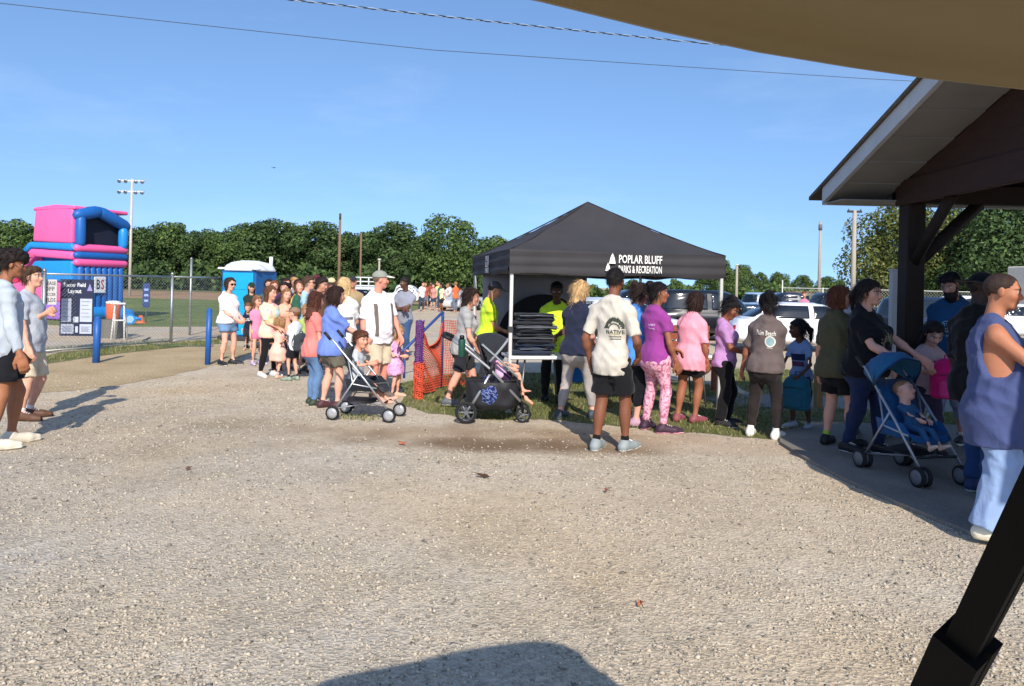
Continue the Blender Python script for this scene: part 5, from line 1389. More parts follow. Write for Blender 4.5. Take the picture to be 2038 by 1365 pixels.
        for sd in (-1, 1):
            if kind == 'tank':
                P.append(cone(neck + A @ np.array((sd * 0.038 * U, -0.006 * U, -0.008 * U)), S[sd] + A @ np.array((-sd * 0.03 * U, 0, 0.006 * U)), 0.036 * U, 0.034 * U, 0.03 * U)); continue
            P.append(cone(neck + A @ np.array((sd * 0.02 * U, -0.012 * U, -0.002 * U)), S[sd], (0.038 + fz * 0.3) * U, (rsh + 0.009) * U, 0.03 * U))
            sle = top.get('sl_ease', 0.012) * 0.72
            if sl <= 1.0:
                P.append(cone(S[sd], S[sd] + (E[sd] - S[sd]) * sl, (rsh + 0.008) * U, (rsh * (1 - sl) + rel * sl + sle) * U, 0.02 * U, cap=True))
            else:
                P.append(cone(S[sd], E[sd], (rsh + 0.008) * U, (rel + sle) * U, 0.02 * U))
                f2 = min(1.0, sl - 1.0); P.append(cone(E[sd], E[sd] + (Wr[sd] - E[sd]) * f2, (rel + sle) * U, (rwr + sle * 0.9) * U, 0.012 * U, cap=True))
        if kind == 'tank':
            P = P[:1] + P[-2:]
            for sd in (-1, 1): P.append(ell(S[sd] + A @ np.array((sd * 0.022 * U, 0.006 * U, -0.066 * U)), (0.058 * U, 0.075 * U, 0.100 * U), 0.01 * U, None, '-'))
        nk = top.get('neck', 0.046)
        P.append(ell(neck + A @ np.array((0, 0.026 * U, 0.042 * U)), (nk * U, nk * U, nk * 0.95 * U), 0.006 * U, A, '-'))
        fo = folds(top.get('amp', 0.0085) * min(1, U / 1.6)); hz_ = hem * U; up = A[:, 2]
        def shirt_post(f, X, Y, Z):
            f = fo(f, X, Y, Z)
            below = hz_ - ((X - pel[0]) * up[0] + (Y - pel[1]) * up[1] + (Z - pel[2]) * up[2])
            arm = np.minimum(*[np.sqrt((X - W_[0]) ** 2 + (Y - W_[1]) ** 2 + (Z - W_[2]) ** 2) - 0.14 * U for W_ in (Wr[-1], Wr[1])]) if sl > 1.0 else 1.0
            return np.maximum(f, np.minimum(below + 0.006 * np.sin(X * 25 + ph[0]) * np.sin(Y * 21), np.maximum(arm, -1) * 1.0) if sl <= 1.0 else f)
        shirt = solid_obj(top.get('name', 'shirt'), P, h, fabric(top['col']) if 'mat' not in top else top['mat'], t, shirt_post)
        R_.shirt = shirt
    if bottom:
        kind = bottom['kind']; bm_ = fabric(bottom['col']) if 'mat' not in bottom else bottom['mat']
        wz = 0.085 if not top else min(0.085, top.get('hem', -0.045) + 0.06)
        zw = np.unique(np.minimum(np.array([-0.115, -0.065, -0.02, 0.03, wz]), wz)) * U; e = bottom.get('ease', 0.006) * U
        P = [loft(pel, A, zw, np.interp(zw, zt, at_ * U) + e, np.interp(zw, zt, bt_ * U) + e, np.interp(zw, zt, yt_ * U), 0.035)]
        if kind == 'skirt' :
            ln = bottom['len']; zz = np.array([-ln, -0.06, wz]) * U
            P = [loft(pel, A, zz, np.array([0.10 + ln * 0.25 + fz, 0.10 + fz, 0.085 + fz]) * U, np.array([0.085 + ln * 0.22 + fz, 0.085 + fz, 0.07 + fz]) * U, None, 0.02)]
        else:
            ln = bottom.get('len', 2.0); le = bottom.get('leg', 0.008)
            for sd in (-1, 1):
                gl_ = 0.030 if female else 0.018
                P.append(ell(T(sd * 0.040, -0.032 - fz * 0.7, -0.022), (0.052 * U, (0.034 + gl_ * .5) * U, 0.060 * U), 0.04 * U, A))
                if ln <= 1.0:
                    P.append(cone(Hp[sd], Hp[sd] + (K[sd] - Hp[sd]) * ln, (rth + le * 0.6) * U, (rth * (1 - ln) + rkn * ln + le * 1.6) * U, 0.02 * U, cap=True))
                else:
                    P.append(cone(Hp[sd], K[sd], (rth + le * 0.6) * U, (rkn + le) * U, 0.025 * U))
                    f2 = min(1.0, ln - 1.0); end = K[sd] + (An[sd] - K[sd]) * f2
                    P.append(cone(K[sd], end, (rkn + le) * U, (rkn * (1 - f2) + ran * f2 + le * bottom.get('cuff', 1.2)) * U, 0.02 * U, cap=True))
                    cf = K[sd] * 0.70 + An[sd] * 0.30
                    kd = nrmz(K[sd] - An[sd]); fw = nrmz(np.array((0, 1.0, 0)) - kd * kd[1])
                    P.append(ell(cf - fw * 0.009 * U, ((rcf + le * .6) * U, (rcf + le * .6) * U, 0.08 * U), 0.02 * U, np.stack([np.cross(fw, kd), fw, kd], 1)))
        solid_obj(bottom.get('name', {'shorts': 'shorts', 'pants': 'trousers', 'leggings': 'leggings', 'skirt': 'skirt'}[kind]), P, h, bm_, t, folds(bottom.get('amp', 0.007) * min(1, U / 1.6), 0.8))
    # ---- shoes
    if dist < 30 and not barefoot:
        for sd in (-1, 1):
            heel, ball, toe, fdp, fup = S['foot%d' % sd]
            P = [cone(heel + fup * 0.004 * U, ball, 0.0265 * U, 0.0255 * U, 0.015 * U), cone(An[sd] - fup * 0.012 * U, ball, 0.0265 * U, 0.022 * U, 0.02 * U), cone(ball, toe + fdp * 0.008 * U, 0.0265 * U, 0.019 * U, 0.01 * U)]
            base = An[sd] - fup * 0.047 * U
            def flat(f, X, Y, Z, b0=base, u0=fup): return np.maximum(f, -((X - b0[0]) * u0[0] + (Y - b0[1]) * u0[1] + (Z - b0[2]) * u0[2]) + 0.0)
            P.append(cone(An[sd] + nrmz(K[sd] - An[sd]) * 0.006 * U, heel, 0.0255 * U, 0.026 * U, 0.012 * U))
            sh = solid_obj('shoe', P, max(0.0095, h * 0.8), plain(shoes, 0.6), t, flat)
            P2 = [(cone(heel, ball, 0.029 * U, 0.028 * U, 0.012 * U)), cone(ball, toe + fdp * 0.008 * U, 0.029 * U, 0.022 * U, 0.01 * U)]
            def slab(f, X, Y, Z, b0=base, u0=fup):
                d = (X - b0[0]) * u0[0] + (Y - b0[1]) * u0[1] + (Z - b0[2]) * u0[2]
                return np.maximum(f, np.maximum(-d, d - 0.014 * U))
            solid_obj('sole', P2, max(0.009, h * 0.72), plain(sole, 0.7), sh, slab)
            if dist < 10.5:
                sdv = np.cross(fdp, fup); lm = MB()
                for q_ in range(4):
                    c_ = An[sd] * (0.62 - 0.16 * q_) + ball * (0.38 + 0.16 * q_) + fup * (0.0255 - 0.0005 * q_) * U
                    lm.tube([c_ - sdv * 0.014 * U - fup * 0.004 * U, c_ + fup * 0.001 * U, c_ + sdv * 0.014 * U - fup * 0.004 * U], 0.0022 * U, 4)
                lm.build('laces', plain('e8e6e0' if sum(lin(shoes)) < 0.9 else '8a8a88', 0.8), sh)
            if sock:
                solid_obj('sock', [cone(An[sd] + nrmz(K[sd] - An[sd]) * 0.03 * U, An[sd] - fup * 0.01 * U, (ran + 0.0035) * U, (ran + 0.004) * U, 0.01, cap=True)], max(0.008, h * 0.7), fabric(sock), t)
    # ---- hair
    hm = hair_mat(hairc)
    def hnoise(amp, k=1.0):
        def post(f, X, Y, Z):
            a = np.sin(X * 95 * k + 2 * np.sin(Z * 30) + ph[5]) * np.sin(Y * 88 * k + 2 * np.sin(Z * 26) + ph[6]) + 0.5 * np.sin(Z * 70 * k + X * 40)
            b = np.sin(X * 41 + 3 * np.sin(Z * 17 + ph[7]) + Y * 13) * np.sin(Z * 33 - Y * 37 + ph[4]) + 0.6 * np.sin(Y * 55 + X * 23 + 2 * np.sin(Z * 21 + ph[3]))
            return f + amp * (a + 0.9 * b)
        return post
    def scalp(inf, c=0.0, back=-0.30):
        if cap: inf = min(inf, 0.012)
        cr = ell(hp(0, -0.06, 0.13), ((0.335 * kf + inf) * hh, (0.43 + inf) * hh, (0.375 + inf) * hh), 0.02, Hr)
        f0 = cr[0]
        def fn(X, Y, Z):
            d = f0(X, Y, Z)
            P = (X - hc[0], Y - hc[1], Z - hc[2])
            y = (P[0] * Hr[0, 1] + P[1] * Hr[1, 1] + P[2] * Hr[2, 1]) / hh; z = (P[0] * Hr[0, 2] + P[1] * Hr[1, 2] + P[2] * Hr[2, 2]) / hh
            g = (z - back) - (y + 0.42) * (0.30 - back + c) / 0.72 + 0.05 * np.sin(P[0] / hh * 19 + ph[5]) + 0.04 * np.sin(P[0] / hh * 37 + z * 15 + ph[6])
            return np.maximum(d, -g * hh * 0.75)
        return (fn, cr[1], cr[2], 0.012, '+')
    if hair != 'bald':
        P = []; am = 0.003; kk = 1.0
        if hair == 'buzz': P = [scalp(0.013)]; am = 0.0004
        elif hair == 'short': P = [scalp(0.075)] + ([] if cap else [ell(hp(0, 0.02, 0.36), (0.28 * hh, 0.36 * hh, 0.17 * hh), 0.04, Hr)]); am = 0.0015 if cap else 0.004
        elif hair == 'fade': P = [scalp(0.03), ell(hp(0, -0.05, 0.24), (0.33 * hh, 0.42 * hh, 0.33 * hh), 0.02, Hr)]; am = 0.003; kk = 1.6
        elif hair == 'curly': P = [scalp(0.09), ell(hp(0, 0.02, 0.42), (0.42 * hh, 0.50 * hh, 0.28 * hh), 0.04, Hr)] + [ell(hp(0.34 * math.cos(a) , 0.05 + 0.42 * math.sin(a), 0.34 + 0.1 * math.sin(3 * a)), (0.15 * hh,) * 3, 0.02) for a in [i / 9 * 6.283 for i in range(9)]]; am = 0.008; kk = 0.9
        elif hair == 'afro': P = [scalp(0.16, -0.1)]; am = 0.006
        elif hair in ('bob', 'long', 'bun', 'pony', 'puff', 'half'):
            P = [scalp(0.075)]; am = 0.0038
            if hair == 'bob': P += [ell(hp(0, -0.16, -0.08), (0.40 * hh, 0.36 * hh, 0.40 * hh), 0.03, Hr)] + [cone(hp(sd * 0.33, 0.02, 0.1), hp(sd * 0.33, 0.0, -0.42), 0.09 * hh, 0.1 * hh, 0.03) for sd in (-1, 1)]; am = 0.004
            if hair == 'long':
                P += [cone(hp(0, -0.22, 0.0), hp(0, -0.36, -1.0), 0.30 * hh, 0.24 * hh, 0.05), cone(hp(-0.26, -0.1, 0), hp(-0.28, -0.22, -0.9), 0.13 * hh, 0.1 * hh, 0.04), cone(hp(0.26, -0.1, 0), hp(0.28, -0.22, -0.9), 0.13 * hh, 0.1 * hh, 0.04)]; am = 0.004
            if hair == 'half': P += [cone(hp(0, -0.24, 0.0), hp(0, -0.36, -0.62), 0.27 * hh, 0.2 * hh, 0.05)]; am = 0.004
            if hair == 'bun': P += [ell(hp(0, -0.42, 0.44), (0.22 * hh, 0.2 * hh, 0.19 * hh), 0.012), cone(hp(0, -0.35, -0.05), hp(0, -0.32, -0.3), 0.2 * hh, 0.12 * hh, 0.03)]
            if hair == 'puff': P += [ell(hp(0, -0.2, 0.56), (0.24 * hh, 0.24 * hh, 0.2 * hh), 0.02)]; am = 0.004
            if hair == 'pony': P += [ell(hp(0, -0.5, 0.16), (0.1 * hh,) * 3, 0.02), cone(hp(0, -0.52, 0.16), hp(0.02, -0.72, -0.2), 0.1 * hh, 0.13 * hh, 0.02), cone(hp(0.02, -0.72, -0.2), hp(0.05, -0.7, -0.85), 0.13 * hh, 0.05 * hh, 0.03)]
        hair_obj('hair', P, max(0.0078, h * 0.7), hm, t, hnoise(am, kk), hc, Hr, hh, 0 if dist > 25 or cap or hair == 'buzz' else int(900 if dist < 11 else 420), {'curly': 1.0, 'afro': 1.0, 'buzz': 0.0, 'fade': 0.15}.get(hair, 0.12), rg, {'buzz': 0.12, 'fade': 0.15, 'curly': 0.3, 'afro': 0.3, 'short': 0.3}.get(hair, 0.55))
    if beard:
        P = [ell(hp(0, 0.22, -0.40), (0.25 * hh, 0.22 * hh, 0.26 * hh), 0.03, Hr), cone(hp(-0.26, 0.06, -0.1), hp(-0.2, 0.16, -0.42), 0.06 * hh, 0.1 * hh, 0.03), cone(hp(0.26, 0.06, -0.1), hp(0.2, 0.16, -0.42), 0.06 * hh, 0.1 * hh, 0.03), cone(hp(-0.12, 0.40, -0.22), hp(0.12, 0.40, -0.22), 0.04 * hh, 0.04 * hh, 0.02)]
        if beard > 1: P.append(ell(hp(0, 0.24, -0.58), (0.2 * hh, 0.18 * hh, 0.26 * hh), 0.04, Hr))
        hair_obj('beard', P, max(0.0078, h * 0.7), hm, t, hnoise(0.003), hc, Hr, hh, 300, 0.2, rg, 0.3)
    if cap:
        cm = fabric(cap['col']); z0 = 0.16
        dome = ell(hp(0, -0.05, 0.17), (0.385 * hh, 0.475 * hh, 0.40 * hh), 0.01, Hr)
        def capcut(f, X, Y, Z):
            P = (X - hc[0], Y - hc[1], Z - hc[2]); z = P[0] * Hr[0, 2] + P[1] * Hr[1, 2] + P[2] * Hr[2, 2]; y = P[0] * Hr[0, 1] + P[1] * Hr[1, 1] + P[2] * Hr[2, 1]
            return np.maximum(f, (z0 * hh - z) - 0.12 * (0.3 * hh + y) * 0)
        co = solid_obj(cap.get('name', 'cap'), [dome], max(0.007, h * 0.6), cm, t, capcut)
        if cap.get('straw'):
            V, F = solid([loft(hc, Hr, np.array([0.13, 0.17, 0.20]) * hh, np.array([0.86, 0.85, 0.5]) * hh, np.array([0.92, 0.9, 0.55]) * hh, None, p=2)], max(0.009, h * 0.6)); link('brim', quads_mesh('brim', V, F), cm, co, True)
        else:
            bs = -1 if cap.get('back') else 1
            V, F = solid([ell(hp(0, 0.52 * bs, 0.20), (0.30 * hh, 0.36 * hh, 0.045 * hh), 0.01, Hr @ rot('X', -0.14 * bs))], max(0.006, h * 0.5)); link('brim', quads_mesh('brim', V, F), fabric(cap.get('brim', cap['col'])), co, True)
    if band:
        pr = scalp(0.075); 
        def bandcut(f, X, Y, Z):
            P = (X - hc[0], Y - hc[1], Z - hc[2]); z = (P[0] * Hr[0, 2] + P[1] * Hr[1, 2] + P[2] * Hr[2, 2]) / hh; y = (P[0] * Hr[0, 1] + P[1] * Hr[1, 1] + P[2] * Hr[2, 1]) / hh
            return np.maximum(f, (np.abs(z - 0.14 - 0.42 * y) - 0.085) * hh)
        solid_obj('headband', [ell(hp(0, -0.06, 0.13), (0.41 * hh, 0.505 * hh, 0.45 * hh), 0.02, Hr)], max(0.0065, h * 0.6), fabric(band), t, bandcut)
    if glasses:
        mb = MB()
        for sd in (-1, 1):
            c = hp(sd * 0.15, 0.40, 0.02); ax = Hr @ np.array((sd * 0.25, 1, 0)); mb.cyl(c, ax, 0.105 * hh, 0.02 * hh, 12)
            mb.tube([hp(sd * 0.25, 0.37, 0.03), hp(sd * 0.36, 0.0, 0.03)], 0.012 * hh, 5)
        mb.tube([hp(-0.06, 0.42, 0.04), hp(0.06, 0.42, 0.04)], 0.014 * hh, 5)
        mb.build('glasses', plain('16161a', 0.2), t)
    return R_

def decal(Rg, polys, m, name='print', y=1.0, lift=0.004, up=None):
    """lay flat print (list of (verts2d in torso metres, faces)) on the shirt; y=+1 chest, -1 back"""
    me = Rg.shirt.data
    bvh = BVHTree.FromPolygons([v.co for v in me.vertices], [tuple(p.vertices) for p in me.polygons])
    VV, FF = [], []
    d = Vector(Rg.A @ np.array((0, -y, 0)))
    for V2, F2 in polys:
        o = len(VV)
        for (x, z) in V2:
            # lettering must read from outside: mirror on the back
            p = Vector(Rg.pel + Rg.A @ np.array((-x if y > 0 else x, y * 0.6, z)))
            hit = bvh.ray_cast(p, d)
            q = hit[0] if hit[0] is not None else p + d * 0.45
            VV.append(q - d * lift)
        FF += [tuple(i + o for i in f) for f in F2]
    return MB().raw(VV, FF).build(name, m, Rg.shirt, fix=False)
def gridq(x0, x1, z0, z1, nx=6, nz=3):
    V = [(x0 + (x1 - x0) * i / nx, z0 + (z1 - z0) * j / nz) for j in range(nz + 1) for i in range(nx + 1)]
    return V, [(j * (nx + 1) + i, j * (nx + 1) + i + 1, (j + 1) * (nx + 1) + i + 1, (j + 1) * (nx + 1) + i) for j in range(nz) for i in range(nx)]
def ringq(cx, cz, r0, r1, a0=0.0, a1=6.283, n=28, sz=1.0):
    V = []
    for i in range(n + 1):
        a = a0 + (a1 - a0) * i / n
        V += [(cx + r0 * math.cos(a), cz + sz * r0 * math.sin(a)), (cx + r1 * math.cos(a), cz + sz * r1 * math.sin(a))]
    return V, [(2 * i, 2 * i + 1, 2 * i + 3, 2 * i + 2) for i in range(n)]
def textq(s, size, cx, cz, wmax=None):
    V, F = text_tris(s, size, True); w = max(v[0] for v in V) - min(v[0] for v in V); k = min(1, wmax / w) if wmax else 1
    return [(cx + v[0] * k, cz + v[1]) for v in V], F
# ---------------------------------------------------------------- who stands where
def pat_mat(name, stops, scale, rough=0.9):
    m, n, l, b = nodes_mat(name); b.inputs['Roughness'].default_value = rough; b.inputs['Specular IOR Level'].default_value = 0.15
    tc = N(n, 'ShaderNodeTexCoord'); no = N(n, 'ShaderNodeTexNoise', i_Scale=scale, i_Detail=3.0, i_Distortion=0.6); l.new(tc.outputs['Object'], no.inputs['Vector'])
    l.new(ramp(n, l, no.outputs['Fac'], stops), b.inputs['Base Color']); return m
TIEDYE = pat_mat('tie_dye', [(0.30, '9fc0dc'), (0.42, 'e8dca0'), (0.52, 'efc9b4'), (0.6, 'e8a0a8'), (0.7, 'e6d48c')], 4.5)
CAMO = pat_mat('pink_camo', [(0.38, 'a8647c'), (0.47, 'd795ab'), (0.55, 'e9b9c6'), (0.63, 'b8758e')], 22)
FLORAL = pat_mat('lavender_print', [(0.4, 'd79cc8'), (0.52, 'e6b8da'), (0.6, 'c07ab4')], 30)
INKW = mat('ink_white', 'dcdad4', 0.85, var=0.05); INKD = mat('ink_dark', '3a4238', 0.85, var=0.1)
SH = lambda px, py: at(px, py)
def on(px, py): q = at(px, py, SLZ); return q
fair, tan_, brown, dark, deep = 'd6a187', 'c08a6a', '8c5a40', '6a4230', '4a2e22'

# far left
P_youth = person('tall youth with dark curls, pale grey sweatshirt and black shorts at the left edge', at(4, 890), 82, 1.87, '9a6546', '1e1512', 'curly', top=dict(col='aeb6be', sleeve=1.93, hem=-0.055, ease=0.016, sl_ease=0.016, name='sweatshirt', amp=0.008), bottom=dict(kind='shorts', col='1d1e22', len=0.72, leg=0.016), shoes='d6ccb6', sole='e0d8c4', armL='relaxed', armR=(0.15, 0.05, 0.475))
P_cargo = person('man in grey tee and cream cargo shorts beside the curly youth', at(52, 834), 112, 1.74, fair, '4a3526', 'short', fat=0.010, top=dict(col='aab0b8', hem=-0.06, ease=0.014, sleeve=0.8), bottom=dict(kind='shorts', col='cdbfa6', len=0.95, leg=0.012, amp=0.006), shoes='5b3d2b', sole='3a2a20', sock='e4e2dc', armL=(0.02, 0.115, 0.71), armR=(0.165, 0.06, 0.47))
# queue on the left
person('woman in white tee and denim shorts holding her bag, left end of the queue', at(453, 726), 138, 1.66, 'dba68e', '33241c', 'bob', True, 0.026, armL='front', armR=(0.05, 0.17, 0.55), glasses=True, top=dict(col='eeeef2', ease=0.016, hem=-0.012, sleeve=0.85, sl_ease=0.02), bottom=dict(kind='shorts', col='6d8db2', len=0.48, leg=0.014), shoes='222226')
person('woman in dark green hooded top, behind the small navy-shirted boy', at(499, 692), 175, 1.56, 'c99a80', '2a1d16', 'long', True, 0.01, armL='front', armR='front', cap=dict(col='22382c', name='hood', brim='22382c'), top=dict(col='26332c', sleeve=1.9), bottom=dict(kind='pants', col='3a2430', len=1.95))
q = person('small boy in navy lettered tee standing right of the white-shirted woman', at(493, 697), 178, 1.10, fair, '6a4a30', 'short', child=True, top=dict(col='1f2638', hem=-0.06), bottom=dict(kind='shorts', col='2a2c34', len=0.85, leg=0.016), shoes='caa48a')
decal(q, [textq('USA', 0.09, 0, 0.20)], INKW)
person('child in pink tee and pink shorts half hidden behind the tie-dye shirt', at(511, 726), 150, 1.34, fair, '6a4a34', 'long', True, child=True, top=dict(col='d98aa8', hem=-0.06), bottom=dict(kind='shorts', col='d77a9c', len=0.5), shoes='b9a8c8')
person('girl in pastel tie-dye tee and black leggings, brown hair, in the queue', at(536, 750), 142, 1.54, fair, '5a3a26', 'long', True, 0.006, armL='down', armR='front', top=dict(col='e8d8b0', mat=TIEDYE, hem=-0.06, ease=0.016, sleeve=0.85), bottom=dict(kind='leggings', col='1b1b1e', len=1.9, leg=0.005), shoes='cfcfcf', feet=((-0.06, 0.0), (0.07, -0.06)))
person('little girl in a peach dress holding up her hand in the queue', at(552, 752), 40, 1.03, fair, '9a7450', 'bob', True, child=True, armL='down', armR=(0.10, 0.22, 0.60), top=dict(col='efb9a6', hem=-0.20, flare=0.07, sleeve=0.5, name='dress'), bottom=dict(kind='shorts', col='efb9a6', len=0.25), shoes='d0a890')
P_capboy = person('boy with sandy cap, white patterned shirt and grey backpack in the queue', at(582, 757), 315, 1.20, fair, '6a4a34', 'short', child=True, armL='front', armR='down', cap=dict(col='8a6f5c'), top=dict(col='dadfe2', hem=-0.07, sleeve=0.7), bottom=dict(kind='shorts', col='1f1f22', len=0.75, leg=0.016), shoes='8a9a8a', sole='b6c890', sock='1c1c1c')
person('woman with sunglasses and dark hair in purple top deep in the queue', at(570, 716), 170, 1.68, 'd09a84', '2c1c1a', 'bob', True, 0.01, glasses=True, armL='fold', armR='fold', top=dict(col='4a2a5e'), bottom=dict(kind='pants', col='39424f', len=1.95))
P_specs = person('tall man in sunglasses and light blue tee with a green backpack in the queue', at(612, 738), 100, 1.72, fair, '5a4432', 'short', glasses=True, armL='down', armR='down', top=dict(col='9fc4e0'), bottom=dict(kind='shorts', col='4a4a52', len=0.9))
P_coral = person('girl with long auburn hair, coral tee and blue jeans, left of the blue-shirted mother', at(622, 806), 62, 1.50, 'd99a80', '4e2c1f', 'long', True, 0.004, armL='front', armR='down', top=dict(col='dd8078', hem=-0.06), bottom=dict(kind='pants', col='5d7ba0', len=1.95, leg=0.010), shoes='2f3a2c', sole='d9d9c8')
person('man in straw hat and dark shirt deep in the queue', at(655, 716), 165, 1.70, 'c99a80', '6a5a48', 'short', cap=dict(col='d4bd90', straw=True, name='straw_hat'), top=dict(col='3c3a3e'), bottom=dict(kind='pants', col='2e3038', len=1.95))
person('woman with brown hair glimpsed left of the sunglassed woman in the queue', at(548, 712), 165, 1.62, 'd09c84', '7a4a30', 'long', True, 0.01, top=dict(col='7a4a5c'), bottom=dict(kind='pants', col='3a3f52', len=1.95))
person('small dark-haired child in cream at the back of the queue', at(602, 716), 180, 1.46, 'd6a58e', '3c2418', 'bob', True, child=True, top=dict(col='e4ddcc'), bottom=dict(kind='shorts', col='56607a', len=0.7))
person('man with grey hair at the back of the queue behind the straw hat', at(640, 705), 190, 1.70, 'cf9a84', '77706a', 'short', top=dict(col='5a4a50'), bottom=dict(kind='pants', col='33363f', len=1.95))
person('dark-haired woman in brown top at the back of the queue', at(590, 704), 185, 1.66, 'c2907a', '241815', 'long', True, top=dict(col='6e4a42'), bottom=dict(kind='pants', col='3d3a44', len=1.95))
person('blond youth at the back of the queue left of the green backpack', at(586, 697), 172, 1.70, 'd9a890', 'b08a58', 'short', top=dict(col='8aa2b8'), bottom=dict(kind='shorts', col='44485a', len=0.85))
person('woman in black top and dark hair behind the peach dress', at(560, 722), 172, 1.60, 'cf9a86', '1e1614', 'long', True, 0.01, armL='fold', armR='fold', top=dict(col='23222a'), bottom=dict(kind='pants', col='2c3444', len=1.95))
person('woman in mustard top partly hidden behind the cap boy', at(594, 722), 160, 1.62, 'd6a086', '5e3e28', 'bob', True, 0.015, top=dict(col='c8a45c'), bottom=dict(kind='shorts', col='4a5a72', len=0.6))
person('bearded man in maroon cap near the back of the left queue', at(628, 712), 178, 1.76, 'c98f78', '3a2a20', 'short', beard=1, cap=dict(col='5e2430'), top=dict(col='4a4d58'), bottom=dict(kind='shorts', col='6a655a', len=0.9))
person('woman in rose top between the straw hat and the sunglassed man', at(640, 724), 165, 1.60, 'd9a48e', '8a5c38', 'long', True, 0.012, top=dict(col='b87a86'), bottom=dict(kind='pants', col='343a4c', len=1.95))
person('tall man in brown tee glimpsed behind the long auburn hair', at(632, 745), 120, 1.70, 'c58e72', '2c2019', 'short', top=dict(col='6a4c3c'), bottom=dict(kind='pants', col='3a3d48', len=1.95))
person('child in lime top low between grown-ups in the left queue', at(606, 742), 170, 1.24, 'd8a48c', 'a8804c', 'bob', True, child=True, top=dict(col='a8c070'), bottom=dict(kind='shorts', col='4a5a82', len=0.6))
person('woman in teal top at the very back left of the queue', at(532, 700), 170, 1.64, 'cf9c88', '3a2418', 'long', True, 0.01, top=dict(col='3a6a72'), bottom=dict(kind='pants', col='30343e', len=1.95))
person('woman in grey hoodie behind the blond woman in the queue', at(672, 728), 150, 1.66, 'd09a84', '4a3020', 'bob', True, 0.01, top=dict(col='6c6f76', sleeve=1.9), bottom=dict(kind='pants', col='2a2e3a', len=1.95))
person('woman in peach top glimpsed between the tie-dye girl and the cap boy', at(566, 736), 168, 1.48, 'd6a28a', '7a5434', 'long', True, 0.01, top=dict(col='e0a890'), bottom=dict(kind='shorts', col='56607a', len=0.6))
person('dark-skinned man in white tee at the back of the left queue', at(574, 690), 176, 1.78, '5a3a2c', '17110f', 'fade', top=dict(col='dcdcde'), bottom=dict(kind='pants', col='3a3d48', len=1.95))
person('woman with high ponytail in navy top at the back of the left queue', at(617, 700), 168, 1.66, 'cf9a82', '5a3820', 'pony', True, top=dict(col='27304a'), bottom=dict(kind='pants', col='2c2e36', len=1.95))
person('man in tan shirt and dark cap behind the blond woman', at(700, 716), 170, 1.74, 'c08a70', '3a2a20', 'short', cap=dict(col='2c2e36'), top=dict(col='a08a68'), bottom=dict(kind='pants', col='3a4252', len=1.95))
# mother with the umbrella stroller and her group
P_mom = person('mother in periwinkle tee and olive shorts pushing the small stroller', at(658, 812), 76, 1.58, 'dba58e', '33221a', 'bob', True, 0.024, armL=(-0.08, 0.25, 0.60), armR=(0.09, 0.25, 0.60), top=dict(col='6e86cc', hem=-0.05, ease=0.018, sleeve=0.8, sl_ease=0.018), bottom=dict(kind='shorts', col='6a6558', len=0.62, leg=0.016), shoes='4a2c30', sole='2a2024', feet=((-0.05, -0.05), (0.06, 0.05)))
P_blonde = person('woman with straight blond hair seen from behind in white tee with grey stripe', at(687, 778), 12, 1.70, fair, 'c8a878', 'long', True, 0.014, armL='front', armR='front', top=dict(col='eeeef0', hem=-0.06, sleeve=0.8), bottom=dict(kind='shorts', col='5a6478', len=0.6), shoes='6a6a70')
decal(P_blonde, [gridq(-0.16, 0.16, 0.245, 0.285, 10, 2)], fabric('6d7076'), 'stripe', -1, 0.006)
P_dad = person('man in white cap, white tee and khaki shorts with dark backpack straps', at(752, 792), 150, 1.80, 'd8927c', '6a5444', 'short', fat=0.03, head=(-45, 0, 0), cap=dict(col='8c8f84', brim='f0ece2'), armL=(-0.10, 0.16, 0.50), armR='down', top=dict(col='e9e7ec', hem=-0.06, ease=0.02, sleeve=0.85, sl_ease=0.022), bottom=dict(kind='shorts', col='c4b69e', len=0.98, leg=0.02), shoes='6a5a4c')
for sx in (-1, 1):
    decal(P_dad, [gridq(sx * 0.13 - 0.024, sx * 0.13 + 0.024, 0.02, 0.47, 2, 14)], fabric('6e625c'), 'backpack_strap', 1, 0.010)
decal(P_dad, [textq('SOUTH', 0.05, 0.0, 0.2, 0.2)], plain('a8b4bc', 0.8))
P_pinkgirl = person('little blond girl in lavender pink dress beside the small stroller', at(786, 790), 120, 1.06, 'dda58c', 'c09a68', 'bob', True, child=True, armL='chest', armR=(0.07, 0.14, 0.62), top=dict(col='d79cc8', mat=FLORAL, hem=-0.17, flare=0.06, sleeve=0.55, name='dress'), bottom=dict(kind='shorts', col='e6c4d8', len=0.45), shoes='d8a890', barefoot=False)
person('man in grey tee and jeans standing far behind the white cap', at(799, 716), 200, 1.76, '5c3c2e', '1c1614', 'fade', fat=0.012, head=(50, 0, 0), armL='fold', armR='fold', top=dict(col='8a8d98', hem=-0.06), bottom=dict(kind='pants', col='3c5478', len=1.95, leg=0.012), shoes='2e3038')
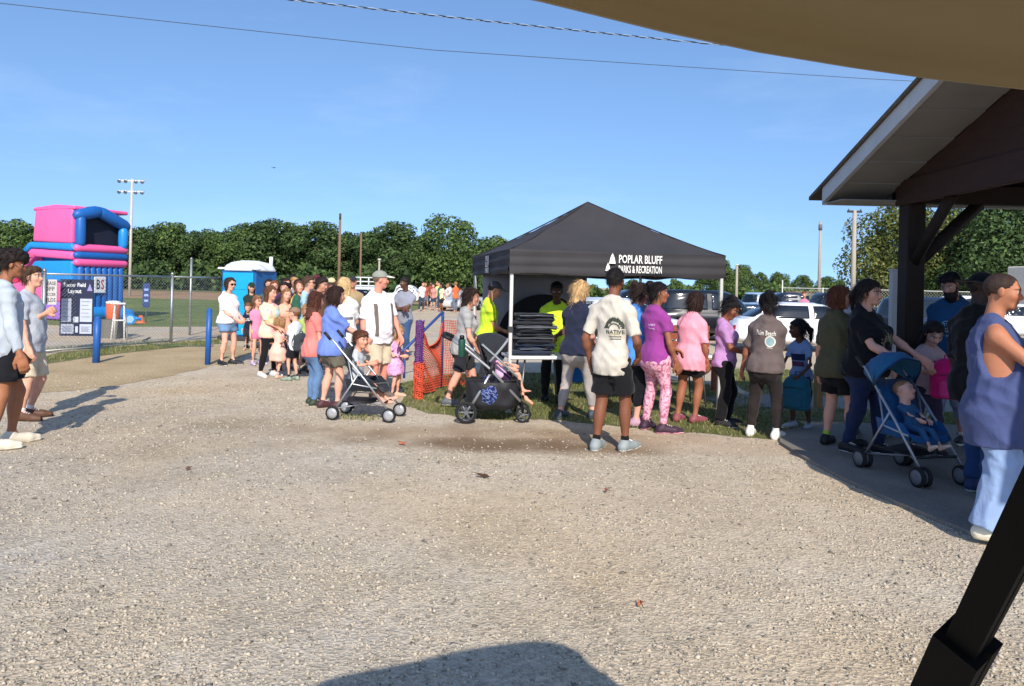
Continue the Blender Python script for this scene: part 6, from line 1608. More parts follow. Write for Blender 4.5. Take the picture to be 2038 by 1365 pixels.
# tent group
P_jog = person('woman in grey tee and dark shorts pushing the big black stroller', at(918, 808), 82, 1.60, 'd99c84', '2a1c18', 'half', True, 0.008, lean=R(8), armL=(-0.09, 0.20, 0.55), armR=(0.10, 0.12, 0.50), top=dict(col='a09f9c', hem=-0.06), bottom=dict(kind='shorts', col='2c2c30', len=0.85, leg=0.012), shoes='5a5c60', feet=((-0.05, 0.17), (0.05, -0.13)))
person('man in neon yellow tee and grey cap left of the tent leg', at(966, 784), 80, 1.70, 'd09478', '3a2a22', 'short', head=(10, -12, 0), cap=dict(col='5a565a'), armL='front', armR='front', top=dict(col='cdf03a', hem=-0.06, ease=0.016), bottom=dict(kind='pants', col='33363e', len=1.95, leg=0.012), shoes='2a2a2c')
person('volunteer in neon yellow tee standing behind the folded clothes in the tent', (0.62, 10.72, 0), 186, 1.70, deep, '16110f', 'fade', fat=0.02, armL='front', armR=(0.07, 0.16, 0.58), top=dict(col='cdf03a', hem=-0.07, ease=0.02, sleeve=0.9, sl_ease=0.02), bottom=dict(kind='pants', col='1f2024', len=1.95), shoes='1c1c1e')
person('figure in dark tee and jeans behind the left tent leg', (-0.22, 12.9, 0), 120, 1.68, brown, '1d1614', 'short', top=dict(col='2c2e38'), bottom=dict(kind='pants', col='2f4468', len=1.95))
P_navy = person('blond woman in navy tee and grey leggings stepping up to the tent table', at(1146, 834), 32, 1.72, 'dca08a', 'c2a070', 'half', True, 0.02, lean=R(3), armL=(-0.10, 0.19, 0.60), armR='front', top=dict(col='262b3e', hem=-0.03, ease=0.012), bottom=dict(kind='leggings', col='a39c96', len=1.82, leg=0.006), shoes='39434a', sole='5a6a70', feet=((-0.09, -0.07), (0.09, 0.10)))
P_front = person('tall young man seen from behind in cream graphic tee and black shorts', at(1213, 897), 26, 1.83, '7a4c36', '15110f', 'fade', armL=(-0.15, -0.005, 0.49), armR=(0.145, 0.08, 0.54), head=(-12, 0, 0), top=dict(col='c4bdb0', hem=-0.075, ease=0.007, sleeve=0.82, sl_ease=0.018, amp=0.008), bottom=dict(kind='shorts', col='1a1a1d', len=0.80, leg=0.016), shoes='8d9696', sole='d6d6d0', sock='1a1a1c', feet=((-0.065, -0.03), (0.07, 0.06)))
dk = []
for i in range(15):
    a = math.pi * (0.08 + 0.84 * i / 14); x, z = 0.07 + 0.082 * math.cos(a), 0.335 + 0.10 * math.sin(a)
    s_ = 0.014 + 0.008 * (i % 3); dk.append(([(x - s_, z - 0.018), (x + s_, z - 0.018), (x + s_ * .2, z + 0.028)], [(0, 1, 2)]))
dk += [ringq(0.07, 0.34, 0.045, 0.056, 0.0, 3.14, 14), textq('NATIVE', 0.055, 0.075, 0.305, 0.17), textq('outdoors', 0.03, 0.075, 0.262, 0.12), gridq(0.03, 0.13, 0.232, 0.24)]
decal(P_front, dk, INKD, 'print', -1, 0.006)
decal(P_front, [gridq(0.04, 0.12, 0.284, 0.29)], plain('a8a04a', 0.8), 'print', -1, 0.0065)
P_blue = person('woman in bright blue tee and black shorts behind the tall young man', at(1266, 846), 74, 1.70, 'dba08a', '2e201b', 'bun', True, 0.034, armL='fold', armR='fold', top=dict(col='4f8ad4', hem=-0.06, ease=0.016, sleeve=0.9, sl_ease=0.018), bottom=dict(kind='shorts', col='191a1e', len=1.05, leg=0.018), shoes='b08a9a', sole='4a4a52')
P_purple = person('woman in purple tee, pink patterned leggings and dark headband', at(1303, 858), 48, 1.71, '935e44', '1a1312', 'bun', True, 0.012, head=(28, 0, 0), band='26222a', armL='front', armR=(0.155, 0.06, 0.49), top=dict(col='93408c', hem=-0.035, ease=0.008, sleeve=0.55, amp=0.005), bottom=dict(kind='leggings', col='d090a8', mat=CAMO, len=1.92, leg=0.003, amp=0.002), shoes='3c2436', sole='e0a0b0')
decal(P_purple, [textq('ARMY', 0.035, 0.06, 0.40, 0.1), textq('Strong', 0.028, 0.06, 0.36, 0.09)], plain('d8b0d8', 0.8), 'print', -1, 0.005)
P_pink = person('woman in loose bubblegum pink tee and black shorts with sandals', at(1366, 840), 34, 1.62, '9a6248', '32201a', 'bob', True, 0.022, armL='front', armR=(0.17, 0.05, 0.48), top=dict(col='ef9fb0', hem=-0.085, ease=0.022, sleeve=0.9, sl_ease=0.022, amp=0.008), bottom=dict(kind='shorts', col='1c1b1e', len=0.55, leg=0.012), shoes='8a4a50', sole='4a2a2c')
P_lilac = person('woman in lilac tee and black flared trousers looking down, hair in a puff', at(1440, 846), 92, 1.56, '8a5239', '15100f', 'puff', True, 0.012, head=(15, -28, 0), armL='front', armR=(0.03, 0.17, 0.60), top=dict(col='b184b4', hem=-0.035, ease=0.012, sleeve=0.8), bottom=dict(kind='pants', col='1b191b', len=1.97, leg=0.008, cuff=3.2), shoes='262326')
P_grey = person('woman in charcoal graphic tee, black trousers and white sneakers', at(1516, 870), 16, 1.63, '96604a', '141011', 'bun', True, 0.026, head=(-35, -8, 0), armL=(-0.185, 0.03, 0.47), armR='front', top=dict(col='665a58', hem=-0.03, ease=0.018, sleeve=0.9, sl_ease=0.02), bottom=dict(kind='pants', col='2a2524', len=1.88, leg=0.008), shoes='e6e2da', sole='f0ece4', sock='e8e6e0', feet=((-0.08, 0.0), (0.10, 0.0)))
decal(P_grey, [textq('Palm Beach', 0.075, 0.02, 0.40, 0.21), ringq(0.07, 0.31, 0.043, 0.056, sz=1.15), gridq(0.04, 0.10, 0.235, 0.24)], mat('ink_cream', 'e0dcd0', 0.85, var=0.05), 'print', -1, 0.005)
decal(P_grey, [ringq(0.07, 0.31, 0.003, 0.042, sz=1.15)], plain('8fb0b4', 0.8), 'print', -1, 0.0045)
P_teal = person('girl with long ponytail and light blue tee holding a teal backpack', at(1592, 852), 205, 1.32, '5e3d2e', '120e0e', 'pony', True, child=True, head=(40, -8, 0), armL=(-0.09, 0.17, 0.55), armR=(0.13, 0.16, 0.56), top=dict(col='7f9dc8', hem=-0.06, ease=0.014), bottom=dict(kind='shorts', col='20222a', len=0.8), shoes='aeb6c4')
decal(P_teal, [gridq(-0.09, 0.09, 0.20, 0.28, 8, 4)], fabric('1c2c4e'), 'print'); decal(P_teal, [gridq(-0.08, 0.08, 0.13, 0.19, 8, 4)], fabric('5a3a5c'), 'print')
person('person in pink far off among the parked cars', at(1600, 660), 180, 1.62, 'c08a7a', '6a3a30', 'short', True, top=dict(col='c47a94'), bottom=dict(kind='pants', col='3a3a44', len=1.95))
# pavilion group
P_olive = person('auburn-haired woman in olive tee and black shorts behind the black tee', on(1668, 886), 34, 1.68, 'cf9a82', '5e3522', 'bob', True, 0.034, head=(30, 0, 0), armL=(-0.20, 0.03, 0.47), armR='front', top=dict(col='4d4a36', hem=-0.06, ease=0.018, sleeve=0.85, sl_ease=0.018), bottom=dict(kind='shorts', col='17171a', len=0.72, leg=0.014), shoes='1b1b1d', sole='2a2a2a', sock='9ab83c')
P_stro = person('woman in black sunburst tee, glasses and jeans pushing the blue stroller', on(1724, 902), 118, 1.75, 'd2a08e', '241a18', 'pony', True, 0.042, glasses=False, armL=(-0.12, 0.23, 0.585), armR=(0.12, 0.23, 0.585), top=dict(col='15161b', hem=-0.04, ease=0.016, sleeve=0.75, sl_ease=0.016), bottom=dict(kind='pants', col='232f4e', len=1.96, leg=0.010), shoes='1d1d20', feet=((-0.07, 0.05), (0.06, -0.08)))
rays = []
for i in range(15):
    a = math.pi * (0.02 + 0.96 * i / 14); c, s_ = math.cos(a), math.sin(a); r0, r1 = 0.06, 0.125 + 0.02 * (i % 2)
    rays.append(([(c * r0 - s_ * 0.002, 0.24 + s_ * r0 + c * 0.002), (c * r1 - s_ * 0.006, 0.24 + s_ * r1 + c * 0.006), (c * r1 + s_ * 0.006, 0.24 + s_ * r1 - c * 0.006), (c * r0 + s_ * 0.002, 0.24 + s_ * r0 - c * 0.002)], [(0, 1, 2, 3)]))
decal(P_stro, rays, plain('b8b08a', 0.8), 'print'); decal(P_stro, [gridq(-0.11, 0.03, 0.185, 0.21, 8, 2)], plain('8a8a3c', 0.8), 'print'); decal(P_stro, [textq('RISE', 0.05, 0.07, 0.19, 0.09)], INKW, 'print'); decal(P_stro, [ringq(0.06, 0.20, 0.002, 0.022, n=14)], plain('d8c8d8', 0.6), 'badge', 1, 0.012)
decal(P_stro, [([(-0.05 + 0.10 * k / 8 * 1.0, 0.43 - 0.2 * k / 8) for k in range(9)] + [(-0.043 + 0.10 * k / 8, 0.43 - 0.2 * k / 8) for k in range(9)], [(k, k + 1, k + 10, k + 9) for k in range(8)]), ([(0.10 - 0.04 * k / 8, 0.43 - 0.2 * k / 8) for k in range(9)] + [(0.107 - 0.04 * k / 8, 0.43 - 0.2 * k / 8) for k in range(9)], [(k, k + 1, k + 10, k + 9) for k in range(8)])], plain('9a9488', 0.7), 'lanyard', 1, 0.012)
person('pale blond woman mostly hidden behind the woman in black', on(1728, 868), 20, 1.72, 'd8ac98', 'b8a684', 'bob', True, 0.01, top=dict(col='5a5a58'), bottom=dict(kind='pants', col='2a2c34', len=1.95))
P_pk = person('girl with dark hair holding a bright pink backpack under the pavilion', on(1840, 900), 160, 1.36, 'c39a8a', '1c1413', 'long', True, child=True, head=(-10, -22, 0), armL=(-0.12, 0.17, 0.66), armR=(0.05, 0.18, 0.66), top=dict(col='a89296', sleeve=0.7), bottom=dict(kind='pants', col='3a3248', len=1.95), shoes='2a262c')
P_beard = person('big man with full black beard in dark teal lettered tee', on(1886, 878), 196, 1.86, 'b98a78', '131011', 'short', fat=0.034, head=(5, -26, 0), beard=2, armL=(-0.12, 0.17, 0.55), armR='front', top=dict(col='1f4a70', hem=-0.06, ease=0.02, sleeve=0.9, sl_ease=0.02), bottom=dict(kind='pants', col='7f8ea4', len=1.2, leg=0.02), shoes='2a2a2e')
decal(P_beard, [textq('HONEY BARGAIN', 0.04, 0, 0.30, 0.32), textq('bees  &  supply', 0.025, 0, 0.255, 0.26), ringq(0, 0.37, 0.038, 0.046, sz=1.0), textq('TV', 0.05, 0, 0.37)], plain('8fb4bc', 0.8), 'print')
P_blk = person('tall person in black tee and wide black hat behind the tank-top man', on(1952, 985), 40, 1.80, '33211a', '0c0a0a', 'afro', fat=0.02, cap=dict(col='111114', straw=True, name='hat'), armL=(-0.165, 0.03, 0.47), armR='down', top=dict(col='101115', hem=-0.07, ease=0.022, sleeve=0.95, sl_ease=0.022), bottom=dict(kind='pants', col='27436e', len=1.95, leg=0.014), shoes='26385c', sole='d0d0cc')
P_tank = person('muscular man in slate blue tank top and pale blue track trousers at the right', on(1976, 1066), 84, 1.77, 'b07456', '2e201a', 'buzz', fat=0.03, armL=(-0.06, 0.24, 0.60), armR=(0.12, 0.24, 0.585), head=(6, 0, 0), top=dict(kind='tank', col='465078', hem=-0.15, ease=0.020, name='tank_top', amp=0.008, neck=0.056), bottom=dict(kind='pants', col='8da4c8', len=1.99, leg=0.022, cuff=1.8, amp=0.009), shoes='e6dfc8', sole='d9d0b0', feet=((-0.075, 0.05), (0.075, -0.02)))
person('person in dark navy at the far right edge facing the tank-top man', on(2090, 1000), 285, 1.74, '7a503c', '151010', 'short', fat=0.02, armL='front', armR='front', top=dict(col='1c2540', sleeve=0.9), bottom=dict(kind='pants', col='1f3a6a', len=1.95), shoes='22242a')
# people far down the road
FARC = [('e8dcdc', 838, 1.7), ('a85a4a', 848, 1.65), ('8a4034', 856, 1.72), ('c88a80', 862, 1.6), ('e4dc8c', 871, 1.72), ('e6e0b0', 879, 1.62), ('3c6a5a', 874, 1.7), ('eeeeea', 889, 1.6), ('c8a0a0', 884, 1.4), ('d8d4d8', 895, 1.7), ('d86a40', 906, 1.72), ('b85a40', 912, 1.6)]
FLB = ['in white beside the pale truck', 'in rust top right of the pale truck', 'in brick red top in the middle of the group', 'in dusty pink dress', 'in lemon yellow top', 'in cream top right of the yellow one', 'in dark green between yellow and cream', 'in bright white top', 'short and in faded pink', 'in light grey top near the right of the group', 'in vivid orange near the net fence', 'in dull orange at the right end']
for i, ((c, px, hh_), lb) in enumerate(zip(FARC, FLB)):
    D = 43 + (i * 7 % 5) * 1.8; p = aty(px, 600, D)
    person('distant person ' + lb + ' far down the road', (p.x, D, 0), 150 + 17 * i, hh_, (fair, tan_, brown)[i % 3], ('3a261c', '8a6a44', '1c1614')[i % 3], ('short', 'long')[i % 2], bool(i % 2), top=dict(col=c), bottom=dict(kind='shorts' if i % 2 else 'pants', col=('3a4250', '6a7080', '22242a')[i % 3], len=0.8 if i % 2 else 1.95), near=0.036)

# ---------------------------------------------------------------- bags
def bag(name, label, Rg, c, size, col, ang=0.0, tilt=0.0, pocket=None, strap=True, cat='backpack', trim=None):
    """backpack at c in the wearer's frame; its flat side faces -y before turning by ang"""
    t = root(name, Rg.root.matrix_basis @ Vector(c), Rg.root.rotation_euler.z + ang, label, cat)
    t.rotation_euler.x = tilt
    w, d, hgt = size; m = fabric(col); vx = max(0.011, Rg.h)
    V, F = solid([loft((0, 0, 0), np.eye(3), np.array([0, 0.06, 0.5, 0.85, 1.0]) * hgt, np.array([0.85, 1, 1, 0.86, 0.45]) * w, np.array([0.8, 1, 1, 0.75, 0.4]) * d, None, p=3.2)], vx, post=lambda f, X, Y, Z: f + 0.005 * np.sin(X * 30 + Z * 20) * np.sin(Z * 26 + Y * 20))
    link('bag_body', quads_mesh('bag_body', V, F), m, t, True)
    V, F = solid([loft((0, d * 0.95, 0.05 * hgt), np.eye(3), np.array([0, 0.03, 0.38, 0.44]) * hgt, np.array([0.6, 0.75, 0.75, 0.55]) * w, np.array([0.25, 0.35, 0.35, 0.2]) * d, None, p=3)], vx)
    link('front_pocket', quads_mesh('front_pocket', V, F), fabric(pocket or col), t, True)
    MB().tube([(-0.03, 0, hgt * 0.98), (-0.03, 0, hgt * 1.08), (0.03, 0, hgt * 1.08), (0.03, 0, hgt * 0.98)], 0.008, 6).build('grab_loop', fabric(trim or col), t)
    MB().tube([(-w * .9, d * .5, hgt * .55), (-w * .5, d * .98, hgt * .62), (w * .5, d * .98, hgt * .62), (w * .9, d * .5, hgt * .55)], 0.005, 5).build('zip', plain('22242a', 0.5), t)
    if strap:
        for sx in (-1, 1):
            MB().tube([(sx * w * .6, -d * .8, hgt * .92), (sx * w * .7, -d * 1.35, hgt * .55), (sx * w * .7, -d * 1.3, hgt * .3), (sx * w * .65, -d * .8, hgt * .08)], 0.013, 6, flat=0.4).build('strap', fabric(trim or col), t)
    return t
bag('backpack', 'teal backpack held out by the ponytailed girl', P_teal, (-0.06, 0.27, 0.26), (0.165, 0.11, 0.42), '1f6076', 0.0, 0.12, '245a70', trim='1a4454')
bag('backpack', 'bright pink backpack held up by the dark-haired girl', P_pk, (-0.10, 0.27, 0.60), (0.15, 0.10, 0.40), 'c01e6a', 0.0, 0.0, 'd23a80')
bag('backpack', 'grey backpack on the small boy with the sandy cap', P_capboy, (0, -0.17, 0.50), (0.13, 0.08, 0.30), '3c3f44', math.pi, 0.0, '4a4d52')
bag('backpack', 'green backpack on the sunglassed man in light blue', P_specs, (0, -0.22, 0.95), (0.15, 0.10, 0.45), '2f5a48', math.pi, 0.0, '2a4c3e')
bag('backpack', 'dark backpack worn by the man in the white cap', P_dad, (0, -0.25, 0.98), (0.16, 0.09, 0.44), '4a443f', math.pi, 0.0, '3c3733')
bag('tote_bag', 'blue cloth bag hanging from the hand of the woman in navy', P_navy, (-0.22, 0.30, 0.42), (0.13, 0.05, 0.42), '2a70b4', 0.5, 0.0, '63a8e0', False, 'bag')
#bag('shoulder_bag', 'white bag held before the woman in denim shorts', (lambda: None)() or P_youth, (0, 0, 0), (0.01, 0.01, 0.01), 'dddddd', 0, 0, None, False, 'bag') if False else None
# ================================================================ STROLLERS AND THEIR CHILDREN
STEEL = mat('stroller_alloy', 'b4b6b8', 0.35, 0.7, var=0.08); BLKT = mat('stroller_black', '1b1c20', 0.6, var=0.12); RUB = mat('rubber', '1d1d1e', 0.85, var=0.1)
def wheel(parent, c, r, w, hub=STEEL, spokes=5, name='wheel'):
    c = Vector(c); mb = MB()
    mb.tube([c + Vector((0, r * 0.84 * math.cos(a), r * 0.84 * math.sin(a))) for a in [i / 20 * 6.283 for i in range(20)]], r * 0.16, 8, close=True, flat=1.0)
    wo = mb.build(name, RUB, parent)
    h = MB(); h.cyl(c, (1, 0, 0), r * 0.2, w, 10)
    for i in range(spokes):
        a = i / spokes * 6.283; h.tube([c, c + Vector((0, r * 0.75 * math.cos(a), r * 0.75 * math.sin(a)))], [r * 0.13, r * 0.09], 5)
    h.tube([c + Vector((0, r * 0.72 * math.cos(a), r * 0.72 * math.sin(a))) for a in [i / 16 * 6.283 for i in range(16)]], r * 0.06, 6, close=True)
    h.build('rim', hub, wo)
    return wo
def disc_wheel(parent, c, r, w, hub):
    c = Vector(c)
    wo = MB().lathe([(r * .8, -w / 2), (r, -w * .3), (r, w * .3), (r * .8, w / 2)], 18, Matrix.Translation(c) @ Matrix.Rotation(R(90), 4, 'Y')).build('wheel', RUB, parent)
    rm = MB().lathe([(r * .3, -w * .56), (r * .74, -w * .52), (r * .74, w * .52), (r * .3, w * .56)], 14, Matrix.Translation(c) @ Matrix.Rotation(R(90), 4, 'Y')).build('rim', hub, wo)
    return wo
def shell(parent, name, P, m, thick=(0, 0, 0.012)): return MB().grid(P, thick=thick).build(name, m, parent)

def umbrella_stroller(label, loc, face, seat_col, frame, wheel_hub, canopy=None, double=False, hz=1.02):
    t = root('stroller', loc, -R(face), label, 'stroller')
    sm = fabric(seat_col)
    for sx in (-0.21, 0.21):
        MB().tube([(sx, -0.40, hz - 0.05), (sx, -0.36, hz - 0.06), (sx * 1.02, 0.05, 0.50), (sx * 1.05, 0.36, 0.13)], 0.0125, 8).build('side_tube', frame, t)
        MB().tube([(sx, -0.47, hz + 0.03), (sx, -0.44, hz + 0.0), (sx, -0.39, hz - 0.055)], 0.019, 8).build('handle', BLKT, t)
        MB().tube([(sx * 1.02, -0.02, 0.58), (sx * 1.08, -0.33, 0.10)], 0.011, 8).build('rear_leg', frame, t)
        MB().tube([(sx * 1.0, -0.17, 0.76), (sx * 1.0, -0.10, 0.44), (sx, 0.20, 0.40)], 0.010, 8).build('seat_tube', frame, t)
        for dx in ((-0.035, 0.035) if double else (0,)):
            disc_wheel(t, (sx * 1.06 + dx, 0.36, 0.085), 0.085, 0.036, wheel_hub); disc_wheel(t, (sx * 1.09 + dx, -0.34, 0.085), 0.085, 0.036, wheel_hub)
        MB().tube([(sx * 1.06, 0.36, 0.085), (sx * 1.05, 0.36, 0.17)], 0.02, 8).build('fork', BLKT, t)
    MB().tube([(-0.22, -0.30, 0.14), (0.22, 0.28, 0.22)], 0.009, 6).build('cross_brace', frame, t); MB().tube([(0.22, -0.30, 0.14), (-0.22, 0.28, 0.22)], 0.009, 6).build('cross_brace', frame, t)
    MB().tube([(-0.2, 0.30, 0.235), (0.2, 0.30, 0.235)], 0.012, 6).build('foot_rest', BLKT, t)
    P = []
    for (y, z) in ((0.24, 0.36), (0.20, 0.41), (0.08, 0.40), (-0.06, 0.38), (-0.10, 0.42), (-0.15, 0.56), (-0.21, 0.72), (-0.26, 0.86)):
        P.append([(x * 0.2 / 4, y, z - 0.035 * (1 - (x / 4) ** 2)) for x in range(-4, 5)])
    shell(t, 'seat', P, sm, (0, 0.004, 0.014))
    for sx in (-1, 1):
        P = [[(sx * 0.2, y, z) for y in (0.2, 0.05, -0.1, -0.18)] for z in (0.36, 0.42)] + [[(sx * 0.205, y, 0.50) for y in (0.12, 0.02, -0.1, -0.2)]]
        shell(t, 'side_panel', P, sm, (0.008 * sx, 0, 0))
    P = [[(x * 0.19 / 3, y, 0.19 + 0.03 * abs(x / 3)) for x in range(-3, 4)] for y in (-0.28, -0.1, 0.1)]
    shell(t, 'basket', P, BLKT)
    if canopy:
        cm_ = fabric(canopy); n = 12
        P = []
        for i in range(n + 1):
            b = R(-62 + 96 * i / n)       # from the back over to the front
            row = []
            for j in range(n + 1):
                a = math.pi * j / n
                w_ = 0.225 * math.cos(a); up = 0.285 * math.sin(a) ** 0.75
                row.append((w_, -0.22 + up * math.sin(b) * 1.12 + 0.012 * math.sin(i * 2.1 + j), 0.80 + up * math.cos(b) * 1.05 + 0.008 * math.sin(j * 1.7 + i)))
            P.append(row)
        shell(t, 'canopy', P, cm_, (0, -0.004, -0.012))
        MB().tube(P[-1], 0.010, 6).build('canopy_edge', fabric('12385a'), t)
    return t

# left: the small stroller with the boy in grey
sA = at(728, 832); umbrella_stroller('small umbrella stroller with grey wheels pushed by the periwinkle mother', sA, 98, '22262c', STEEL, plain('a9aaac', 0.4, 0.3))
Mx = Matrix.Translation(sA) @ Matrix.Rotation(-R(98), 4, 'Z')
person('small boy in pale grey tee sitting in the left stroller', Mx @ Vector((0, 0, 0)), 98, 1.05, 'd69a80', '4a2c1e', 'short', child=True, pelvis=(0, -0.12, 0.50), lean=R(2), head=(25, 0, 0), armL=(-0.12, 0.06, 0.70), armR=(0.12, 0.08, 0.70), feet=((-0.06, 0.26, 0.20, 9, 20), (0.07, 0.32, 0.14, 9, 10)), top=dict(col='b3b9bd', hem=-0.03, ease=0.014), bottom=dict(kind='shorts', col='2c3444', len=0.85), shoes='c89a84', sole='a8846c', rel=False)
# centre: the big black stroller
sB = at(972, 835); tB = root('stroller', sB, -R(88), 'large black pushchair with alloy frame and loaded basket before the tent', 'stroller')
for sx in (-0.25, 0.25):
    MB().tube([(sx, -0.46, 1.00), (sx, -0.30, 0.90), (sx, 0.0, 0.66), (sx * 0.95, 0.38, 0.27)], 0.018, 8).build('main_tube', STEEL, tB)
    MB().tube([(sx, 0.02, 0.62), (sx, -0.10, 0.40), (sx * 1.08, -0.24, 0.16)], 0.017, 8).build('rear_leg', STEEL, tB)
    MB().tube([(sx, 0.00, 0.60), (sx * .95, 0.04, 0.72)], 0.03, 8).build('hub_joint', BLKT, tB)
    wheel(tB, (sx * 1.2, -0.27, 0.135), 0.135, 0.06, plain('6a6c70', 0.4, 0.3), 6)
    wheel(tB, (sx * 0.72, 0.42, 0.10), 0.10, 0.05, plain('6a6c70', 0.4, 0.3), 5)
    MB().tube([(sx * 0.72, 0.42, 0.10), (sx * 0.74, 0.40, 0.25), (sx * .95, 0.38, 0.28)], 0.018, 8).build('fork', BLKT, tB)
MB().tube([(-0.25, -0.46, 1.00), (-0.25, -0.53, 1.03), (-0.2, -0.57, 1.045), (0.2, -0.57, 1.045), (0.25, -0.53, 1.03), (0.25, -0.46, 1.00)], 0.024, 10).build('handle_bar', BLKT, tB)
MB().tube([(-0.3, -0.27, 0.135), (0.3, -0.27, 0.135)], 0.02, 8).build('axle', plain('8a8c90', 0.4, 0.5), tB)
V, F = solid([loft((0, 0.05, 0.16), np.eye(3), np.array([0, 0.05, 0.27, 0.34]), np.array([0.22, 0.26, 0.27, 0.26]), np.array([0.24, 0.32, 0.34, 0.34]), None, p=3.5)], 0.018, post=lambda f, X, Y, Z: f + 0.008 * np.sin(X * 22 + Z * 19) * np.sin(Y * 25))
link('basket', quads_mesh('basket', V, F), BLKT, tB, True)
V, F = solid([ell((0.16, 0.0, 0.38), (0.13, 0.17, 0.13), 0.02), ell((0.18, 0.02, 0.30), (0.1, 0.15, 0.12), 0.02)], 0.016, post=lambda f, X, Y, Z: f + 0.006 * np.sin(Y * 50) * np.sin(Z * 42))
gt = root('diaper_bag', sB, -R(88), 'navy patterned bag stuffed in the basket of the black pushchair', 'bag'); link('bag_body', quads_mesh('bag_body', V, F), pat_mat('navy_print', [(0.42, '1a2040'), (0.5, '32427c'), (0.56, '8a9ac4'), (0.6, '1d2448')], 26), gt, True)
MB().tube([(0.2, -0.1, 0.46), (0.2, -0.05, 0.56), (0.2, 0.06, 0.56), (0.2, 0.1, 0.46)], 0.01, 6).build('bag_handle', fabric('2a3460'), gt)
P = []
for (y, z) in ((0.40, 0.40), (0.34, 0.50), (0.18, 0.50), (0.06, 0.48), (0.0, 0.55), (-0.06, 0.75), (-0.13, 0.98)):
    P.append([(x * 0.21 / 4, y + 0.01 * math.sin(x), z - 0.04 * (1 - (x / 4) ** 2)) for x in range(-4, 5)])
shell(tB, 'seat', P, BLKT, (0, -0.03, 0.02))
n = 12; P = []
for i in range(n + 1):
    b = R(-30 + 70 * i / n); P.append([(0.23 * math.cos(math.pi * j / n), 0.0 + 0.34 * math.sin(math.pi * j / n) ** .7 * math.sin(b), 0.74 + 0.34 * math.sin(math.pi * j / n) ** .7 * math.cos(b)) for j in range(n + 1)])
shell(tB, 'folded_hood', P, fabric('2b2d31'), (0, 0.0, -0.014))
MB().tube(P[-1], 0.016, 6).build('hood_trim', fabric('8a8f90'), tB)
for sx in (-0.22, 0.22): MB().tube([(sx, -0.1, 0.95), (sx * 1.05, 0.1, 0.78), (sx, 0.34, 0.56)], 0.022, 8, flat=0.6).build('seat_trim', fabric('8a8f90'), tB)
cu = root('drink_tumbler', tB.matrix_basis @ Vector((0.30, -0.34, 0.80)), 0, 'dark green insulated bottle clipped on the handle of the black pushchair', 'bottle')
MB().lathe([(0.034, 0), (0.04, 0.01), (0.043, 0.2), (0.04, 0.21)], 14).build('bottle_body', plain('1f4a3c', 0.4), cu); MB().lathe([(0.03, 0.21), (0.03, 0.25), (0.02, 0.26)], 12).build('lid', plain('16181a', 0.5), cu)
person('toddler reclining in the black pushchair with one bare leg out', sB, 88, 0.98, 'd9a088', '6a4a34', 'short', True, child=True, pelvis=(0, 0.16, 0.56), lean=R(-32), armL=(-0.13, 0.34, 0.74), armR=(0.12, 0.36, 0.70), feet=((-0.06, 0.48, 0.36, 9, 10), (0.08, 0.56, 0.24, 9, -25)), top=dict(col='c9a6c4', hem=-0.03), bottom=dict(kind='shorts', col='30223a', len=0.6), barefoot=True, rel=False)
# right: the blue stroller with the baby
sC = at(1812, 946, SLZ); umbrella_stroller('blue hooded stroller carrying a baby under the pavilion edge', sC, 166, '1d4f80', plain('9aa0aa', 0.35, 0.6), plain('6a6c70', 0.5), canopy='215a80', double=True, hz=1.0)
person('baby sleeping back in the blue hooded stroller', sC, 166, 0.78, 'cf9f90', '8a6a50', 'buzz', child=True, pelvis=(0, 0.02, 0.44), lean=R(-26), head=(-25, 0, 0), armL=(-0.10, 0.28, 0.72), armR=(0.06, 0.30, 0.74), feet=((-0.08, 0.42, 0.42, 9, 30), (0.08, 0.42, 0.42, 9, 30)), top=dict(col='2f5a80', sleeve=0.8), bottom=dict(kind='pants', col='2f5a80', len=1.7), shoes='d0b0a0', rel=False)

# ================================================================ PARKED CARS
GLASS = mat('car_glass', '141a20', 0.08, 0.0, var=0.02, spec=0.8); TYRE = mat('tyre', '18181a', 0.9, var=0.1); ALLOY = mat('alloy', 'a8aaae', 0.3, 0.8, var=0.05)
AX = np.array([[1, 0, 0], [0, 0, 1], [0, 1, 0]], float)
CARS = {
 'sedan': dict(y=[-2.35, -2.2, -1.5, 0, 1.2, 1.9, 2.25, 2.36], top=[.78, .96, 1.0, .97, .96, .86, .74, .62], bot=[.38, .26, .22, .2, .2, .22, .28, .36], a=[.66, .84, .9, .92, .92, .89, .78, .6],
               gz=[.9, 1.0, 1.22, 1.40, 1.46], ga=[.84, .82, .74, .64, .46], gb=[1.72, 1.62, 1.22, .82, .5], gy=[-.28, -.28, -.3, -.33, -.34], wy=(-1.38, 1.42), r=.33, H=1.46),
 'suv': dict(y=[-2.3, -2.2, -1.5, 0, 1.0, 1.8, 2.2, 2.32], top=[1.0, 1.08, 1.1, 1.08, 1.08, 1.04, .95, .8], bot=[.42, .32, .28, .26, .26, .28, .34, .42], a=[.8, .9, .95, .96, .96, .94, .86, .7],
             gz=[1.0, 1.1, 1.4, 1.68, 1.76], ga=[.9, .88, .82, .74, .6], gb=[1.75, 1.7, 1.52, 1.25, 1.0], gy=[-.52, -.52, -.6, -.72, -.76], wy=(-1.35, 1.4), r=.37, H=1.78),
 'pickup': dict(y=[-2.75, -2.65, -1.5, 0, 1.2, 2.1, 2.6, 2.72], top=[1.04, 1.08, 1.08, 1.08, 1.1, 1.06, .98, .85], bot=[.5, .42, .36, .34, .34, .36, .42, .5], a=[.88, .95, .97, .98, .98, .95, .88, .75],
                gz=[1.0, 1.12, 1.4, 1.70, 1.80], ga=[.9, .88, .82, .74, .6], gb=[1.2, 1.16, 1.0, .76, .55], gy=[.15, .15, .08, -.02, -.06], wy=(-1.75, 1.75), r=.40, H=1.84)}
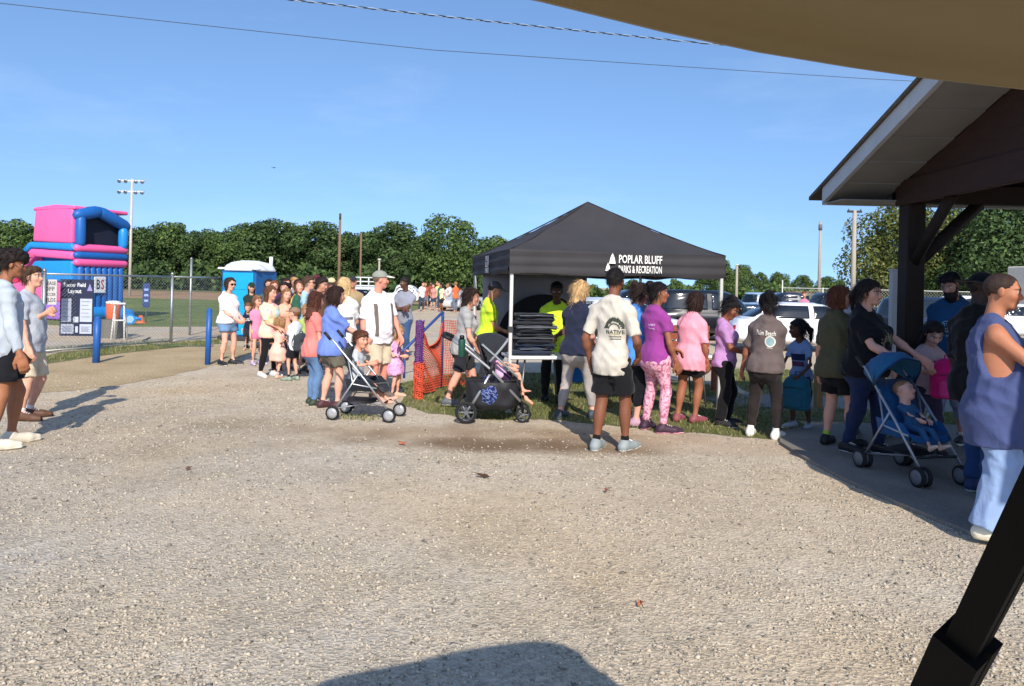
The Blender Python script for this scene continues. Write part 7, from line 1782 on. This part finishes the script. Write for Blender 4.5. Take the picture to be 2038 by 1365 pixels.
def car(label, X, D, face, kind, col, s=0.9, rack=False, name='parked_car', vx=0.045, group='vehicles parked beyond the tent'):
    vx = max(vx, D * 0.0019); k = CARS[kind]; t = root(name, (X, D, 0), -R(face), label, 'car', group); t.scale = (s, s, s)
    pm = mat('car_paint_' + col, col, 0.32, 0.0, var=0.03, coat=0.8)
    top, bot = np.array(k['top']), np.array(k['bot'])
    bl = loft((0, 0, 0), AX, k['y'], k['a'], (top - bot) / 2, (top + bot) / 2, 0.05, p=4.5)
    gl = loft((0, 0, 0), np.eye(3), k['gz'], k['ga'], k['gb'], k['gy'], 0.07, p=3.6)
    P = [bl, gl]
    for wy in k['wy']: P.append(cone((-2, wy, k['r'] * .98), (2, wy, k['r'] * .98), k['r'] * 1.16, k['r'] * 1.16, 0.02, True, '-'))
    # keep the middle of the body between the arches
    P.append(loft((0, 0, 0), AX, k['y'], np.array(k['a']) - 0.28, (top - bot) / 2 - .02, (top + bot) / 2, 0.02, p=4.5))
    body = solid_obj('body', P, vx, pm, t)
    z0, z1 = k['gz'][1] - 0.02, k['gz'][3] - 0.02
    yf = lambda z: (np.interp(z, k['gz'], k['gy']), np.interp(z, k['gz'], k['gb']), np.interp(z, k['gz'], k['ga']))
    ymid = k['gy'][1]
    def pane(nm, cond):
        g = loft((0, 0, 0), np.eye(3), k['gz'], np.array(k['ga']) + .024, np.array(k['gb']) + .024, k['gy'], 0, p=3.6)
        def post(f, X_, Y, Z):
            yc, b, a = yf(Z); q = (Y - yc) / b; x = X_ / a
            return np.maximum(np.maximum(f, np.maximum(z0 - Z, Z - z1)), np.maximum(-(f + 0.05), cond(x, q, Y)))
        V, F = solid([g], vx * 0.8, post)
        if len(V): link(nm, quads_mesh(nm, V, F), GLASS, t, True)
    for sd in (-1, 1):
        pane('side_window', lambda x, q, Y: np.maximum(0.55 - x * sd, np.maximum(Y - (ymid + .12), -0.80 - q) * 1.0 + 0 * x))
        pane('side_window', lambda x, q, Y: np.maximum(0.55 - x * sd, np.maximum((ymid + .24) - Y, q - 0.80) + 0 * x))
    pane('windscreen', lambda x, q, Y: np.maximum(np.abs(x) - 0.80, 0.62 - q)); pane('rear_window', lambda x, q, Y: np.maximum(np.abs(x) - 0.76, 0.62 + q))
    hw = max(k['a'])
    for sd in (-1, 1):
        for wy in k['wy']:
            wo = MB().lathe([(k['r'] * .6, -.1), (k['r'] * .95, -.1), (k['r'], -.06), (k['r'], .06), (k['r'] * .95, .1), (k['r'] * .6, .1)], 22, Matrix.Translation((sd * (hw - .13), wy, k['r'])) @ Matrix.Rotation(R(90), 4, 'Y')).build('wheel', TYRE, t)
            h = MB(); c = Vector((sd * (hw - .03), wy, k['r'])); h.cyl(c - Vector((sd * .03, 0, 0)), (1, 0, 0), k['r'] * .62, .03, 18)
            for i in range(6):
                a = i / 6 * 6.283; h.tube([c, c + Vector((0, k['r'] * .56 * math.cos(a), k['r'] * .56 * math.sin(a)))], .03, 5)
            h.build('rim', ALLOY, wo)
        MB().box((sd * (hw - .02) - .08, ymid + k['gb'][1] * .72, k['gz'][1] - .02), (sd * (hw - .02) + .08, ymid + k['gb'][1] * .72 + .1, k['gz'][1] + .12), bev=.03).build('mirror', pm, t)
        MB().box((sd * hw * .58 - .14, max(k['y']) - .13, top[-2] - .16), (sd * hw * .58 + .14, max(k['y']) - .02, top[-2] - .05), bev=.02).build('headlight', plain('dfe4ea', 0.15), t)
        MB().box((sd * hw * .66 - .12, min(k['y']) + .01, top[0] - .16), (sd * hw * .66 + .12, min(k['y']) + .1, top[0] - .02), bev=.02).build('tail_light', plain('8c1c1c', 0.2), t)
        for yy in (-.35, .62): MB().box((sd * (hw + .005) - .012, ymid + yy - .09, top[3] - .14), (sd * (hw + .005) + .012, ymid + yy + .09, top[3] - .11), bev=.008).build('door_handle', pm, t)
    if rack:
        mb = MB()
        for z in (k['H'] + .02, k['H'] + .2, k['H'] + .38):
            mb.tube([(-.55, -.6, z), (.55, -.6, z)], .03, 6)
        for x in (-.55, -.18, .18, .55): mb.tube([(x, -.6, k['H'] - .02), (x, -.6, k['H'] + .38)], .03, 6)
        mb.build('roof_rack', plain('c9c9c6', 0.5), t)
    return t
def car_px(label, px, D, face, kind, col, s=0.9, **kw): return car(label, (px - CX) / FOC * D, D, face, kind, col, s, **kw)
car_px('silver white sedan parked side-on behind the girl with the teal bag', 1605, 21, 92, 'sedan', 'dfe0e2', 0.93, vx=0.035)
car_px('black full-size SUV parked behind the pink and lilac tees', 1418, 24.5, 88, 'suv', '15171b', 0.93)
car_px('pale silver car seen under the tent behind the blue tee', 1228, 20, 60, 'sedan', 'd5d8dc', 0.95)
car_px('dark navy pickup parked behind the white sedan', 1655, 35, 84, 'pickup', '1a2234', 0.9)
car_px('dark pickup left of the bare pole behind the sedan roof', 1572, 38, 96, 'pickup', '232c3e', 0.88)
car_px('light blue car far back between the bun and the sedan', 1535, 43, 60, 'suv', '8fa9c6', 0.88)
car_px('black car under the tent right of the purple tee', 1330, 27, 80, 'suv', '20262e', 0.9)
car_px('navy SUV parked behind the bearded man', 1872, 24, 80, 'suv', '1b2338', 0.9)
car_px('white car roof behind the black hat on the right', 1962, 33, 88, 'suv', 'e6e8ec', 0.93)
car_px('white car far right behind the pavilion', 2045, 28, 92, 'sedan', 'd9dbe0', 0.95)
car_px('white SUV with roof rack behind the blond woman facing the viewer', 722, 27, 176, 'suv', 'e2e4e8', 0.84, rack=True)
car_px('white pickup on the road left of the distant crowd', 808, 54, 94, 'pickup', 'e9e8e4', 0.82)
car_px('pale grey car on the road beyond the taut net panel', 920, 46, 200, 'sedan', 'c4c4c2', 0.85)
# cream box trailer at the right edge, low tan trailer beyond the cars, far fence
p = aty(2035, 600, 38); t = root('box_trailer', (p.x + 1.5, 38, 0), 0.1, 'cream box trailer at the right edge under the pavilion roof', 'trailer')
MB().box((-1.6, -1.1, 0.6), (1.6, 1.1, 3.2), bev=0.05).build('box', plain('ded5c2', 0.5), t); MB().box((-1.25, -1.115, 0.7), (-1.22, -1.102, 3.1)).build('door_seam', plain('55504a', 0.6), t)
for x in (-.8, .8): MB().cyl((x, -1.0, 0.4), (0, 1, 0), 0.4, 0.25, 18).build('wheel', TYRE, t)
MB().box((-1.5, -0.9, 0.45), (1.5, 0.9, 0.6)).build('chassis', plain('2a2a2a', 0.7), t)
p = aty(1605, 600, 62); t = root('camper_trailer', (p.x, 62, 0), 0.05, 'low tan camper trailer beyond the cars near the bare pole', 'trailer')
MB().box((-1.3, -0.9, 0.4), (1.3, 0.9, 1.55), bev=0.08).build('box', plain('d8c8a4', 0.5), t); MB().box((-1.38, -0.98, 1.55), (1.38, 0.98, 1.64), bev=0.02).build('roof', plain('8c6a4c', 0.6), t)
MB().box((-.9, -.915, .95), (-.2, -.902, 1.3)).build('window', GLASS, t)
for x in (-.6, .6): MB().cyl((x, -.8, .3), (0, 1, 0), .3, .2, 16).build('wheel', TYRE, t)
ff = root('far_fence', (12, 44, 0), 0, 'pale post and rail chain fence beyond the cars on the right', 'fence'); wf = MB()
for i in range(10):
    x = i * 2.4 + 4; po = MB().tube([(x, 0, 0), (x, 0, 1.9 if i % 3 else 2.3)], 0.035, 8).build('post', plain('c8c8c2', 0.5), ff)
for z in (0.1, 1.85): MB().tube([(4, 0, z), (25.6, 0, z)], 0.025, 6).build('rail', plain('c8c8c2', 0.5), ff)
for i in range(120):
    for sg in (1, -1):
        x0 = 4 + i * .18; x1 = x0 + sg * 1.75
        if 4 <= x1 <= 25.6: wf.tube([(x0, .02, .1), (x1, .02, 1.85)], .004, 3, cap=False)
tag(wf.build('chain_link_mesh', plain('c8c8c2', 0.5), ff, fix=False), kind='stuff')
